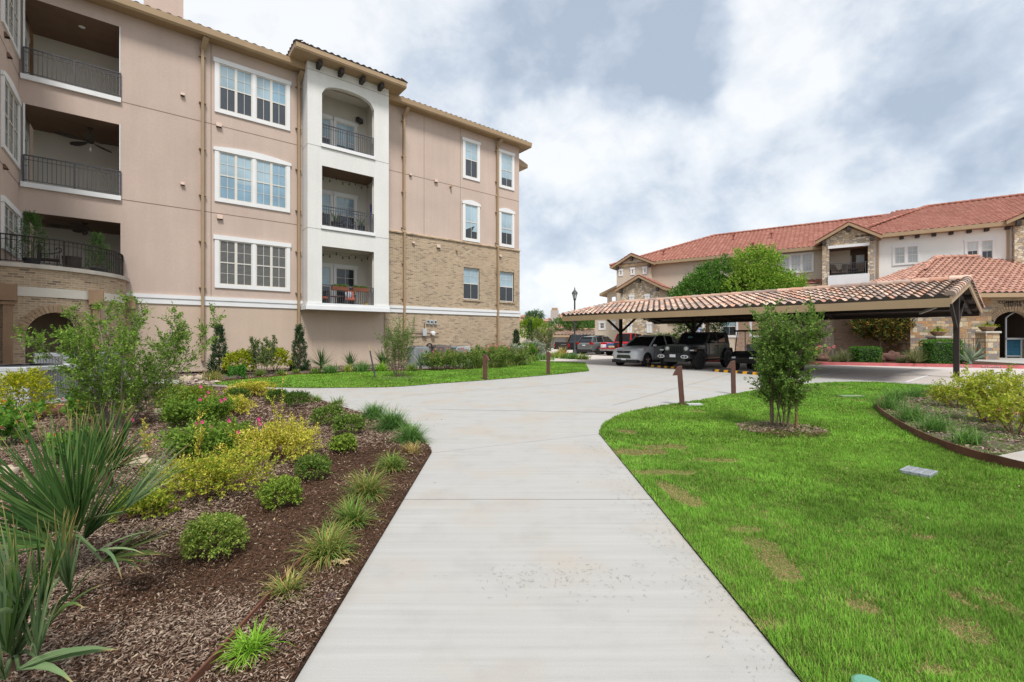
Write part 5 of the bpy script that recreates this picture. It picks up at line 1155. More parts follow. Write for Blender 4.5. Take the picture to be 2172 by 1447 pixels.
# raised letters
def letters(txt, parent, x, z, y, h, name='letter_sign', m=None, wscale=1.0):
    cu = bpy.data.curves.new(name, 'FONT'); cu.body = txt; cu.size = h*1.4; cu.align_x = 'CENTER'; cu.extrude = .012; cu.offset = h*.012; cu.space_character = 1.12
    me_o = bpy.data.objects.new(name, cu); COL.objects.link(me_o); dg = bpy.context.evaluated_depsgraph_get(); me = bpy.data.meshes.new_from_object(me_o.evaluated_get(dg))
    bpy.data.objects.remove(me_o); o = bpy.data.objects.new(name, me); COL.objects.link(o); me.materials.clear(); me.materials.append(m)
    o.location = (x, y, z); o.rotation_euler = (R(90), 0, 0); o.scale = (wscale, 1, 1)
    if parent: o.parent = parent
    return o
SIGNB = mat('sign_black', (.035,.022,.018), .5, 0)
lx = cx_(2148); s = CC.Z(2148, 637.5)-CC.Z(2148, 644)
SG = thing('wall_sign', 'dark raised letters reading COMMUNITY CENTER above the brick arch', 'sign', (*CC.world(lx, -.03), CC.Z(2148, 651)), CC.a)
letters('COMMUNITY', SG, 0, CC.Z(2148, 644)-CC.Z(2148, 651), 0, s, 'letters', SIGNB, .92); letters('CENTER', SG, 0, .0, 0, s, 'letters', SIGNB, .92)
# gate in the arch
GM = mat('gate_silver', (.42,.42,.43), .4, .05, metal=.3); GB = mat('gate_blue_mesh', (.010,.06,.10), .9, .3, 6)
x0 = cx_(2132, -.6); G = thing('metal_gate', 'arched grey metal gate with blue mesh panel in the community centre entry', 'gate', (*CC.world(x0, .6), .155), CC.a)
gw = ax1-x0-.1; b = MB(); b.box(0,-.03,0,.08,.03,CC.Z(2132,676,-.6)-.155); b.box(0,-.03,1.25,gw,.03,1.37); b.box(0,-.03,.10,.95,.03,.16); b.box(.92,-.03,0,.98,.03,1.3)
pts = [(gw*q, 0, CC.Z(2132,676,-.6)-.155 + .55*math.sin(math.pi*min(1,q)*.5)**.8) for q in np.linspace(0, 1, 9)]
for p, q in zip(pts, pts[1:]): b.beam(p, q, .07, .06)
b.build('gate_frame', GM, G); b = MB(); b.box(.09,-.01,.17,.91,.01,1.2); b.build('blue_panel', GB, G)
b = MB()
for k in range(9): b.box(1.05+k*.13,-.015,.05,1.08+k*.13,.015,1.25)
b.build('gate_bars', GM, G)
t = thing('pool_noodles', 'bright lime green foam noodles propped behind the entry gate', 'pool noodles', (*CC.world(cx_(2165,-1.2), 1.2), .155), CC.a)
for k, c in enumerate([(.45,.65,.03),(.50,.70,.05),(.55,.10,.25)]): b = MB(); b.path([(k*.14,0,0),(k*.14+.02,.1,1.15)], .05, 8); b.build('noodle', mat('foam%d' % k, c, .8, 0), t)
# stone piers, bowls, fence, lantern
for px, top, lab in ((1990, 713, 'stone pier left of the short iron fence, carrying a planter bowl'), (2094, 703, 'stone pier beside the brick entry arch, carrying a planter bowl')):
    d = 2.0; x, z = CC.pix(px, top, d); t = thing('stone_pier', lab, 'pier', (*CC.world(x, -d), .15), CC.a, 'stone piers of the community centre'); b = MB(); b.box(-.38,-.38,0,.38,.38,z-.15-.12); b.build('shaft', ASHLAR, t); b = MB(); b.box(-.45,-.45,z-.27,.45,.45,z-.15); b.build('cap_stone', mat('limestone'  , (.50,.46,.40)), t, bevel=.02)
    t = thing('planter_bowl', 'round clay planter bowl with grasses on the ' + ('pier left of the iron fence' if px < 2000 else 'pier beside the brick arch'), 'planter', (*CC.world(x, -d), z), 0, 'clay bowls on the stone piers'); b = MB(); b.lathe([(0,0),(.22,0),(.40,.22),(.43,.30),(.38,.30),(.33,.24),(0,.24)], n=20); b.build('bowl', mat('clay_bowl', (.24,.15,.09), .8, .2, 6), t, True)
    rosette('grass', t, 60, .50, .025, (0,0,.25), [(.06,.14,.04),(.12,.2,.06)], .7, 1.5, .4); p = np.stack([rng.normal(0,.2,90), rng.normal(0,.2,90), rng.uniform(.26,.4,90)],1); leafs('trailing_leaves', p, np.stack([p[:,0]*3,p[:,1]*3,np.full(90,.3)],1), .16, .09, [(.22,.3,.03),(.3,.36,.05)], t)
d = 2.0; x0, x1 = cx_(2000,d), cx_(2084,d); t = thing('iron_fence', 'short dark iron grid fence between the two stone piers', 'fence', (*CC.world(x0, -d), .15), CC.a); b = MB(); W = x1-x0
for z in (.1, .5, .9, 1.3): b.box(0,-.012,z,W,.012,z+.03)
for k in range(int(W/.25)+1): b.box(k*.25-.01,-.014,0,k*.25+.01,.014,1.35)
b.build('grid', IRON, t)
x, z = CC.pix(2101, 692, .15); t = thing('wall_lantern', 'dark wall lantern on the brick beside the community centre arch', 'lantern', (*CC.world(x, -.15), z), CC.a); b = MB(); b.lathe([(.0,0),(.10,.03),(.14,.30),(0,.30)], n=8); b.build('lamp_glass', mat('lamp_glass', (.35,.33,.28), .2, .05), t); b = MB(); b.lathe([(.17,.30),(.12,.42),(.02,.50),(0,.55)], n=8); b.box(-.02,0,.2,.02,.16,.26); b.build('lamp_cap', IRON, t)
# curb lettering, worn
p0, p1 = kl[1], kl[3]
def kerbtext(txt, px):
    a, bb = Vector((*kl[2], 0)), Vector((*kl[3], 0)); f = (px-1940)/(2172-1940); p = a.lerp(bb, f); o = letters(txt, None, 0, 0, 0, .085, 'kerb_lettering', mat('worn_white', (.56,.36,.35), .8, .3, 14)); dd = bb-a
    o.location = (p.x-.003, p.y-.004, .035); o.rotation_euler = (R(78), 0, math.atan2(dd.y, dd.x)); o.data.materials[0] = mat('worn_white'  , (.6,.5,.5)); return tag(o, kind='structure')
kerbtext('FIRE LANE', 2050); kerbtext('NO PARKING', 2108)

# ================================================================ FAR BACKGROUND
def far_house(label, ox, oy, deg, w, dp, zeave, zridge, chim=None, wall=BEIGE):
    f = Frame(ox, oy, deg); t = thing('apartment_building', label, 'building', (ox, oy, 0), f.a, 'distant tile-roofed buildings'); b = MB(); b.box(0,0,-.1,w,dp,zeave); b.build('wall', wall, t)
    sl = math.hypot(dp/2+.5, zridge-zeave); h = dp/2
    tile_roof('roof', t, (-.5,-.5,zeave), (w+.5,-.5,zeave), (0,h+.5,zridge-zeave), sl, .6, .6, .06, PAL_CLAY, lambda u, v: v/sl*(h+.5) < u+.2 and v/sl*(h+.5) < w+1-u+.2, 3)
    b = MB(); r0, r1 = (h-.1, h, zridge-.02), (w-h+.1, h, zridge-.02); b.add([(-.5,-.5,zeave),(-.5,dp+.5,zeave),r0],[(0,1,2)]); b.add([(w+.5,-.5,zeave),(w+.5,dp+.5,zeave),r1],[(0,1,2)]); b.quad(r0,r1,(w+.5,dp+.5,zeave),(-.5,dp+.5,zeave)); b.build('roof', mat('roof_tile_clay'  , (.45,.21,.13)), t)
    for k in range(int(w/6)): window(t, 2+k*6, 4+k*6, zeave-2.3, zeave-.5, 0, 1, 2, 'flat', .15, (1,1), 1, G_DARK, G_DARK)
    if chim: b = MB(); b.box(chim-.8,-.6,0,chim+.8,.4,zeave+2.2); b.build('chimney', mat('chimney_grey', (.42,.38,.35), .9, .05), t); b = MB(); b.box(chim-.6,-.5,zeave+2.2,chim+.6,.3,zeave+2.7); b.build('chimney_cap', TAN, t)
    return t
p = at(1148, 716, 92); far_house('distant beige building with orange tile roof and grey chimney beyond the car park', p.x, p.y, -6, 26, 12, at(1148,682,92).z, at(1148,662,98).z, 1.7+1.0)
p = at(1060, 716, 120); far_house('distant tile roof glimpsed just past the brick corner of the apartment building', p.x, p.y, 4, 14, 9, at(1100,690,120).z, at(1100,668,124).z)
p = at(1150, 716, 84); far_house('low distant tile-roofed block in front of the chimneyed building', p.x, p.y, -6, 9, 6, at(1150,700,84).z, at(1150,688,87).z)
nx, ny = at(1187, 716, 62).x, 62
carport('distant tiled carport at the far side of the car park', (30, 64), (-.995, .1), (.1, .995), 25.5, 7, 1.92, 2.75, (2, 12.5, 23.5), 'tiled carports', .5, 7, False)
b = MB(); b.box(0,0,0,3.4,.2,1.95); b.box(.2,-.02,.1,2.2,0,1.8,1)
t = thing('garage_wall', 'pale low wall with grey door under the distant carport', 'wall', (at(1163,716,67).x, 67.5, 0)); b = MB(); b.box(0,0,-.1,9,.25,1.9); b.build('wall', BRICK, t); b = MB(); b.box(.4,-.04,0,2.6,-.002,1.8); b.build('door', mat('garage_grey', (.38,.37,.36), .7, .04), t)

# ================================================================ STREET FURNITURE
def lamp_post(px, py, top, label, head=True):
    x, y = gnd(px, py); H = EYE + (HY-top)*y/FOC; t = thing('street_lamp', label, 'street lamp', (x, y, 0), .3)
    LM = mat('lamp_paint', (.055,.06,.062), .45, .1, 6)
    b = MB(); b.lathe([(.20,0),(.20,.08),(.15,.14),(.15,.42),(.10,.52),(.075,.60),(.062,H-1.15),(.10,H-1.12),(.06,H-1.05)], n=14); b.build('pole', LM, t, True)
    z = H-1.0; b = MB(); b.lathe([(.10,z-.02),(.22,z+.42),(.0,z+.42)], n=6); b.build('lamp_glass', mat('frosted_glass', (.52,.54,.54), .3, .03), t)
    b = MB(); b.lathe([(.26,z+.42),(.22,z+.52),(.10,z+.68),(.04,z+.74),(.05,z+.80),(0,z+1.0)], n=12); b.lathe([(.06,z-.15),(.12,z-.06),(.13,z-.0)], n=12); b.build('lamp_cap', LM, t)
    b = MB()
    for k in range(6): a = math.pi*k/3; b.beam((.10*math.cos(a),.10*math.sin(a),z-.02),(.23*math.cos(a),.23*math.sin(a),z+.43),.025,.025)
    b.build('lamp_cage', LM, t); return t
lamp_post(1219, 756, 608, 'dark green-grey lamp post with lantern head beside the car park')
def bollard(px, py, top, rz, label, wid=.15, lean=0, plates=True, side=0):
    x, y = gnd(px, py); h = (py-top)*y/FOC; t = thing('path_light', label, 'bollard light', (x, y, 0), rz, 'rust-brown steel bollard lights'); t.rotation_euler = (0, lean, rz); w = wid/2
    b = MB(); b.add([(-w,-w,-.03),(w,-w,-.03),(w,w,-.03),(-w,w,-.03),(-w,-w,h-.02),(w,-w,h),(w,w,h),(-w,w,h-.02)],[(0,3,2,1),(4,5,6,7),(0,1,5,4),(1,2,6,5),(2,3,7,6),(3,0,4,7)]); b.build('post', BROWN, t, bevel=.006)
    b = MB(); b.add([(-w,-w,h-.03),(-w,w,h-.03),(-w-.105,w,h-.21),(-w-.105,-w,h-.21),(-w,-w,h-.21),(-w,w,h-.21),(-w-.08,-w,h-.22),(-w-.08,w,h-.22)],[(0,3,2,1),(0,4,3),(1,2,5),(3,4,5,2)]); b.build('lamp_hood', BROWN, t)
    if plates:
        b = MB()
        for z in (.13, .47): b.box(w,-w*.55,z,w+.008,w*.5,z+.11)
        b.build('outlet_cover', mat('outlet_grey', (.45,.45,.45), .5, .05), t)
bollard(1029, 806, 752, 2.7, 'brown bollard light with hood at the front edge of the far lawn', .125, 0, False)
bollard(1163, 795, 746, 2.7, 'brown bollard light at the far lawn, nearer the lamp post', .125, 0, False)
bollard(1447, 860, 776, -.25, 'leaning brown bollard light with two outlet covers at the lawn corner', .105, -.07)
bollard(1556, 836, 765, -.25, 'brown bollard light partly behind the small lawn tree', .105, -.02)
# wheel stops
YEL = mat('stop_yellow', (.72,.34,.015), .6, .15, 6); RUB = mat('black_rubber', (.028,.028,.03), .75, .2, 8)
for (a, c), lab in ((((1366,777),(1436,783)), 'black wheel stop with yellow patches in front of the grey off-roader'), (((1513,788),(1614,796)), 'black wheel stop with yellow patches in front of the golf cart')):
    p, q = Vector((*gnd(*a), 0)), Vector((*gnd(*c), 0)); L_ = (q-p).length; t = thing('wheel_stop', lab, 'wheel stop', p, math.atan2((q-p).y, (q-p).x), 'rubber wheel stops with yellow patches')
    pro = [(-.08,0),(.08,0),(.055,.10),(-.055,.10)]; b = MB(); b.prism(pro, 0, L_, 'x'); b.build('rubber_bar', RUB, t)
    for k in range(5): s = L_*(.06+k*.2); b = MB(); b.prism([(y*1.03, z*1.04) for y, z in pro], s, s+L_*.09, 'x'); b.build('yellow_patch', YEL, t)
# AC units
def condenser(label, x, y, rz, w, h, m, slat='v', base=.08):
    t = thing('air_conditioner', label, 'air conditioner', (x, y, 0), rz, 'outdoor air conditioning condensers'); r = w/2
    b = MB(); b.box(-r,-r,base,r,r,base+.06); b.box(-r,-r,base+h-.10,r,r,base+h)
    for sx in (-1, 1):
        for sy in (-1, 1): b.box(sx*r, sy*r, base, sx*(r-.06), sy*(r-.06), base+h)
    b.box(r*.15,-r,base+.06,r-.06,-r+.03,base+h-.10); b.build('cabinet', m, t, bevel=.012)
    b = MB(); b.box(-r+.05,-r+.05,base+.04,r-.05,r-.05,base+h-.12); b.build('coil', mat('coil_dark', (.045,.045,.05), .7, .2, 20) if m is not ACL else mat('coil_grey', (.21,.22,.22), .7, .15, 20), t)
    b = MB(); n = 34
    for k in range(1, n):
        s = -r + w*k/n
        if s < r*.12: b.box(s-.008,-r+.005,base+.06,s+.008,-r+.02,base+h-.1)
    b.build('grille', m if m is not ACL else ACG, t); b = MB()
    for k in range(1, n):
        s = -r + w*k/n
        b.box(r-.03,s-.006,base+.06,r-.012,s+.006,base+h-.1); b.box(-r+.012,s-.006,base+.06,-r+.03,s+.006,base+h-.1)
    b.build('grille', m if m is not ACL else ACG, t)
    b = MB()
    for k in range(4): rr = r*.85*(k+1)/4; b.lathe([(rr,base+h+.005),(rr+.012,base+h+.012),(rr,base+h+.02)], n=20)
    b.lathe([(0,base+h+.0),(.08,base+h+.03),(0,base+h+.04)], n=10); b.build('fan_guard', IRON, t)
    b = MB(); b.box(-r-.08,-r-.08,-.02,r+.08,r+.08,base-.002); b.build('pad', CONC, t)
ACG = mat('ac_grey', (.30,.31,.32), .5, .05, 3); ACL = mat('ac_pale', (.46,.48,.48), .5, .05, 3); ACB = mat('ac_brown', (.20,.17,.155), .5, .06, 3)
x, y = gnd(884, 783); condenser('grey air conditioner behind the sapling, with a black hose, at the brick wall', x, y+.35, FAC.a, .82, 1.02, ACG)
b = MB(); b.path(spline([Vector((.2,.1,.9)),Vector((.35,.0,1.2)),Vector((.52,.05,1.2)),Vector((.55,.1,.85)),Vector((.45,.2,.3))],5), .04, 8); o = b.build('refrigerant_hose', RUB, smooth=True); o.location = (x+.15, y+.2, 0); tag(o, 'thick black hose arching beside the grey air conditioner at the brick wall', 'hose')
p = at(931, 716, 25.2); condenser('brownish air conditioner in the middle of the three by the brick wall', p.x, p.y, FAC.a, .98, 1.04, ACB)
p = at(974, 716, 25.6); condenser('pale grey air conditioner, rightmost by the brick wall', p.x, p.y, FAC.a, .92, .98, ACL)
condenser('large pale air conditioner at the left behind the golden shrub', -11.45, 10.75, R(4), 1.45, .84, ACL, base=.05)
condenser('dark louvred air conditioner behind the large pale one', -11.15, 12.15, R(4), 1.0, .80, ACG)
condenser('grey air conditioner in front of the brick porch arch', -12.25, 12.9, R(6), 1.25, 1.05, ACG)
# meters on the brick wall
for lab, px, py, w, h in (('left of three small grey meter boxes on the brick wall', 898, 683, .20, .26), ('middle of three small grey meter boxes on the brick wall', 906, 684, .20, .26), ('right of three small grey meter boxes on the brick wall', 914, 684, .20, .26)):
    xx, z = FAC.pix(px+8, py, .06); t = thing('meter_box', lab, 'meter', (*FAC.world(xx, -.06), z-h/2), FAC.a, 'meter boxes on the brick wall'); b = MB(); b.box(-w/2,-.12,0,w/2,0,h); b.build('case', ACL, t, bevel=.01); b = MB(); b.lathe([(.06,-.125),(.05,-.16),(0,-.16)], (0,0,h*.6), 10, 0, 'y'); b.build('dial', G_DARK, t)
xx, z = FAC.pix(898, 706, .06); t = thing('gas_meter', 'grey gas meter with white regulator and pipe low on the brick wall', 'meter', (*FAC.world(xx, -.06), z), FAC.a); b = MB(); b.box(-.12,-.2,-.2,.14,0,.25); b.build('case', ACL, t, bevel=.02); b = MB(); b.path([(-.9,-.12,-.05),(1.0,-.12,-.05)], .03); b.path([(0,-.12,.2),(0,-.12,.6)], .025); b.build('pipe', BROWN, t); b = MB(); b.lathe([(0,-.3),(.13,-.28),(.13,-.08),(0,-.06)], (.55,0,-.02), 12, 0, 'y'); b.build('regulator', WHITE, t)
# steel edging, grate, covers
RUST = mat('rusty_steel', (.135,.055,.032), .8, .3, 4)
def edging(label, pts, z0, z1, grp=None):
    b = MB(); n = len(pts); N_ = []
    for i in range(n):
        d = Vector(pts[min(i+1,n-1)]) - Vector(pts[max(i-1,0)]); d.normalize(); N_.append((-d.y*.006, d.x*.006))
    for i in range(n-1):
        (xa, ya), (xb, yb), (na, ma), (nb_, mb) = pts[i], pts[i+1], N_[i], N_[i+1]
        b.quad((xa-na,ya-ma,z0),(xb-nb_,yb-mb,z0),(xb-nb_,yb-mb,z1),(xa-na,ya-ma,z1)); b.quad((xa+na,ya+ma,z0),(xa+na,ya+ma,z1),(xb+nb_,yb+mb,z1),(xb+nb_,yb+mb,z0)); b.quad((xa-na,ya-ma,z1),(xb-nb_,yb-mb,z1),(xb+nb_,yb+mb,z1),(xa+na,ya+ma,z1))
    return tag(b.build('steel_edging', RUST), label, 'edging', grp)
edging('rusty steel edging curving round the right-hand planting bed', [tuple(p) for p in right_edge], 0, .125)
edging('rusty steel edging half buried along the left bed beside the path', [(-1.40,1.3),(-1.39,2.1),(-1.42,3.2),(-1.43,4.5),(-1.43,5.9),(-1.5,6.6),(-1.75,7.3),(-2.2,8.0)], 0, .075)
edging('dark steel edging between the far lawn and the wall bed', [tuple(p) for p in lawn_back], 0, .07)
GRT = [gnd(*p) for p in ((1912,1008),(1926,998),(1986,1007),(1973,1020))]
t = thing('drain_grate', 'grey steel drain grate set in the right-hand lawn', 'drain grate'); cxg, cyg = sum(p[0] for p in GRT)/4, sum(p[1] for p in GRT)/4; t.location = (cxg, cyg, .05); a = math.atan2(GRT[3][1]-GRT[0][1], GRT[3][0]-GRT[0][0]); t.rotation_euler.z = a
W_ = math.dist(GRT[0], GRT[3]); D_ = math.dist(GRT[0], GRT[1]); GS = mat('galvanised', (.40,.42,.44), .45, .1, 8, metal=.4); b = MB()
b.box(-W_/2,-D_/2,-.04,W_/2,-D_/2+.015,.004); b.box(-W_/2,D_/2-.015,-.04,W_/2,D_/2,.004)
for q in (-.5, -.167, .167, .5): b.box(W_*q-.008,-D_/2,-.04,W_*q+.008,D_/2,.006)
b.build('frame', GS, t); b = MB()
for k in range(26): s = -W_/2 + W_*k/25; b.box(s-.003,-D_/2+.015,-.03,s+.003,D_/2-.015,.001)
b.build('bars', GS, t); b = MB(); b.box(-W_/2,-D_/2,-.04,W_/2,D_/2,-.028); b.build('pan', mat('pan_grey', (.16,.17,.18), .7, .1), t)
x, y = gnd(1845, 1468); b = MB(); b.lathe([(.066,-.03),(.066,.030),(.055,.036),(0,.036)], (x,y,0), 24); tag(b.build('valve_cover', mat('valve_green', (.12,.30,.22), .6, .08)), 'round green valve cover in the lawn at the bottom edge', 'valve cover')
x, y = gnd(700, 1273); b = MB(); b.lathe([(.034,0),(.034,.026),(.028,.032),(0,.032)], (x,y,0), 18); tag(b.build('sprinkler_head', mat('purple_cap', (.10,.06,.065), .5, .1)), 'small dark round irrigation cap in the mulch beside the path', 'irrigation cap')
x, y = gnd(1805, 843); b = MB(); b.box(x-.28,y-.1,0,x+.28,y+.1,.05); tag(b.build('valve_box', mat('valve_pale', (.20,.27,.15), .7, .1)), 'pale green valve box flush in the lawn beside the far grass tufts', 'valve box')
x, y = gnd(1473, 861); b = MB(); b.box(x-.16,y-.09,0,x+.16,y+.09,.05); tag(b.build('conduit_pad', ACL), 'small grey pad beside the leaning bollard light', 'pad')
t = thing('stake', 'thin black metal stake leaning in the far lawn', 'stake', (*gnd(797,803), 0)); b = MB(); b.path([(0,0,-.05),(-.22,0,1.05)], .028, 6); b.build('rod', IRON, t); b = MB(); b.path([(-.22,0,1.05),(-.28,0,1.25)], .02, 6); b.build('tip', mat('stake_tip', (.42,.33,.18), .7, .1), t)
t = thing('wooden_step', 'low wooden tray with dark red-brown mat beside the left air conditioners', 'step', (*gnd(112, 874), 0), R(14)); WOOD = mat('pine_edge', (.42,.25,.11), .8, .2, 8)
b = MB(); b.box(-.66,-.5,0,.66,-.44,.10); b.box(-.66,.44,0,.66,.5,.10); b.box(-.66,-.44,0,-.60,.44,.10); b.box(.60,-.44,0,.66,.44,.10); b.build('frame', WOOD, t); b = MB(); b.box(-.60,-.44,.02,.60,.44,.085); b.build('mat', mat('red_mat', (.10,.03,.022), .9, .2, 9), t)
# stones
def rocks(name, pts, label, cat, m, group=None):
    for i, (px, py, r, lab) in enumerate(pts):
        x, y = gnd(px, py, .15 if py < 790 and px > 1600 else 0); g = np.random.default_rng(i+5); b = MB(); b.ell((0,0,r*.35), (r, r*.7, r*.55), 14, 9); b.v = [tuple(np.array(p)*(1+.16*math.sin(7*p[0]/r+i)+.10*math.sin(9*p[1]/r+2*i+5*p[2]/r))) for p in b.v]
        o = b.build(name, m, smooth=True); o.location = (x, y, .13 if px > 1600 else 0); tag(o, lab, cat, group)
RED = mat('red_boulder', (.115,.055,.042), .9, .35, 3, .5, 8)
rocks('boulder', [(1742,765,.45,'red boulder behind the kerb left of the magnolia'),(1893,767,.62,'dark red boulder behind the kerb right of the magnolia trunk'),(1870,767,.35,'smaller red boulder at the foot of the magnolia trunk')], '', 'boulder', RED, 'red boulders behind the kerb')
LST = mat('pale_stone', (.42,.34,.25), .9, .25, 5, .4, 20)
rocks('landscape_stone', [(345,880,.15,'pale flat stone behind the pink flowering salvia'),(300,990,.13,'pale tan stone at the foot of the big shrub'),(335,1003,.10,'small tan stone beside the yellow shrub'),(15,1010,.12,'orange-tan stone at the left behind the palm'),(395,812,.25,'white stone at the end of the far walk'),(425,806,.2,'pale pink stone by the downspout foot')], '', 'stone', LST, 'pale stones in the left bed')
n = 420; p = np.array([gnd(*q) for q in zip(rng.uniform(385,452,n), rng.uniform(803,818,n))]); V = []; C = []
for k in range(n):
    s = rng.uniform(.04,.10); d = rng.normal(0,1,(4,3))*s; d[:,2] = np.abs(d[:,2])*.5+.02; V.append(np.array([*p[k],0])+d); C.append(np.tile(np.array([.5,.40,.33])*rng.uniform(.6,1.2),(4,1)))
b4 = np.arange(n)[:,None]*4; tag(numesh('gravel', np.concatenate(V), np.concatenate([b4+np.array([[0,1,2]]),b4+np.array([[0,2,3]]),b4+np.array([[0,1,3]]),b4+np.array([[1,2,3]])]), CHIPM, col=np.concatenate(C)), kind='stuff')
# ================================================================ VEHICLES (local: x forward, y left, z up, front axle at x=0)
CARG = mat('car_glass', (.012,.014,.016), .05, 0, spec=.7); TYRE = mat('tyre', (.018,.018,.019), .8, .1, 10); BLK = mat('black_trim', (.02,.02,.022), .5, .05)
CHROME = mat('chrome', (.55,.55,.56), .2, 0, metal=.9); LAMPW = mat('headlight_clear', (.62,.64,.66), .1, .1, 20, spec=.8); LAMPR = mat('tail_light_red', (.40,.012,.012), .2, .1, 8); AMBER = mat('amber_lens', (.60,.17,.02), .25, 0); PLATE = mat('plate_white', (.62,.63,.66), .5, .15, 30)
def paint(name, c, metal=.35): return mat(name, c, .32, .03, 1, metal=metal, coat=.45)
def ring_(x, zb, zt, hw, ht, crown=.02, cut=.5):
    m = zb + (zt-zb)*cut
    h = [(hw*.90, zb), (hw*.985, zb+.10), (hw, m), (hw*.985, zt-.11), (ht+(hw-ht)*.35, zt-.025), (ht*.8, zt+crown*.6), (0, zt+crown)]
    return [(x, -y, z) for y, z in h] + [(x, y, z) for y, z in h[-2::-1]]
def wheels(t, xs, hw, r, wd=.22, rim=None, spokes=5, rimcol=None):
    for x in xs:
        for s in (-1, 1):
            y = s*(hw-wd*.5+.02); b = MB(); o = wd/2
            b.lathe([(r*.62,-o),(r*.93,-o),(r,-o*.75),(r,o*.75),(r*.93,o),(r*.62,o)], (x,y,r), 24, 0, 'y'); w_ = b.build('wheel', TYRE, t, True)
            b = MB(); f = s*o*.80; b.lathe([(0,f-s*.05),(r*.60,f-s*.07)] if s > 0 else [(r*.60,f-s*.07),(0,f-s*.05)], (x,y,r), 20, 1, 'y'); b.lathe([(r*.56,f-.02),(r*.66,f-.02),(r*.66,f+.02),(r*.56,f+.02),(r*.56,f-.02)], (x,y,r), 24, 0, 'y')
            for k in range(spokes): a = 2*math.pi*k/spokes+.3; b.beam((x,y+f,r),(x+math.cos(a)*r*.6,y+f,r+math.sin(a)*r*.6), .06, .05, 0, (0,1,0))
            b.lathe([(.06,f-.03),(.06,f+.03)], (x,y,r), 10, 0, 'y'); b.build('rim', [rimcol or CHROME, BLK], w_)
            b = MB(); b.lathe([(r*1.17, -.012),(r*1.17,.012)], (x, s*(hw-.002), r*1.05), 28, 0, 'y'); b.build('wheel_arch', BLK, t)
def box_part(t, name, m, *bx, bevel=.015):
    b = MB()
    for q in bx: b.box(*q)
    return b.build(name, m, t, bevel=bevel)
def greenhouse(t, st, P_, pillars, roofst, roof_m):
    b = MB(); b.loft([[(x,-hb,zb),(x,-ht,zr-.03),(x,-ht*.9,zr),(x,ht*.9,zr),(x,ht,zr-.03),(x,hb,zb)] for x, zb, zr, hb, ht in st]); b.build('windows', CARG, t)
    b = MB()
    for p, q, w_ in pillars:
        for s in (-1, 1): b.beam((p[0], s*p[1], p[2]), (q[0], s*q[1], q[2]), w_, .035, 0, (0, s, .3))
    b.build('pillars', P_, t)
    b = MB(); b.loft([[(x,-ht-.012,zr-.045),(x,-ht*.93,zr+.015),(x,0,zr+.035),(x,ht*.93,zr+.015),(x,ht+.012,zr-.045)] for x, zr, ht in roofst]); b.build('roof', roof_m, t, True, sub=1)
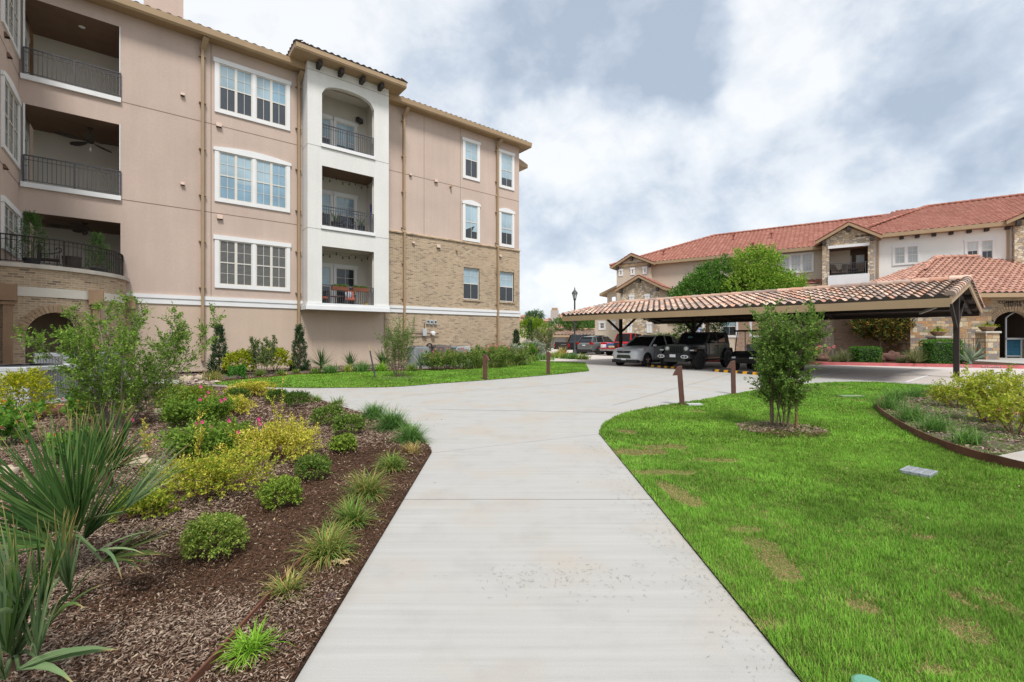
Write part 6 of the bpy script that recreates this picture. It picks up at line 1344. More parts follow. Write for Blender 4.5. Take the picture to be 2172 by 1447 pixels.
def suv(label, x, y, rz, pm, rim=None, L=4.4, hw=.91, ht=1.66, group=None):
    t = thing('suv', label, 'car', (x, y, 0), rz, group); k = L/4.4; F_ = .86*k; Rr = -(L-F_)
    st = [(F_,.42,.74,.66,.55),(F_-.05,.32,.86,.76,.66),(F_-.22,.26,.93,.86,.74),(F_-.5,.24,.99,.90,.78),(0,.24,1.04,hw,.80),(-.45,.24,1.09,hw,.82),(-1.2,.24,1.12,hw,.84),(-2.4,.24,1.15,hw,.84),(Rr+.65,.26,1.17,hw,.83),(Rr+.22,.32,1.12,.88,.80),(Rr+.05,.42,1.02,.84,.74),(Rr,.46,.92,.78,.68)]
    b = MB(); b.loft([ring_(*s) for s in st]); b.build('body', pm, t, True, sub=1)
    box_part(t, 'bumper', BLK, (F_-.32,-.80,.20,F_-.02,.80,.37)); box_part(t, 'bumper', BLK, (Rr+.0,-.80,.24,Rr+.25,.80,.48)); box_part(t, 'sill', BLK, (-2.5,-hw-.005,.2,-.1,hw+.005,.32))
    greenhouse(t, [(-.38,1.06,1.09,.80,.72),(-1.15,1.08,ht-.07,.84,.64),(-1.9,1.10,ht,.85,.65),(-2.8,1.12,ht-.03,.85,.64),(Rr+.45,1.14,ht-.12,.83,.62),(Rr+.15,1.10,1.16,.78,.70)], pm,
        [((-.36,.80,1.06),(-1.17,.65,ht-.05),.08),((-1.95,.87,1.08),(-2.0,.66,ht-.03),.07),((-2.95,.87,1.1),(-2.85,.655,ht-.05),.10),((Rr+.18,.80,1.1),(Rr+.5,.64,ht-.12),.16)], [(-1.12,ht-.07,.63),(-1.9,ht,.645),(-2.8,ht-.03,.635),(Rr+.36,ht-.11,.61)], pm)
    for s in (-1, 1):
        b = MB(); b.add([(F_-.10,s*.50,.74),(F_-.40,s*.83,.80),(F_-.62,s*.885,.93),(F_-.44,s*.76,.955),(F_-.12,s*.48,.86)], [(0,1,2,3,4)] if s < 0 else [(4,3,2,1,0)]); b.v = [(p[0]+.035,p[1]+s*.035,p[2]+.02) for p in b.v]; b.build('headlight', LAMPW, t)
        b = MB(); b.add([(F_-.52,s*.905,.86),(F_-.68,s*.915,.93),(F_-.66,s*.915,.97),(F_-.50,s*.895,.92)], [(0,1,2,3)] if s < 0 else [(3,2,1,0)]); b.v = [(p[0]+.02,p[1]+s*.035,p[2]+.01) for p in b.v]; b.build('turn_signal', AMBER, t)
        b = MB(); b.lathe([(0,.0),(.07,.0),(.085,.02),(.07,.03)], (F_-.14,s*.66,.47), 12, 0, 'x'); b.build('fog_lamp', LAMPW, t)
        b = MB(); b.ell((-.55,s*1.0,1.12),(.10,.12,.075),10,7); b.build('mirror', pm, t, True)
        box_part(t, 'tail_light', LAMPR, (Rr+.02,s*.60,.92,Rr+.30,s*.875,1.10))
        for xx in (-1.35, -2.35): box_part(t, 'door_handle', CHROME, (xx-.10,s*(hw-.01),.93,xx+.10,s*(hw+.02),.96))
        b = MB(); 
        for xx in (-.62, -1.72, -2.70): b.box(xx-.006,s*(hw-.02),.36,xx+.006,s*(hw+.003),1.08)
        b.build('door_seams', BLK, t)
        box_part(t, 'roof_rail', CHROME if rim is None else BLK, (-2.9,s*.60-.015,ht+.0,-1.5,s*.60+.015,ht+.05))
    b = MB(); b.add([(F_+.015,-.36,.72),(F_+.015,.36,.72),(F_-.0,.47,.80),(F_-.02,.36,.84),(F_-.02,-.36,.84),(F_-.0,-.47,.80)],[(0,1,2,3,4,5)]); b.build('upper_grille', BLK, t)
    b = MB(); b.add([(F_+.012,-.46,.44),(F_+.012,.46,.44),(F_+.03,.40,.62),(F_+.03,-.40,.62)],[(0,1,2,3)]); 
    for kx in range(4): b.box(F_+.02,-.42,.46+.04*kx,F_+.035,.42,.468+.04*kx, 1)
    b.build('lower_grille', [BLK, CHROME], t); box_part(t, 'emblem', CHROME, (F_+.0,-.07,.765,F_+.03,.07,.80), (F_+.005,-.40,.835,F_+.02,.40,.85))
    box_part(t, 'licence_plate', PLATE, (F_-.0,-.15,.34,F_+.045,.15,.44)); box_part(t, 'licence_plate', PLATE, (Rr-.035,-.16,.78,Rr+.02,.16,.90))
    box_part(t, 'rear_spoiler', pm, (Rr+.32,-.58,ht-.14,Rr+.60,.58,ht-.09))
    wheels(t, (0, -2.64*k), hw, .345, rimcol=rim); return t
def pickup(label, x, y, rz, pm, hw=.95, L=5.4, ht=1.82, group=None, red=False, load=False):
    t = thing('pickup_truck', label, 'pickup truck', (x, y, 0), rz, group); F_ = .92; Rr = -(L-F_)
    st = [(F_,.50,.92,.78,.68),(F_-.10,.38,1.02,.90,.78),(0,.34,1.10,hw,.84),(-.55,.34,1.14,hw,.86),(-1.0,.34,1.16,hw,.87),(Rr+1.75,.36,1.16,hw,.87)]
    b = MB(); b.loft([ring_(*s) for s in st]); b.build('body', pm, t, True)
    zb = 1.12
    b = MB(); xb = Rr+1.72; b.box(Rr+.06,-hw,.52,xb,-hw+.09,zb); b.box(Rr+.06,hw-.09,.52,xb,hw,zb); b.box(xb-.06,-hw+.09,.52,xb,hw-.09,zb); b.box(Rr+.06,-hw+.09,.50,xb,hw-.09,.60); b.build('cargo_bed', pm, t, bevel=.03)
    b = MB()
    if load: b.box(Rr-.42,-hw+.12,.60,Rr+.05,hw-.12,.66)
    else: b.box(Rr+.0,-hw+.10,.56,Rr+.06,hw-.10,zb)
    b.build('tailgate', pm, t, bevel=.015)
    greenhouse(t, [(-.55,1.10,1.14,.80,.74),(-1.25,1.12,ht-.05,.84,.68),(-2.0,1.12,ht,.85,.69),(Rr+2.05,1.12,ht-.03,.85,.68),(Rr+1.78,1.12,1.20,.84,.74)], pm, [((-.53,.80,1.10),(-1.27,.68,ht-.04),.09),((-1.98,.87,1.1),(-2.0,.70,ht-.03),.08),((Rr+1.80,.85,1.12),(Rr+2.05,.70,ht-.05),.14)], [(-1.22,ht-.06,.67),(-2.0,ht,.685),(Rr+2.0,ht-.03,.67)], pm)
    for s in (-1, 1):
        box_part(t, 'tail_light', LAMPR, (Rr-.005,s*(hw-.14),.66,Rr+.10,s*(hw+.006),.98)); box_part(t, 'headlight', LAMPW, (F_-.24,s*.55,.78,F_-.04,s*.86,.96))
        b = MB(); b.ell((-.75,s*1.04,1.18),(.09,.13,.10),10,7); b.build('mirror', pm, t, True)
        b = MB()
        for xx in (-.75, -1.98, Rr+1.74): b.box(xx-.007,s*(hw-.02),.44,xx+.007,s*(hw+.004),1.1)
        b.build('door_seams', BLK, t)
        box_part(t, 'side_step', BLK, (-2.7,s*(hw-.12),.32,-.6,s*(hw+.06),.38))
    box_part(t, 'bumper', CHROME if red else BLK, (Rr-.12,-hw+.02,.42,Rr+.06,hw-.02,.60)); box_part(t, 'bumper', BLK, (F_-.05,-.86,.40,F_+.08,.86,.60)); box_part(t, 'licence_plate', PLATE, (Rr-.14,-.16,.46,Rr-.118,.16,.57))
    box_part(t, 'grille', BLK, (F_-.06,-.5,.70,F_+.02,.5,.95))
    if not load: b = MB(); b.box(Rr-.008,-.62,.86,Rr+.01,.05,.92); b.build('tailgate_lettering', mat('faint_grey', (.24,.24,.25), .5, .2, 20), t)
    wheels(t, (0, Rr+1.15), hw, .40, .26, rimcol=mat('dark_rim', (.16,.16,.17), .4, .05, metal=.6)); return t
ANG_IN = math.atan2(EX[1], EX[0]); ANG_OUT = ANG_IN + math.pi
SILVER = paint('silver_paint', (.60,.61,.63), .05); GREYG = paint('grey_green_paint', (.17,.185,.18), .4); CHAR = paint('charcoal_paint', (.030,.028,.030), .1); REDP = paint('red_paint', (.52,.015,.025), .05); DGREY = paint('dark_grey_paint', (.050,.050,.056), .35)
suv('silver compact SUV parked nose out under the tiled carport', 6.64, 25.0, ANG_OUT, SILVER)
# far row, tails toward us
R0 = Vector((4.66, 43.0)); AXv = Vector((.645, -.7645)); EXv = Vector(EX)
def slot(k, L, F_): c = R0 + AXv*k + EXv*(L-F_); return c.x, c.y
x, y = slot(0, 5.4, .92); pickup('dark charcoal pickup truck with its tailgate up, leftmost in the far row', x, y, ANG_IN, CHAR)
x, y = slot(2.75, 4.6, .9); suv('grey-green SUV seen from behind, between the dark and the red pickup', x, y, ANG_IN, GREYG, BLK, 4.6, .94, 1.70)
x, y = slot(5.6, 5.6, .92); RT = pickup('red pickup truck with an open tailgate and a loaded bed', x, y, ANG_IN, REDP, .98, 5.6, 1.92, None, True, True)
p = R0 + AXv*3.4 + EXv*9.5; suv('dark SUV mostly hidden behind the grey-green SUV and the carport post', p.x, p.y, ANG_OUT, DGREY, BLK, 4.6, .93, 1.72)
for i, (lab, dx, dy, sz, m) in enumerate((('white box of tools on the open tailgate of the red pickup', -.25, -.45, (.2,.16,.22), PLATE), ('blue crate in the bed of the red pickup', .3, -.1, (.3,.28,.3), mat('crate_blue', (.06,.12,.28), .6, .1)), ('dark bundle lying in the bed of the red pickup', .5, .5, (.4,.25,.36), BLK), ('tan sack on the open tailgate of the red pickup', -.2, .35, (.2,.25,.14), mat('sack_tan', (.42,.32,.18), .9, .15, 8)))):
    b = MB(); b.box(-sz[0],-sz[1],0,sz[0],sz[1],sz[2]*1.3); o = b.build('cargo', m, bevel=.05); q = R0 + AXv*5.6 + EXv*dx + AXv*dy; o.location = (q.x, q.y, .665); o.rotation_euler = (0,0,ANG_IN+.2*i); tag(o, lab, 'cargo')

# ---------------- boxy grey off-roader
J = thing('off_roader', 'dark grey boxy off-road vehicle with seven-slot grille parked under the carport', 'car', (8.50, 22.75, 0), ANG_OUT)
JP = paint('granite_paint', (.048,.050,.054), .1); JP.node_tree.nodes['Principled BSDF'].inputs['Coat Weight'].default_value = .7; JT = mat('black_hardtop', (.014,.014,.015), .55, .1, 6)
b = MB()
b.loft([[(x,-w,z0),(x,-w,z1-.07),(x,-w+.08,z1),(x,w-.08,z1),(x,w,z1-.07),(x,w,z0)] for x, w, z0, z1 in ((.50,.60,.70,1.18),(.44,.62,.66,1.20),(-.3,.70,.62,1.24),(-.98,.76,.60,1.27))])
b.loft([[(x,-w,z0),(x,-w,z1-.04),(x,-w+.03,z1),(x,w-.03,z1),(x,w,z1-.04),(x,w,z0)] for x, w, z0, z1 in ((-.90,.80,.55,1.27),(-1.0,.82,.52,1.29),(-3.35,.82,.55,1.27))]); b.build('body', JP, J, bevel=.015)
b = MB(); b.prism([(-.66,.72),(.66,.72),(.66,1.02),(.60,1.16),(.44,1.21),(-.44,1.21),(-.60,1.16),(-.66,1.02)], .50, .56, 'x'); b.build('grille_panel', JP, J, bevel=.012)
for k in range(7): q = (k-3)*.098; b = MB(); b.prism([(q-.030,.80),(q+.030,.80),(q+.030,1.10),(q+.018,1.13),(q-.018,1.13),(q-.030,1.10)], .545, .566, 'x'); b.build('grille_slot', mat('slot_black', (.004,.004,.005), .6, 0), J)
for s in (-1, 1):
    b = MB(); b.lathe([(.105,.545),(.125,.56),(.118,.585),(.105,.585)], (0,s*.50,1.00), 20, 1, 'x'); b.lathe([(0,.60),(.06,.595),(.105,.575),(.105,.56)][::-1], (0,s*.50,1.00), 20, 0, 'x'); b.build('headlight', [LAMPW, CHROME], J, True)
    b = MB(); b.prism([(.56,.93),(.58,1.0),(.20,1.08),(-.38,1.05),(-.62,.72),(-.52,.72),(-.34,.95),(.18,.98),(.46,.90)], s*.66, s*.95, 'y'); b.build('fender', JP, J, bevel=.02)
    box_part(J, 'turn_signal', LAMPW, (.54,s*.70,.90,.60,s*.90,.96)); box_part(J, 'side_marker', AMBER, (.44,s*.93,.90,.54,s*.965,.95))
    b = MB(); b.prism([(-2.42,.72),(-2.52,.72),(-2.72,1.02),(-3.36,1.02),(-3.52,.72),(-3.42,.72),(-3.3,.94),(-2.78,.94)], s*.68, s*.95, 'y'); b.build('fender', BLK, J, bevel=.015)
    b = MB(); b.lathe([(.17,0),(.17,.05)], (.86,s*.62,.62), 4, 1, 'x') if False else None
    oval = [(s*.62+.19*math.cos(a)*(1 if math.sin(a) < 9 else 1), .63+.085*math.sin(a)) for a in np.linspace(0, 6.283, 18, endpoint=False)]
    b.prism(oval, .90, .945, 'x', 0); b.prism([(s*.62+(p[0]-s*.62)*.76, .63+(p[1]-.63)*.62) for p in oval], .93, .953, 'x', 1); b.build('fog_lamp_ring', [mat('bright_ring', (.66,.66,.67), .3, 0), BLK], J)
    b = MB(); b.lathe([(0,.945),(.035,.955),(.03,.968),(0,.97)][::-1], (0,s*.62,.63), 12, 0, 'x'); b.build('fog_lamp', LAMPW, J)
    b = MB(); b.ell((-1.02,s*1.03,1.36),(.07,.13,.10),10,7); b.build('mirror', JP, J, True)
    for xa, xb, nm in ((-1.08,-1.98,'door'),(-2.02,-2.86,'door')):
        b = MB(); b.box(xa,s*.80,.62,xb,s*.848,1.27); d_ = b.build(nm, JP, J, bevel=.012); b = MB(); b.box(xb+.06,s*.845,1.10,xb+.22,s*.872,1.15); b.build('handle', BLK, d_)
        b = MB(); b.add([(xa-.10,s*.822,1.30),(xb+.03,s*.822,1.30),(xb+.03,s*.735,1.72),(xa-.22 if xa > -1.5 else xa-.02,s*.735,1.72)],[(0,1,2,3)] if s < 0 else [(3,2,1,0)]); b.build('side_window', CARG, J)
    box_part(J, 'side_step', BLK, (-2.35,s*.78,.42,-.72,s*.98,.50)); b = MB(); b.beam((-.92,s*.77,1.26),(-1.32,s*.70,1.76),.09,.07); b.build('windshield_pillar', JP, J)
b = MB(); b.add([(-.90,-.72,1.29),(-.90,.72,1.29),(-1.29,.66,1.75),(-1.29,-.66,1.75)],[(0,1,2,3)]); b.build('windshield', CARG, J)
b = MB(); b.loft([[(x,-w,1.26),(x,-w+.085,1.74),(x,-w+.12,z1),(x,w-.12,z1),(x,w-.085,1.74),(x,w,1.26)] for x, w, z1 in ((-1.33,.815,1.79),(-1.5,.815,1.83),(-3.2,.815,1.82),(-3.34,.80,1.78))]); b.build('hard_top', JT, J, bevel=.015)
b = MB(); b.prism([(-.92,.53),(.92,.53),(.88,.74),(.46,.78),(-.46,.78),(-.88,.74)], .62, .92, 'x'); b.build('bumper', BLK, J, bevel=.03); box_part(J, 'skid_plate', DGREY, (.45,-.55,.36,.80,.55,.55))
box_part(J, 'licence_plate', PLATE, (.92,-.155,.59,.945,.155,.73)); box_part(J, 'tow_hook', BLK, (.88,-.40,.72,1.0,-.34,.80), (.88,.34,.72,1.0,.40,.80)); box_part(J, 'hood_latch', BLK, (.15,-.73,1.10,.25,-.69,1.20), (.15,.69,1.10,.25,.73,1.20))
box_part(J, 'spare_wheel_cover', TYRE, (-3.60,-.38,.80,-3.36,.38,1.56), bevel=.12)
b = MB(); b.box(-1.05,-.3,1.52,-1.12,-.05,1.62); b.build('windshield_stickers', mat('sticker', (.05,.12,.13), .5, .2, 30), J)
wheels(J, (0, -2.95), .93, .42, .28, rimcol=mat('black_rim', (.025,.025,.027), .35, 0, metal=.4), spokes=6)

CLEAR = mat('clear_windshield', (.5,.5,.5), .05, 0); CLEAR.node_tree.nodes['Principled BSDF'].inputs['Alpha'].default_value = .18
# ---------------- black golf cart behind the lawn tree
gx, gy = gnd(1592, 791); GC = thing('golf_cart', 'black golf cart with roof and folded seat, half hidden by the lawn tree', 'golf cart', (gx+.55, gy+1.3, 0), ANG_OUT); GBK = paint('cart_black', (.012,.012,.013), .1)
b = MB(); b.prism([(.55,.35),(.60,.62),(.40,.80),(.10,.92),(-.05,.90),(-.10,.42),(-1.0,.38),(-1.02,.62),(-1.6,.66),(-2.0,.60),(-2.05,.35)], -.58, .58, 'y'); b.build('body', GBK, GC, bevel=.04)
b = MB(); b.prism([(.15,1.82),(.05,1.90),(-1.9,1.90),(-1.98,1.82)], -.60, .60, 'y'); b.build('roof', GBK, GC, bevel=.02)
for s in (-1, 1):
    for p_, q_ in (((.12,s*.54,.85),(-.18,s*.54,1.84)), ((-1.85,s*.54,.62),(-1.85,s*.54,1.84)), ((-1.02,s*.54,.66),(-1.0,s*.54,1.84))): b = MB(); b.path([p_, q_], .022, 6); b.build('roof_post', BLK, GC)
b = MB(); b.add([(.10,-.52,.9),(.10,.52,.9),(-.16,.52,1.8),(-.16,-.52,1.8)],[(0,1,2,3)]); b.build('windshield', CLEAR, GC)
box_part(GC, 'seat', mat('cart_seat', (.12,.11,.10), .6, .1), (-1.05,-.52,.66,-.55,.52,.78), (-1.15,-.52,.80,-1.02,.52,1.22), bevel=.04)
b = MB(); b.lathe([(.17,0),(.19,.02),(.17,.04)], (-.30,.28,1.05), 16, 0, 'z'); b.path([(-.05,.28,.9),(-.3,.28,1.06)], .02, 6); b.build('steering_wheel', BLK, GC)
for s in (-1, 1): box_part(GC, 'headlight', LAMPW, (.52,s*.30,.58,.60,s*.48,.66))
wheels(GC, (.12, -1.55), .58, .24, .20, spokes=5)
# small blue parking sign behind the off-roader
p = at(1483, 716, 33); t = thing('parking_sign', 'small blue and white parking sign on a post behind the off-roader', 'sign', (p.x, p.y, 0), ANG_OUT+math.pi/2); b = MB(); b.path([(0,0,0),(0,0,2.2)], .025, 6); b.build('post', IRON, t); b = MB(); b.box(-.16,-.04,1.75,.16,-.02,2.2,0); b.box(-.10,-.045,1.82,.10,-.041,2.12,1); b.build('panel', [mat('sign_blue', (.03,.14,.40), .5, 0), PLATE], t)
# ================================================================ PLANTING
def root(name, label, cat, px, py, group=None, z=.0):
    x, y = gnd(px, py); return thing(name, label, cat, (x, y, z), 0, group), y/FOC
DKG = [(.05,.115,.025),(.08,.16,.035),(.14,.23,.05),(.20,.28,.08)]; DKG2 = [(.04,.10,.022),(.07,.14,.03),(.12,.20,.045)]; FRESH = [(.11,.22,.03),(.20,.31,.05),(.31,.41,.10),(.07,.14,.025)]
GOLD = [(.42,.42,.06),(.50,.48,.10),(.30,.36,.04),(.56,.52,.15),(.18,.27,.025)]; GOLDGRN = [(.30,.36,.05),(.20,.30,.03),(.42,.43,.09),(.12,.22,.02),(.09,.18,.02)]
SEDGE = [(.06,.16,.03),(.11,.24,.05),(.16,.29,.07),(.28,.27,.10)]; SEDGE_D = [(.06,.16,.045),(.10,.23,.07),(.15,.28,.09)]; SEDGE_B = [(.12,.30,.025),(.18,.38,.04),(.24,.42,.07)]; STRAW = [(.36,.29,.14),(.42,.35,.18),(.26,.27,.09)]
g1 = 'clipped-looking round shrubs in the left bed'
for i, (px, py, wp, hp, cols, lab) in enumerate([
    (452,1212,138,112,[(.12,.22,.035),(.22,.32,.07),(.33,.42,.13),(.07,.14,.03)],'pale-tipped round shrub in dark mulch, nearest the camera'),
    (597,1090,98,72,FRESH,'bright green round shrub with ragged top, second from the near end'),
    (664,1030,84,62,DKG,'dark green round shrub between the yellow shrubs and the sedge tufts'),
    (730,967,56,44,FRESH,'smallest bright green round shrub, on the dark mulch'),
    (738,932,78,52,DKG,'dark green shrub touching its neighbour, above the small bright one'),
    (694,909,74,48,DKG,'wide dark green shrub on grey mulch near the walk curve'),
    (630,868,64,38,DKG2,'dark low shrub on grey mulch right of the golden sprig'),
    (588,858,50,32,DKG2,'small dark shrub just left of the golden sprig by the far walk'),
    (505,856,56,32,DKG2,'dark shrub at the far edge of the bed behind a gold shrub')]):
    t, k = root('round_shrub', lab, 'shrub', px, py, g1); r = wp*k/2*.95; h = hp*k/2*.86; t.location = (t.location.x*(1+r*.7/t.location.y), t.location.y+r*.7, 0); nt = int(520 if py > 1000 else 380)
    mound(t, r, r, h, nt + 420*(i == 0), r*.22, 9, (.017 if py > 1100 else .021 if py > 1000 else .030, .0115 if py > 1100 else .014 if py > 1000 else .020), cols, h*1.05, .16, i+1, shell=.35); short_stems(t, 7, h*1.0, .5, .005, seed=i)
g2 = 'sedge tufts along the path bed'
for i, (px, py, wp, hp, cols, n, dr, lab) in enumerate([
    (530,1420,150,70,SEDGE_B,200,1.5,'bright lime sedge tuft over the steel edging at the bottom edge'),
    (610,1283,110,62,SEDGE+STRAW,190,1.3,'thin sedge tuft with straw tips, second from the bottom edge'),
    (694,1203,150,84,SEDGE+STRAW[:1],420,1.6,'wide arching sedge tuft beside the dropped oak leaf'),
    (748,1128,92,66,SEDGE,320,1.2,'compact green sedge tuft leaning over the edging'),
    (780,1066,110,70,SEDGE+STRAW[:1],380,1.5,'tall sedge tuft with straw blades at its right side'),
    (832,1006,110,46,SEDGE,380,1.6,'low spreading sedge tuft near the path kink'),
    (872,968,70,30,STRAW,130,1.4,'small straw-coloured sedge tuft at the path kink'),
    (872,945,100,52,SEDGE_D,620,1.6,'dark sedge clump closest to the path kink'),
    (832,918,110,56,SEDGE_D,680,1.6,'large dark sedge clump in the middle of the bank'),
    (793,894,100,46,SEDGE_D,600,1.6,'dark sedge clump at the top of the bank by the walk'),
    (716,862,56,26,SEDGE,150,1.5,'small green sedge at the edge of the far walk'),
    (672,855,40,22,SEDGE,120,1.5,'tiny green sedge left of the walk-edge sedge')]):
    t, k = root('sedge_tuft', lab, 'grass tuft', px, py, g2); r, h = wp*k/2*.9, hp*k*.92; t.location = (t.location.x*(1+r*.5/t.location.y), t.location.y+r*.5, 0); base = np.stack([rng.normal(0,r*.16,n), rng.normal(0,r*.16,n), np.full(n,.02)],1)
    strips('blades', base, rng.uniform(0,6.283,n), rng.uniform(.25,1.45,n), (h*1.12)*rng.uniform(.6,1.15,n), .0046+.0012*k*968*.6, cols, t, 1.15*dr*rng.uniform(.6,1.3,n), 5)
g3 = 'golden shrubs in the left bed'
for i, (px, py, wp, hp, dn, cols, lab) in enumerate([
    (588,1000,250,118,520,GOLD,'brightest golden shrub, with bare wispy shoots, beside the pink salvia'),
    (440,1092,300,150,640,GOLDGRN+GOLD[:2],'large yellow-green golden shrub sprawling behind the nearest round shrub'),
    (300,1120,150,90,240,GOLDGRN,'low yellow-green golden shrub under the palm fronds'),
    (530,848,120,46,260,GOLD,'golden shrub at the back of the bed next to the dark shrubs'),
    (478,888,140,52,280,GOLD,'flat golden shrub on grey mulch between salvia and far walk')]):
    t, k = root('golden_shrub', lab, 'shrub', px, py, g3); r, h = wp*k/2*.92, hp*k/2*.66; t.location = (t.location.x*(1+r*.7/t.location.y), t.location.y+r*.7, 0)
    mound(t, r*.92, r*.75, h*.95, int(dn*1.35), r*.20, 9, (.028+.004*(k*968-4), .017+.002*(k*968-4)), cols, h*.85, .5, i+11, shell=.25, upw=.8)
    rnd = random.Random(i); A0, A1, segs = [], [], []
    for q in range(26):
        a = rnd.uniform(0, 6.28); rr = r*rnd.uniform(.3, .95); p = Vector((math.cos(a)*rr, math.sin(a)*rr*.8, h*rnd.uniform(.9, 1.5))); e = p + Vector((math.cos(a)*.6+rnd.gauss(0,.3), math.sin(a)*.5, rnd.uniform(.5,1.3))).normalized()*r*rnd.uniform(.25,.5)
        A0.append(p); A1.append(e); segs.append(([Vector((math.cos(a)*rr*.3, math.sin(a)*rr*.3, 0)), p, e], .004, .0012))
    stems_mesh('stems', segs, t, mat('golden_stem', (.20,.09,.05), .8, .1), 4); pos, dr = along(np.array(A0), np.array(A1), 12); leafs('sprays', pos, dr, .024, .012, cols, t)
# tall wispy golden shoots
for i, (px, py, top, lab) in enumerate([(586,985,790,'tall thin golden shoot rising above the brightest golden shrub'),(418,1010,868,'tall thin golden shoot rising from the sprawling golden shrub'),(306,985,890,'pale golden shoot beside the palm fronds')]):
    t, k = root('golden_shoot', lab, 'shoot', px, py, 'tall golden shoots'); h = (py-top)*k; segs, A0, A1 = [], [], []; rnd = random.Random(i+40)
    for q in range(3): c = curve((rnd.gauss(0,.02), rnd.gauss(0,.02), 0), (rnd.gauss(.0,.06), 0, 1), h*(1 if q == 0 else rnd.uniform(.5,.75)), 8, .03, 0, rnd); segs.append((c, .005, .0015)); A0 += [v for v in c[4:-1] for _ in (0,1)]; A1 += [c[j+1] + Vector((rnd.gauss(0,.035), rnd.gauss(0,.035), .01)) for j in range(4, len(c)-1) for _ in (0,1)]
    stems_mesh('stem', segs, t, mat('golden_stem', (.2,.09,.05)), 4); pos, dr = along(np.array(A0), np.array(A1), 9); leafs('leaves', pos, dr, .030, .018, GOLD, t)
# pink-flowered salvia
SALV = [(.08,.17,.028),(.13,.24,.038),(.19,.31,.065)]; PINK = mat('magenta_petal', (.62,.035,.22), .6, .1, 20)
def flowers(t, spots, r, m=PINK, name='flowers'):
    b = MB()
    for x, y, z in spots:
        for k in range(5): a = 1.257*k+x*9; b.add([(x,y,z),(x+math.cos(a-.4)*r,y+math.sin(a-.4)*r*.6-.4*r,z+math.sin(a-.4)*r),(x+math.cos(a)*r*1.3,y-.5*r,z+math.sin(a)*r*1.3),(x+math.cos(a+.4)*r,y-.4*r,z+math.sin(a+.4)*r)],[(0,1,2,3)])
    return b.build(name, m, t)
for i, (px, py, wp, hp, fl, lab) in enumerate([
    (445,985,200,95,[(400,918),(372,936),(418,899),(430,895),(357,953),(448,905),(487,892),(550,889),(552,898),(507,916)],'green salvia with magenta flowers between the two big golden shrubs'),
    (420,915,180,85,[(426,847),(427,820),(283,890),(370,864),(405,905),(470,850),(478,846)],'green salvia with magenta flowers, second row behind the golden shrubs'),
    (390,870,150,60,[(443,832),(437,840)],'pale green salvia at the back of the bed beside the big shrub')]):
    t, k = root('salvia', lab, 'salvia', px, py, 'magenta-flowered salvias'); r, h = wp*k/2*.9, hp*k*.75; t.location = (t.location.x*(1+r*.5/t.location.y), t.location.y+r*.5, 0); y = k*FOC
    bushy(t, 30, h*.85, .95, 8, r*.40, 2, .13, 7, (.042, .026), SALV if i < 2 else SALV+GOLDGRN, .25, .006, mat('salvia_stem', (.10,.13,.05), .8, .1), 50+i, r*.30)
    o = t.location; sp = [at(a, c, y+.10*r) for a, c in fl]; flowers(t, [(v.x-o.x, v.y-o.y, v.z) for v in sp], .0062*y**.62*1.15)
# big airy shrub at the left
t, k = root('yaupon_shrub', 'large airy many-stemmed green shrub in front of the brick porch arch', 'shrub', 256, 908)
BIGC = [(.08,.17,.03),(.12,.24,.04),(.17,.29,.055),(.22,.34,.08),(.055,.12,.022)]
bushy(t, 15, 2.15, .66, 24, .66, 3, .15, 9, (.044, .024), BIGC, .12, .013, BARK_GREY, 23, .10, .05, .80, cone=.95)
# shrub tree on the right lawn
t, k = root('young_tree', 'young multi-stemmed green tree in a mulch ring on the right lawn', 'tree', 1652, 912)
bushy(t, 9, 2.05, .10, 34, .40, 3, .12, 9, (.044, .025), [(.05,.12,.03),(.09,.18,.04),(.14,.25,.055),(.20,.31,.09)], .20, .016, BARK, 26, .12, .06, .95, 'trunk', cone=.35)
t2 = thing('tree_stake', 'thin wooden stake beside the young tree in the mulch ring', 'stake', (*gnd(1689, 914), 0)); b = MB(); b.path([(0,0,-.05),(.0,0,1.15)], .022, 8); b.build('pole', mat('stake_wood', (.25,.15,.07), .85, .2, 8), t2); b = MB(); b.lathe([(.024,.64),(.026,.67),(.024,.70)], n=8); b.path([(0,0,.66),(-.26,.03,.66)], .006, 5); b.build('tie', mat('green_tie', (.04,.25,.18), .6, 0), t2)
# willowy sapling in the far lawn
t, k = root('sapling', 'willowy green sapling in a mulch ring on the far lawn', 'tree', 846, 800)
bushy(t, 14, 2.05, .42, 10, .60, 2, .22, 8, (.075, .022), [(.06,.13,.03),(.10,.19,.05),(.15,.24,.08)], .22, .014, BARK, 31, .12, .15, .6, 'trunk', cone=.5)
# lantana with big leaves and red flowers
REDF = mat('red_petal', (.60,.05,.02), .6, .1, 20); TURK = [(.06,.17,.03),(.11,.26,.04),(.16,.33,.06)]
for i, (px, py, wp, hp, fl, lab) in enumerate([(14,950,80,95,[(10,850),(36,895),(3,905)],'large-leaved shrub with red flowers at the left edge below the golden conifer'),(170,903,70,75,[(134,846),(166,850),(172,865),(190,870)],'large-leaved shrub with red flowers beside the wooden tray'),(150,985,105,62,[(152,910),(117,922),(58,935),(155,950),(168,968)],'low large-leaved shrub with orange-red flowers behind the palm')]):
    t, k = root('turks_cap', lab, 'shrub', px, py, 'large-leaved red-flowered shrubs'); r, h = wp*k/2, hp*k; bushy(t, 9, h*.9, .55, 7, r*.6, 1, .08, 4, (.065, .055), TURK, .2, .007, mat('salvia_stem', (.1,.13,.05)), 60+i, r*.2, cone=.4)
    o = t.location; y = k*FOC; sp = [at(a, c, y-.4*r-.1) for a, c in fl]; flowers(t, [(v.x-o.x, v.y-o.y, v.z) for v in sp], .015, REDF)
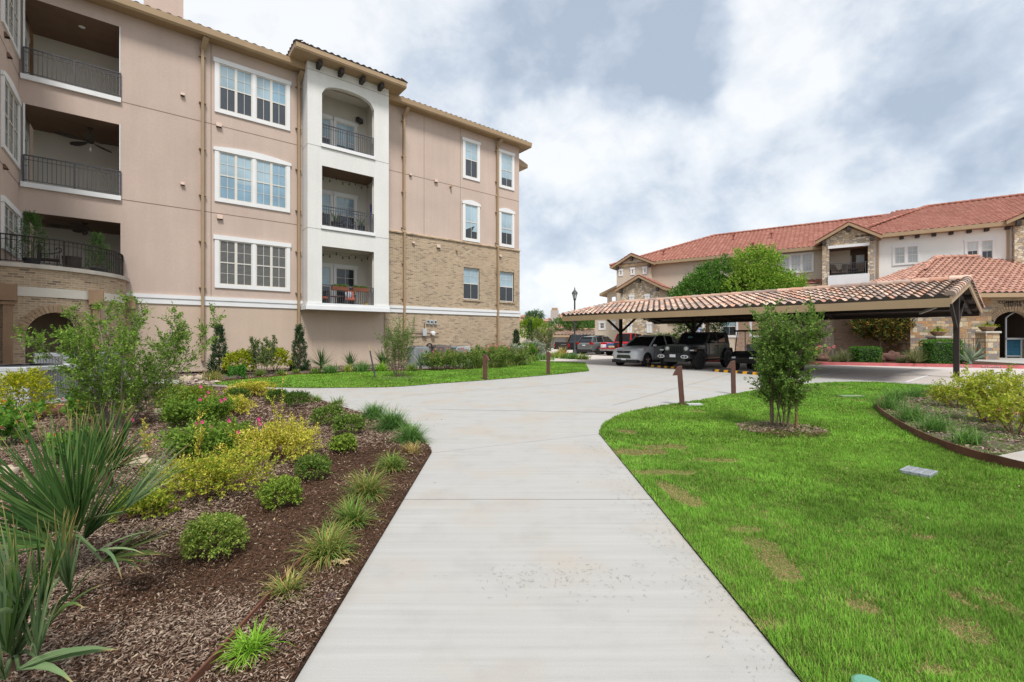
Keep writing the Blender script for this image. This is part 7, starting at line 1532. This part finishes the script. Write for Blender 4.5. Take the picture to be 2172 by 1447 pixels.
# golden conifer
def conifer(t, h, r, ntw, tl, leaf, cols, seed, nl=7, flat=False, power=.9, stem=True):
    g = np.random.default_rng(seed); z = h*(g.random(ntw)**1.45)*.97; rr = r*((1-z/h)**power)*(.55+.5*g.random(ntw))*(1+.14*np.sin(z/h*17+seed)) + .01; a = g.uniform(0, 6.283, ntw)
    p0 = np.stack([np.cos(a)*rr*.75, np.sin(a)*rr*.75, z], 1); up = .15 if flat else 1.1
    d = unit(np.stack([np.cos(a), np.sin(a), np.full(ntw, up)], 1) + g.normal(0, .25, (ntw, 3))); p1 = p0 + d*tl*g.uniform(.6, 1.3, (ntw, 1)); pos, dr = along(p0, p1, nl); leafs('foliage', pos, dr, leaf[0], leaf[1], cols, t)
    if stem: b = MB(); b.path([(0,0,0),(0,0,h*.85)], [r*.10, .006], 6); b.build('trunk', BARK, t)
t, k = root('golden_arborvitae', 'golden feathery arborvitae in front of the large pale air conditioner', 'shrub', 45, 893)
mound(t, .50, .45, .56, 760, .13, 10, (.045, .018), [(.46,.45,.03),(.36,.40,.03),(.22,.30,.02),(.10,.17,.015)], .42, .2, 77, shell=.35, upw=.15); short_stems(t, 6, .5, .4, .012, seed=3)
for i, (px, py, top, wp, lab) in enumerate([(465,795,690,36,'narrow dark juniper left of the golden pair, against the tan wall'),(635,787,690,36,'narrow dark juniper under the left corner of the white tower'),(1095,767,700,20,'narrow dark juniper at the brick corner of the apartment building')]):
    t, k = root('juniper', lab, 'conifer', px, py, 'narrow dark junipers along the apartment wall'); conifer(t, (py-top)*k, wp*k/2*1.25, 760, .15, (.09, .028), [(.018,.055,.025),(.03,.08,.035),(.05,.105,.045)], 80+i, 7, False, .85)
for i, (px, py, wp, hp, lab) in enumerate([(510,796,66,50,'golden-green shrub between the left juniper and the grey-leaved shrub'),(583,790,64,50,'golden-green shrub just left of the right juniper')]):
    t, k = root('golden_holly', lab, 'shrub', px, py, 'golden-green shrubs against the tan wall'); r, h = wp*k/2, hp*k/2; mound(t, r, r*.9, h, 420, .18, 7, (.09, .05), [(.30,.36,.02),(.20,.29,.02),(.08,.16,.015),(.40,.42,.05)], h*1.0, .2, 90+i, shell=.35); short_stems(t, 5, h, .4, .015, seed=i)
t, k = root('sparse_shrub', 'sparse grey-green upright shrub between the two golden-green shrubs', 'shrub', 556, 796); bushy(t, 11, 1.45, .42, 8, .30, 2, .12, 5, (.07,.05), [(.08,.13,.06),(.13,.19,.09),(.10,.17,.05)], .3, .012, BARK_GREY, 95, .12)
t, k = root('hydrangea', 'small bright green leafy plant at the lawn edge below the golden shrubs', 'plant', 503, 806); mound(t, .26, .24, .22, 150, .12, 5, (.09,.06), [(.05,.17,.03),(.08,.22,.04)], .22, .2, 98); short_stems(t, 4, .3, .3, .008)
# fan palms
PALM = [(.028,.072,.022),(.045,.105,.032),(.085,.165,.055)]; PALMB = [(.10,.18,.10),(.14,.23,.13),(.18,.27,.16)]; PALMD = [(.045,.085,.030),(.07,.10,.035),(.10,.095,.035)]
def frond(t, base, hub, axis, face, n, ln, spread, wd, cols, droop=.25, vfold=.55, tip=(.40,.30,.16), seed=0, k=.0, petiole=True):
    """fan of straps at the end of a petiole. axis: way the fan points; face: its upper-side normal"""
    g = np.random.default_rng(seed); ax = Vector(axis).normalized(); fc = Vector(face); fc = (fc - ax*fc.dot(ax)).normalized(); sd = ax.cross(fc)
    if petiole: b = MB(); m_ = (Vector(base)+Vector(hub))/2 + Vector((0,0,.03)); b.path([base, m_, hub], [.011, .008, .006], 6); b.build('petiole', mat('petiole_green', (.09,.14,.05), .6, .1), t)
    rows = []; C = []; seg = 5
    for i in range(n):
        f = -1 + 2*(i+.5)/n; a = R(spread/2)*f + g.normal(0, .03); d = (ax*math.cos(a) + sd*math.sin(a) + fc*(.18 + .25*abs(f) + g.normal(0,.06))).normalized(); L_ = ln*(1-.22*f*f)*g.uniform(.86, 1.08); dr = droop*g.uniform(.5, 1.5)*(1 + 2.2*(g.random() < .16))
        p = Vector(hub); c = np.array(cols[g.integers(len(cols))])*g.uniform(.85, 1.15); s = d.cross(fc).normalized(); nn = s.cross(d)
        r_ = []
        for q in range(seg+1):
            u = q/seg; w_ = wd/2*(min(1, .35+3*u)*(1-u**2.2)+.02); r_.append([tuple(p - s*w_ + nn*w_*vfold), tuple(p), tuple(p + s*w_ + nn*w_*vfold)])
            cc = c.copy()
            if q == seg and g.random() < .7: cc = np.array(tip)
            C.append([cc, cc*1.12, cc]); d = (d + Vector((0,0,-1))*dr/seg*(.2+1.6*u)).normalized(); p = p + d*L_/seg
        rows.append(r_)
    V = np.array(rows).reshape(-1, 3); m = 3; b0 = (np.arange(n)*(seg+1)*m)[:, None]; F = [b0 + np.array([[i*m+j, i*m+j+1, (i+1)*m+j+1, (i+1)*m+j]]) for i in range(seg) for j in range(2)]
    return numesh('frond', V, np.concatenate(F), LEAF, t, np.array(C).reshape(-1, 3))
def palm(label, px, py, spec, trunk=.16, group='fan palms in the left bed', tr=.05):
    """spec: (hub px, hub py, hub distance, axis, face, n, length, spread, width, colours, droop)"""
    x, y = gnd(px, py); t = thing('fan_palm', label, 'palm', (x, y, 0), 0, group); o = Vector((x, y, 0)); top = Vector((0, 0, trunk))
    b = MB(); b.lathe([(tr*1.2,-.02),(tr,.05),(tr*.9,trunk*.7),(tr*.5,trunk+.04)], n=10); b.build('trunk', mat('palm_trunk', (.10,.065,.04), .9, .3, 20, .6, 30), t)
    for i, (hx, hy, hd, ax, fc, n, ln, sp, wd, cols, dr) in enumerate(spec): frond(t, top, at(hx, hy, hd)-o, ax, fc, n, ln, sp, wd, cols, dr, seed=i+int(px))
    return t
palm('fan palm with many upright dark green blades, beside the nearest round shrub', 140, 1238, [
    (168,1128,2.86,(.02,.12,1),(-.2,-1,.1),46,.82,108,.019,PALM,.08), (150,1125,2.95,(.40,.25,.9),(-.4,-.8,.5),38,.86,96,.018,PALM,.12), (130,1128,2.92,(-.50,.2,.85),(.4,-.8,.5),36,.84,96,.018,PALM,.12),
    (262,1085,2.78,(.86,.05,.48),(-.3,-.5,.8),22,.62,60,.018,PALMB,.12), (218,1190,2.72,(1,-.05,.20),(-.1,-.6,.8),14,.52,40,.020,PALMD,.15), (205,1170,2.70,(.85,-.3,.10),(.1,-.3,1),3,.50,20,.022,PALMB,.45),
    (95,1150,2.86,(-.95,.1,.42),(.3,-.4,.9),26,.68,86,.018,PALM,.25), (120,1160,2.78,(-.6,-.5,.2),(.2,-.2,1),10,.55,80,.022,PALM,.4), (175,1150,3.0,(.55,.6,.7),(-.3,-.6,.6),26,.78,84,.018,PALM,.15)], .32)
palm('fan palm at the bottom left corner with broad pale-edged drooping blades', 30, 1440, [
    (52,1330,2.0,(-.15,.05,1),(0,-1,.2),24,.56,70,.020,PALM+PALMB[:2],.14), (95,1290,2.04,(.42,.1,1),(-.3,-.9,.4),17,.46,50,.020,PALM,.12), (150,1255,2.1,(.30,0,1),(-.2,-1,.2),13,.38,40,.019,PALMB,.1),
    (18,1385,1.97,(-.05,.05,1),(.1,-1,.2),20,.58,74,.020,PALM+PALMB[:2],.14), (80,1395,2.0,(.30,.05,1),(-.2,-1,.3),16,.52,56,.019,PALMB,.2), (10,1440,1.9,(-.1,-.1,1),(.1,-1,.2),13,.50,60,.021,PALMB,.2), (130,1220,2.5,(.1,.3,1),(-.1,-1,.3),10,.40,50,.022,PALMD,.1),
    (40,1420,1.95,(1,-.05,.16),(-.1,-.5,1),4,.52,14,.036,PALMB,.35), (60,1300,1.98,(.25,-.25,.9),(0,-.6,1),5,.46,50,.026,PALMB,1.5), (20,1300,2.0,(-.5,-.2,.7),(.3,-.4,.8),10,.5,70,.028,PALM,.7), (100,1330,2.0,(.8,-.1,.6),(-.2,-.4,1),3,.42,26,.026,PALM,.8)], .10, tr=.03)
palm('dark spiky fan palm behind the front palms, in front of the big shrub', 228, 1042, [
    (232,985,4.25,(.35,.1,1),(-.2,-1,.2),22,.62,86,.030,PALM,.1), (240,990,4.2,(.85,0,.6),(-.3,-.7,.6),18,.60,64,.028,PALM,.18), (215,990,4.25,(-.4,.1,.9),(.3,-.9,.3),18,.56,80,.028,PALM,.15), (235,1000,4.1,(.95,-.2,.25),(-.1,-.4,1),12,.5,60,.026,PALMD,.3)], .2)
g4 = 'fan palms along the apartment wall'
for i, (px, py, s, lab) in enumerate([(682,786,1.0,'widest fan palm against the tan wall right of the juniper'),(743,786,.78,'small fan palm in the middle of the tan wall'),(812,783,.95,'fan palm half hidden behind the sapling at the tan wall'),(892,786,.80,'blue-green fan palm in front of the grey air conditioner')]):
    x, y = gnd(px, py); t = thing('fan_palm', lab, 'palm', (x, y, 0), 0, g4); b = MB(); b.lathe([(.08,0),(.06,.2),(.03,.26)], n=8); b.build('trunk', mat('palm_trunk', (.1,.065,.04)), t); rosette('fronds', t, 62, .95*s, .055, (0,0,.22), [(.13,.21,.15),(.18,.26,.19)] if i == 3 else PALM+PALMB[:1], .02, 1.5, .12, .4)
# low plants in the bed along the wall
g5 = 'low tufts along the far lawn edge'
for i, (px, py, wp, hp, cols, lab) in enumerate([(452,810,50,22,SEDGE+STRAW,'flat tan-green tuft at the left tip of the far lawn'),(552,799,28,14,SEDGE,'small green tuft right of the small bright leafy plant'),(595,798,22,12,SEDGE,'tiny green tuft under the right golden-green shrub'),(628,795,20,10,SEDGE,'tiny green tuft at the foot of the right juniper'),(668,794,24,12,SEDGE,'small green tuft below the widest wall palm'),(700,793,44,20,SEDGE_D,'rounded dark green tuft below and right of the widest wall palm'),(738,790,22,14,STRAW+SEDGE_B,'yellow-green tuft below the small wall palm'),(768,789,44,22,SEDGE_D,'rounded dark green tuft left of the leaning metal stake'),(808,788,32,18,SEDGE_B,'bright green tuft right of the leaning metal stake'),(872,788,36,16,SEDGE,'green tuft right of the sapling in the wall bed')]):
    t, k = root('grass_tuft', lab, 'grass tuft', px, py, g5); r, h = wp*k/2, hp*k; n = 150; base = np.stack([rng.normal(0,r*.3,n), rng.normal(0,r*.3,n), np.full(n,.01)],1); strips('blades', base, rng.uniform(0,6.283,n), rng.uniform(.5,1.5,n), h*1.3*rng.uniform(.7,1.2,n), .03, cols, t, 1.4, 3)
g6 = 'flowering shrubs in front of the brick wall'
SAL2 = [(.07,.15,.03),(.11,.21,.05),(.16,.27,.06),(.20,.24,.09)]
for i, (px, py, wp, hp, lab) in enumerate([(935,785,66,46,'leafy green shrub at the left end of the brick-wall bed, before the air conditioners'),(985,783,70,44,'green shrub in front of the pale air conditioner'),(1040,780,70,52,'reddish-tipped green shrub behind the left far bollard'),(1085,776,66,46,'green shrub between the two far bollards'),(1060,768,60,40,'back-row green shrub by the brick corner')]):
    t, k = root('flowering_shrub', lab, 'shrub', px, py, g6); r, h = wp*k/2, hp*k; bushy(t, 22, h*.78, .8, 6, r*.45, 2, .20, 6, (.085,.045), SAL2, .15, .01, mat('salvia_stem', (.1,.13,.05)), 110+i, r*.45)
    g = np.random.default_rng(i); sp = [(g.normal(0,r*.5), g.normal(0,r*.4), h*g.uniform(.6,1.0)) for _ in range(14)]; flowers(t, sp, .04, mat('pink_tip', (.45,.12,.12), .7, .2), 'flowers')
t, k = root('sedge_bank', 'strip of soft green grasses at the curve of the far lawn edge', 'grass', 1075, 779); n = 900; q = rng.random(n)*.999; pl = np.array([gnd(*p) for p in ((990,784),(1030,782),(1075,779),(1108,773),(1128,766))]); u = q*4; ii = u.astype(int); fr = (u-ii)[:,None]; pp = pl[ii]*(1-fr)+pl[ii+1]*fr; o = t.location
strips('blades', np.stack([pp[:,0]-o.x+rng.normal(0,.25,n), pp[:,1]-o.y+rng.normal(.35,.25,n), np.zeros(n)],1), rng.uniform(0,6.283,n), rng.uniform(.6,1.5,n), rng.uniform(.3,.6,n), .035, SEDGE, t, 1.2, 3)
for i, (px, py, wp, hp, cols, lab) in enumerate([(1040,760,54,50,[(.12,.28,.03),(.20,.36,.04),(.28,.36,.05)],'bright green upright shrub against the brick wall'),(1098,774,32,36,[(.22,.28,.24),(.30,.36,.31)],'silvery grey shrub left of the far bollard by the brick corner'),(1133,762,40,34,[(.20,.26,.24),(.28,.34,.31)],'silvery blue-grey shrub past the brick corner'),(1115,764,34,30,[(.08,.20,.03),(.14,.28,.04)],'bright green mound between the two silvery shrubs'),(1152,757,38,56,[(.07,.12,.06),(.12,.17,.08),(.22,.22,.12)],'grey-green upright shrub in front of the distant carport gable')]):
    t, k = root('leafy_shrub', lab, 'shrub', px, py, 'mixed shrubs at the brick corner'); r, h = wp*k/2, hp*k; bushy(t, 16, h*.95, .5, 7, r*.7, 2, .22, 6, (.13,.06), cols, .12, .014, BARK_GREY, 130+i, r*.3, cone=.5)
g7 = 'grass clumps by the lamp post'
for i, (px, py, wp, hp, cols, lab) in enumerate([(1176,760,30,13,SEDGE_B+STRAW,'green grass clump left of the lamp post base'),(1200,761,26,11,SEDGE,'green grass clump just left of the lamp post'),(1215,762,28,12,SEDGE_D,'low dark grass clump at the lamp post foot'),(1237,763,24,11,SEDGE,'small grass clump right of the lamp post'),(1192,757,16,18,STRAW,'straw-coloured feather grass behind the clumps by the lamp post'),(1150,764,60,14,SEDGE_D,'long low grass clump right of the far bollard'),(1120,765,40,14,SEDGE,'low grass clump at the corner of the far walk')]):
    t, k = root('grass_clump', lab, 'grass tuft', px, py, g7); r, h = wp*k/2, hp*k; n = 170; strips('blades', np.stack([rng.normal(0,r*.45,n), rng.normal(0,r*.3,n), np.zeros(n)],1), rng.uniform(0,6.283,n), rng.uniform(.6,1.5,n), h*1.3*rng.uniform(.7,1.2,n), .06, cols, t, 1.2, 3)
# right bed
YG = [(.24,.33,.03),(.32,.40,.05),(.16,.25,.025),(.40,.42,.10)]
for i, (px, py, h, sp, ns, lab) in enumerate([(2095,900,.85,.62,15,'large yellow-green shrub in the right bed at the foot of the carport post'),(2155,925,.60,.85,8,'yellow-green shrub cut off by the right edge above the steel edging'),(2030,868,.42,1.0,8,'low yellow-green shrub at the left of the right bed'),(2165,860,.60,.7,9,'yellow-green shrub behind the large one at the right edge')]):
    t, k = root('yellow_shrub', lab, 'shrub', px, py, 'yellow-green shrubs in the right bed', .03); bushy(t, ns, h, sp, 9, .36, 2, .10, 5, (.046,.034), YG, .15, .008, mat('red_stem', (.17,.08,.05), .8, .1), 150+i, .07, cone=.4)
    g = np.random.default_rng(i); flowers(t, [(g.normal(0,h*.35), g.normal(-.1,h*.2), h*g.uniform(.5,.85)) for _ in range(5)], .022, mat('dusty_pink', (.45,.10,.13), .7, .2), 'flowers')
g8 = 'sedge tufts along the right steel edging'
for i, (px, py, wp, hp, lab) in enumerate([(2055,948,84,34,'nearest green tuft behind the right steel edging'),(1985,920,86,38,'second green tuft along the right steel edging'),(1930,897,84,38,'third green tuft along the right steel edging'),(1884,872,70,34,'green tuft at the left end of the right steel edging'),(1900,852,60,26,'hazy green tuft behind the left end of the right bed'),(1940,846,70,24,'green tuft at the back of the right bed'),(1990,838,60,22,'dark green tuft at the far back of the right bed')]):
    t, k = root('sedge_tuft', lab, 'grass tuft', px, py, g8, .03); r, h = wp*k/2, hp*k; n = 260; strips('blades', np.stack([rng.normal(0,r*.30,n), rng.normal(0,r*.22,n), np.zeros(n)],1), rng.uniform(0,6.283,n), rng.uniform(.55,1.5,n), h*1.35*rng.uniform(.6,1.15,n), .010, SEDGE_D+SEDGE[:2], t, 1.5, 4)
# trees
def crown_tree(t, trunk_h, tr, lobes, ntw, tl, nl, leaf, cols, seed, lean=(0,0), bark=BARK):
    g = np.random.default_rng(seed); A0, D0 = [], []; wts = np.array([l[3]*l[4]*l[5] for l in lobes]); wts = wts/wts.sum()
    for (x, y, z, rx, ry, rz), w_ in zip(lobes, wts):
        n = max(20, int(ntw*w_)); d = unit(g.normal(0, 1, (n, 3))); rad = (.40+.62*g.random(n)**.5)*(1+.15*np.sin(5*d[:,0]+x)*np.cos(6*d[:,2]+y)); A0.append(d*rad[:,None]*np.array([rx,ry,rz])+np.array([x,y,z])); D0.append(d)
    p0 = np.concatenate(A0); d = np.concatenate(D0); p1 = p0 + unit(d+np.array([0,0,.55])+g.normal(0,.5,d.shape))*tl*g.uniform(.6,1.4,(len(d),1)); pos, dr = along(p0, p1, nl); leafs('crown', pos, dr, leaf[0], leaf[1], cols, t)
    segs = []; top = Vector((lean[0], lean[1], trunk_h)); segs.append(([Vector((0,0,-.1)), Vector((lean[0]*.4,lean[1]*.4,trunk_h*.55)), top], tr, tr*.65))
    for x, y, z, rx, ry, rz in lobes: e = Vector((x,y,z)); segs.append(([top, top.lerp(e,.5)+Vector((0,0,.15)), e], tr*.5, tr*.12)); [segs.append(([e, e+Vector(tuple(g.normal(0,1,3)*np.array([rx,ry,rz])*.55))], tr*.14, tr*.03)) for _ in range(5)]
    stems_mesh('trunk', segs, t, bark, 7)
p = at(1500, 716, 37); t = thing('elm_tree', 'dark green leafy tree behind the carport, left of the pair', 'tree', (p.x, p.y, 0), 0, 'pair of leafy trees behind the carport')
ELM = [(.030,.10,.018),(.05,.145,.025),(.08,.19,.035),(.12,.25,.045)]; ELM2 = [(.07,.18,.02),(.12,.26,.03),(.18,.33,.045),(.28,.40,.08)]
crown_tree(t, 2.6, .20, [(-.3,0,5.0,2.1,2.2,1.7),(1.3,.2,6.2,1.9,2,1.6),(-1.4,-.2,4.6,1.3,1.5,1.3),(.8,-.6,4.2,2.0,1.6,1.3),(.2,.5,6.3,1.2,1.3,1.1),(-1.6,.1,3.4,1.0,1.2,.9)], 3200, .46, 8, (.17,.095), ELM, 3)
p = at(1618, 716, 35); t = thing('elm_tree', 'brighter green leafy tree behind the carport with yellowish young shoots, right of the pair', 'tree', (p.x, p.y, 0), 0, 'pair of leafy trees behind the carport')
crown_tree(t, 2.6, .18, [(-.9,0,7.2,1.3,1.5,1.25),(.1,.3,7.0,1.2,1.4,1.35),(-1.0,-.4,5.3,1.9,1.7,1.5),(.9,-.4,5.0,1.9,1.7,1.5),(1.9,0,4.9,1.2,1.3,1.0),(-.3,-.5,4.1,2.6,1.5,1.1)], 3600, .48, 8, (.17,.095), ELM2, 4)
p = at(1867, 716, 31.0); t = thing('magnolia_tree', 'dark glossy magnolia with bronze leaf undersides in front of the brick wall', 'tree', (p.x, p.y, .15), 0)
crown_tree(t, 1.15, .085, [(-.2,0,2.1,1.2,1.1,.75),(1.1,.1,2.35,1.0,.9,.6),(-1.0,0,2.2,.9,.8,.55),(.3,-.2,2.7,1.4,1.0,.5),(.6,0,1.75,.9,.8,.5)], 900, .22, 6, (.20,.10), [(.018,.045,.014),(.03,.07,.02),(.05,.10,.03),(.20,.12,.03),(.26,.19,.05)], 5)
p = at(1128, 716, 47); t = thing('yellow_green_tree', 'yellow-green rounded tree past the brick corner of the apartment building', 'tree', (p.x, p.y, 0), 0)
crown_tree(t, 1.2, .12, [(-.7,0,2.4,.9,.9,.9),(.6,0,2.3,1.0,.9,.9),(0,.2,2.9,.9,.9,.6)], 900, .25, 6, (.16,.085), [(.14,.26,.02),(.22,.34,.03),(.08,.18,.02)], 6)
p = at(1124, 716, 44); t = thing('cypress', 'very narrow dark cypress in front of the yellow-green tree', 'conifer', (p.x, p.y, 0), 0); conifer(t, 3.3, .30, 420, .2, (.12,.035), [(.018,.055,.022),(.03,.08,.03)], 7, 6, False, .5)
p = at(1130, 716, 80); t = thing('distant_tree', 'distant dark tree top showing above the yellow-green tree', 'tree', (p.x, p.y, 0), 0); crown_tree(t, 3.2, .2, [(0,0,4.8,1.6,1.6,1.2),(.9,0,5.3,.9,1,.7)], 350, .5, 6, (.3,.15), [(.05,.11,.05),(.07,.14,.06)], 8)
for px, d_, lab, r in ((1215, 70, 'broad distant tree behind the far carport, beside the lamp post', 3.0), (1262, 74, 'distant tree behind the far carport, right of the lamp post', 2.6)):
    p = at(px, 716, d_); t = thing('distant_tree', lab, 'tree', (p.x, p.y, 0), 0, 'distant trees behind the far carport'); crown_tree(t, 2.0, .2, [(-r*.5,0,3.2,r*.7,r*.6,1.3),(r*.4,0,3.4,r*.7,r*.6,1.4),(0,0,4.0,r*.6,r*.6,1.0)], 700, .5, 6, (.3,.16), [(.04,.12,.03),(.07,.17,.04),(.11,.21,.06)], int(px))
for px, d_, s, lab in ((1452, 39, 1.0, 'small leafy ornamental tree seen under the carport roof, behind the post'), (1515, 38, .9, 'small leafy ornamental tree seen under the carport roof, above the off-roader')):
    p = at(px, 716, d_); t = thing('ornamental_tree', lab, 'tree', (p.x, p.y, 0), 0, 'small ornamental trees seen under the carport'); crown_tree(t, 1.3, .06, [(0,0,2.2,.8*s,.8*s,.8),(.3,0,2.7,.6*s,.6,.6)], 220, .3, 6, (.16,.08), ELM, int(px))
t = thing('hedge', 'green shrubs seen under the carport behind the silver SUV', 'hedge', (*at(1400, 716, 40).xy, 0)); mound(t, 2.6, .8, .95, 700, .3, 6, (.18,.09), ELM2, .8, .2, 44); short_stems(t, 8, .8, .8, .02)
# planting at the community centre (bed level .15)
def cgnd(px, py): return gnd(px, py, .15)
for i, (x0, x1, py, top, lab) in enumerate([(1822,1866,768,737,'smaller clipped box hedge left of the magnolia trunk'),(1976,2036,771,722,'larger clipped box hedge in front of the left stone pier')]):
    x, y = cgnd((x0+x1)/2, py); k = y/FOC; w_, h = (x1-x0)*k, (py-top)*k; t = thing('clipped_hedge', lab, 'hedge', (x, y+.3, .15), R(-8), 'clipped box hedges behind the red kerb'); n = 2600 if i else 1700
    q = rng.uniform(-1, 1, (n, 3)); f = rng.integers(0, 3, n); sgn = np.where(rng.random(n) < .5, -1, 1); q[np.arange(n), f] = sgn*rng.uniform(.86, 1.0, n); nl = np.linalg.norm(q**4, axis=1)[:, None]**.25; q = np.where(nl > 1, q/nl, q); d = unit(q**3)
    pos = q*np.array([w_/2, .5, h/2]) + np.array([0, 0, h/2]); leafs('foliage', pos, d, .11, .06, [(.04,.13,.02),(.07,.19,.03),(.11,.25,.045)], t, jit=.6)
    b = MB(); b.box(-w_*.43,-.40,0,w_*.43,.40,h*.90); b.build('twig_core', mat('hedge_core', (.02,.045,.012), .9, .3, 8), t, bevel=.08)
for i, (px, py, wp, hp, lab, n) in enumerate([(1788,768,56,26,'grey-green spiky grass left of the smaller hedge',160),(1770,768,30,14,'low grey grass beside the left boulder',90),(1940,771,70,30,'large arching grey-green grass between the boulders and the larger hedge',240),(1912,770,30,18,'grey-green grass right of the dark red boulder',110)]):
    x, y = cgnd(px, py); k = y/FOC; t = thing('spiky_grass', lab, 'grass tuft', (x, y, .15), 0, 'grey-green grasses behind the red kerb'); base = np.zeros((n,3)) + rng.normal(0,.07,(n,3))*[1,1,0]; strips('blades', base, rng.uniform(0,6.283,n), rng.uniform(.35,1.45,n), wp*k*.58*rng.uniform(.7,1.1,n), .035, [(.10,.14,.07),(.15,.19,.10),(.20,.22,.12)], t, .7, 4)
x, y = cgnd(2060, 772); t = thing('agave', 'large blue-green agave between the iron fence and the kerb', 'agave', (x, y+.1, .15)); rosette('leaves', t, 30, 1.25, .17, (0,0,.05), [(.16,.25,.20),(.22,.31,.25),(.28,.36,.29)], .15, 1.45, .10, .5, (.1,.09,.06), 5)
b = MB(); b.lathe([(.12,0),(.10,.18),(0,.2)], n=10); b.build('stem', mat('agave_core', (.2,.26,.2), .8, .1), t)
x, y = cgnd(1735, 763); t = thing('daylily', 'bright green leafy clump behind the left red boulder', 'plant', (x, y+.6, .15)); n = 150; strips('blades', np.stack([rng.normal(0,.35,n), rng.normal(0,.2,n), np.zeros(n)],1), rng.uniform(0,6.28,n), rng.uniform(.5,1.5,n), rng.uniform(.4,.8,n), .04, [(.10,.24,.03),(.16,.30,.05)], t, 1.1, 4); flowers(t, [(rng.normal(0,.4), rng.normal(-.1,.2), rng.uniform(.5,.8)) for _ in range(7)], .05, mat('yellow_petal', (.65,.45,.03), .6, 0))
for px, py, lab in ((1746,735,'pink flower stalks above the black box left of the brick wall'),(1925,738,'pink flower stalks against the brick wall left of the larger grass')):
    y = 31.5; t = thing('flower_stalks', lab, 'flowers', (*at(px, 716, y).xy, .15), 0, 'pink flower stalks at the community centre'); b = MB(); z = at(px, py, y).z-.15; sp = []
    for k in range(6): dx = rng.normal(0,.35); b.path([(dx*.3,0,0),(dx*.8,0,z*.7),(dx+.15*(1 if dx > 0 else -1),0,z)], .012, 5); sp += [(dx+.15*(1 if dx > 0 else -1)+rng.normal(0,.06),-.02,z+rng.normal(0,.05)) for _ in range(4)]
    b.build('stalks', mat('stalk_red', (.35,.12,.11), .7, .1), t); flowers(t, sp, .06, mat('coral_petal', (.62,.20,.20), .6, .1))
x, y = gnd(1728, 760, .15); condenser('black-sided air conditioner between the arched window and the brick wall', x, y+2.2, R(-5), 1.1, .95, mat('ac_black', (.03,.032,.04), .5, .05))
x, y = cgnd(1904, 762); b = MB(); b.box(-.12,-.10,0,.12,.10,.28); b.box(-.10,-.08,.28,.10,.08,.36); o = b.build('spotlight', IRON, bevel=.02); o.location = (x, y+.5, .15); tag(o, 'small black landscape floodlight at the foot of the cream downspout', 'floodlight')
# plants on the terrace of the bowed porch
for i, (d_, r_, h, w_, lab) in enumerate([(74, 2.3, 1.55, .55, 'large feathery evergreen in a pot at the left of the bowed porch terrace'),(14, 2.3, 1.35, .46, 'pointed evergreen in a pot at the right end of the bowed porch terrace')]):
    lx_, ly_ = pc(d_, r_); t = thing('potted_evergreen', lab, 'potted plant', (*FAC.world(lx_, ly_), 3.9), 0, 'potted evergreens on the porch terrace'); b = MB(); pot(b, .22, .4); b.build('pot', mat('dark_pot', (.04,.04,.045)), t)
    e = thing('crown', None, None); bpy.data.objects.remove(e)
    g = np.random.default_rng(i); ntw = 330; z = h*g.random(ntw); rr = w_*((1-z/h)**.7)*(.25+1.0*g.random(ntw))*(1+.3*np.sin(z*9+i)); a = g.uniform(0,6.28,ntw); p0 = np.stack([np.cos(a)*rr*.8, np.sin(a)*rr*.8, .35+z],1); p1 = p0+unit(np.stack([np.cos(a),np.sin(a),np.full(ntw,.9)],1)+g.normal(0,.3,(ntw,3)))*.2; pos, dr = along(p0,p1,8); leafs('foliage', pos, dr, .07, .022, [(.04,.10,.03),(.06,.14,.04),(.09,.18,.06)], t); b = MB(); b.path([(0,0,.3),(0,0,h)], [.03,.006], 6); b.build('trunk', BARK, t)
b = MB(); lx_, ly_ = pc(48, 2.4); b.lathe([(.24,0),(.26,.5),(.28,.62),(0,.66)], n=14); o = b.build('round_grill', CORBEL); o.location = (*FAC.world(lx_, ly_), 3.9); tag(o, 'dark round grill on the bowed porch terrace between the evergreens', 'grill')
t = thing('scroll_chair', 'dark metal chair with scrolled arm at the left of the bowed porch terrace', 'chair', (*FAC.world(*pc(62, 2.2)), 3.9), FAC.a); b = MB(); b.path(spline([Vector((-.25,0,.62)),Vector((.05,0,.66)),Vector((.28,0,.74)),Vector((.30,0,.86)),Vector((.20,0,.88)),Vector((.17,0,.80))],5), .022, 6); b.build('armrest', CORBEL, t); b = MB(); b.box(-.25,-.22,.40,.25,.25,.46); b.build('seat', CORBEL, t); b = MB(); b.box(-.28,.22,.40,-.22,.26,.95); b.box(-.28,-.22,.42,-.22,.26,.95); b.build('backrest', CORBEL, t)
for sx in (-.22, .22): b = MB(); b.path([(sx,-.2,0),(sx,-.2,.6)], .018, 6); b.build('leg', CORBEL, t)
# oak leaf on the mulch
x, y = gnd(724, 1207); b = MB(); pts = []
for k in range(22): a = 2*math.pi*k/22; r_ = .055*(1 if k % 4 else .45)*(1.0 if k % 2 else .75); pts.append((x+math.cos(a)*r_*1.2, y+math.sin(a)*r_, .05+.012*math.sin(3*a)))
b.add([(x,y,.055)]+pts, [(0,1+k,1+(k+1)%22) for k in range(22)]); tag(b.build('oak_leaf', mat('dry_leaf', (.42,.30,.17), .85, .15, 20)), 'dry tan oak leaf lying on the mulch beside the path', 'leaf')
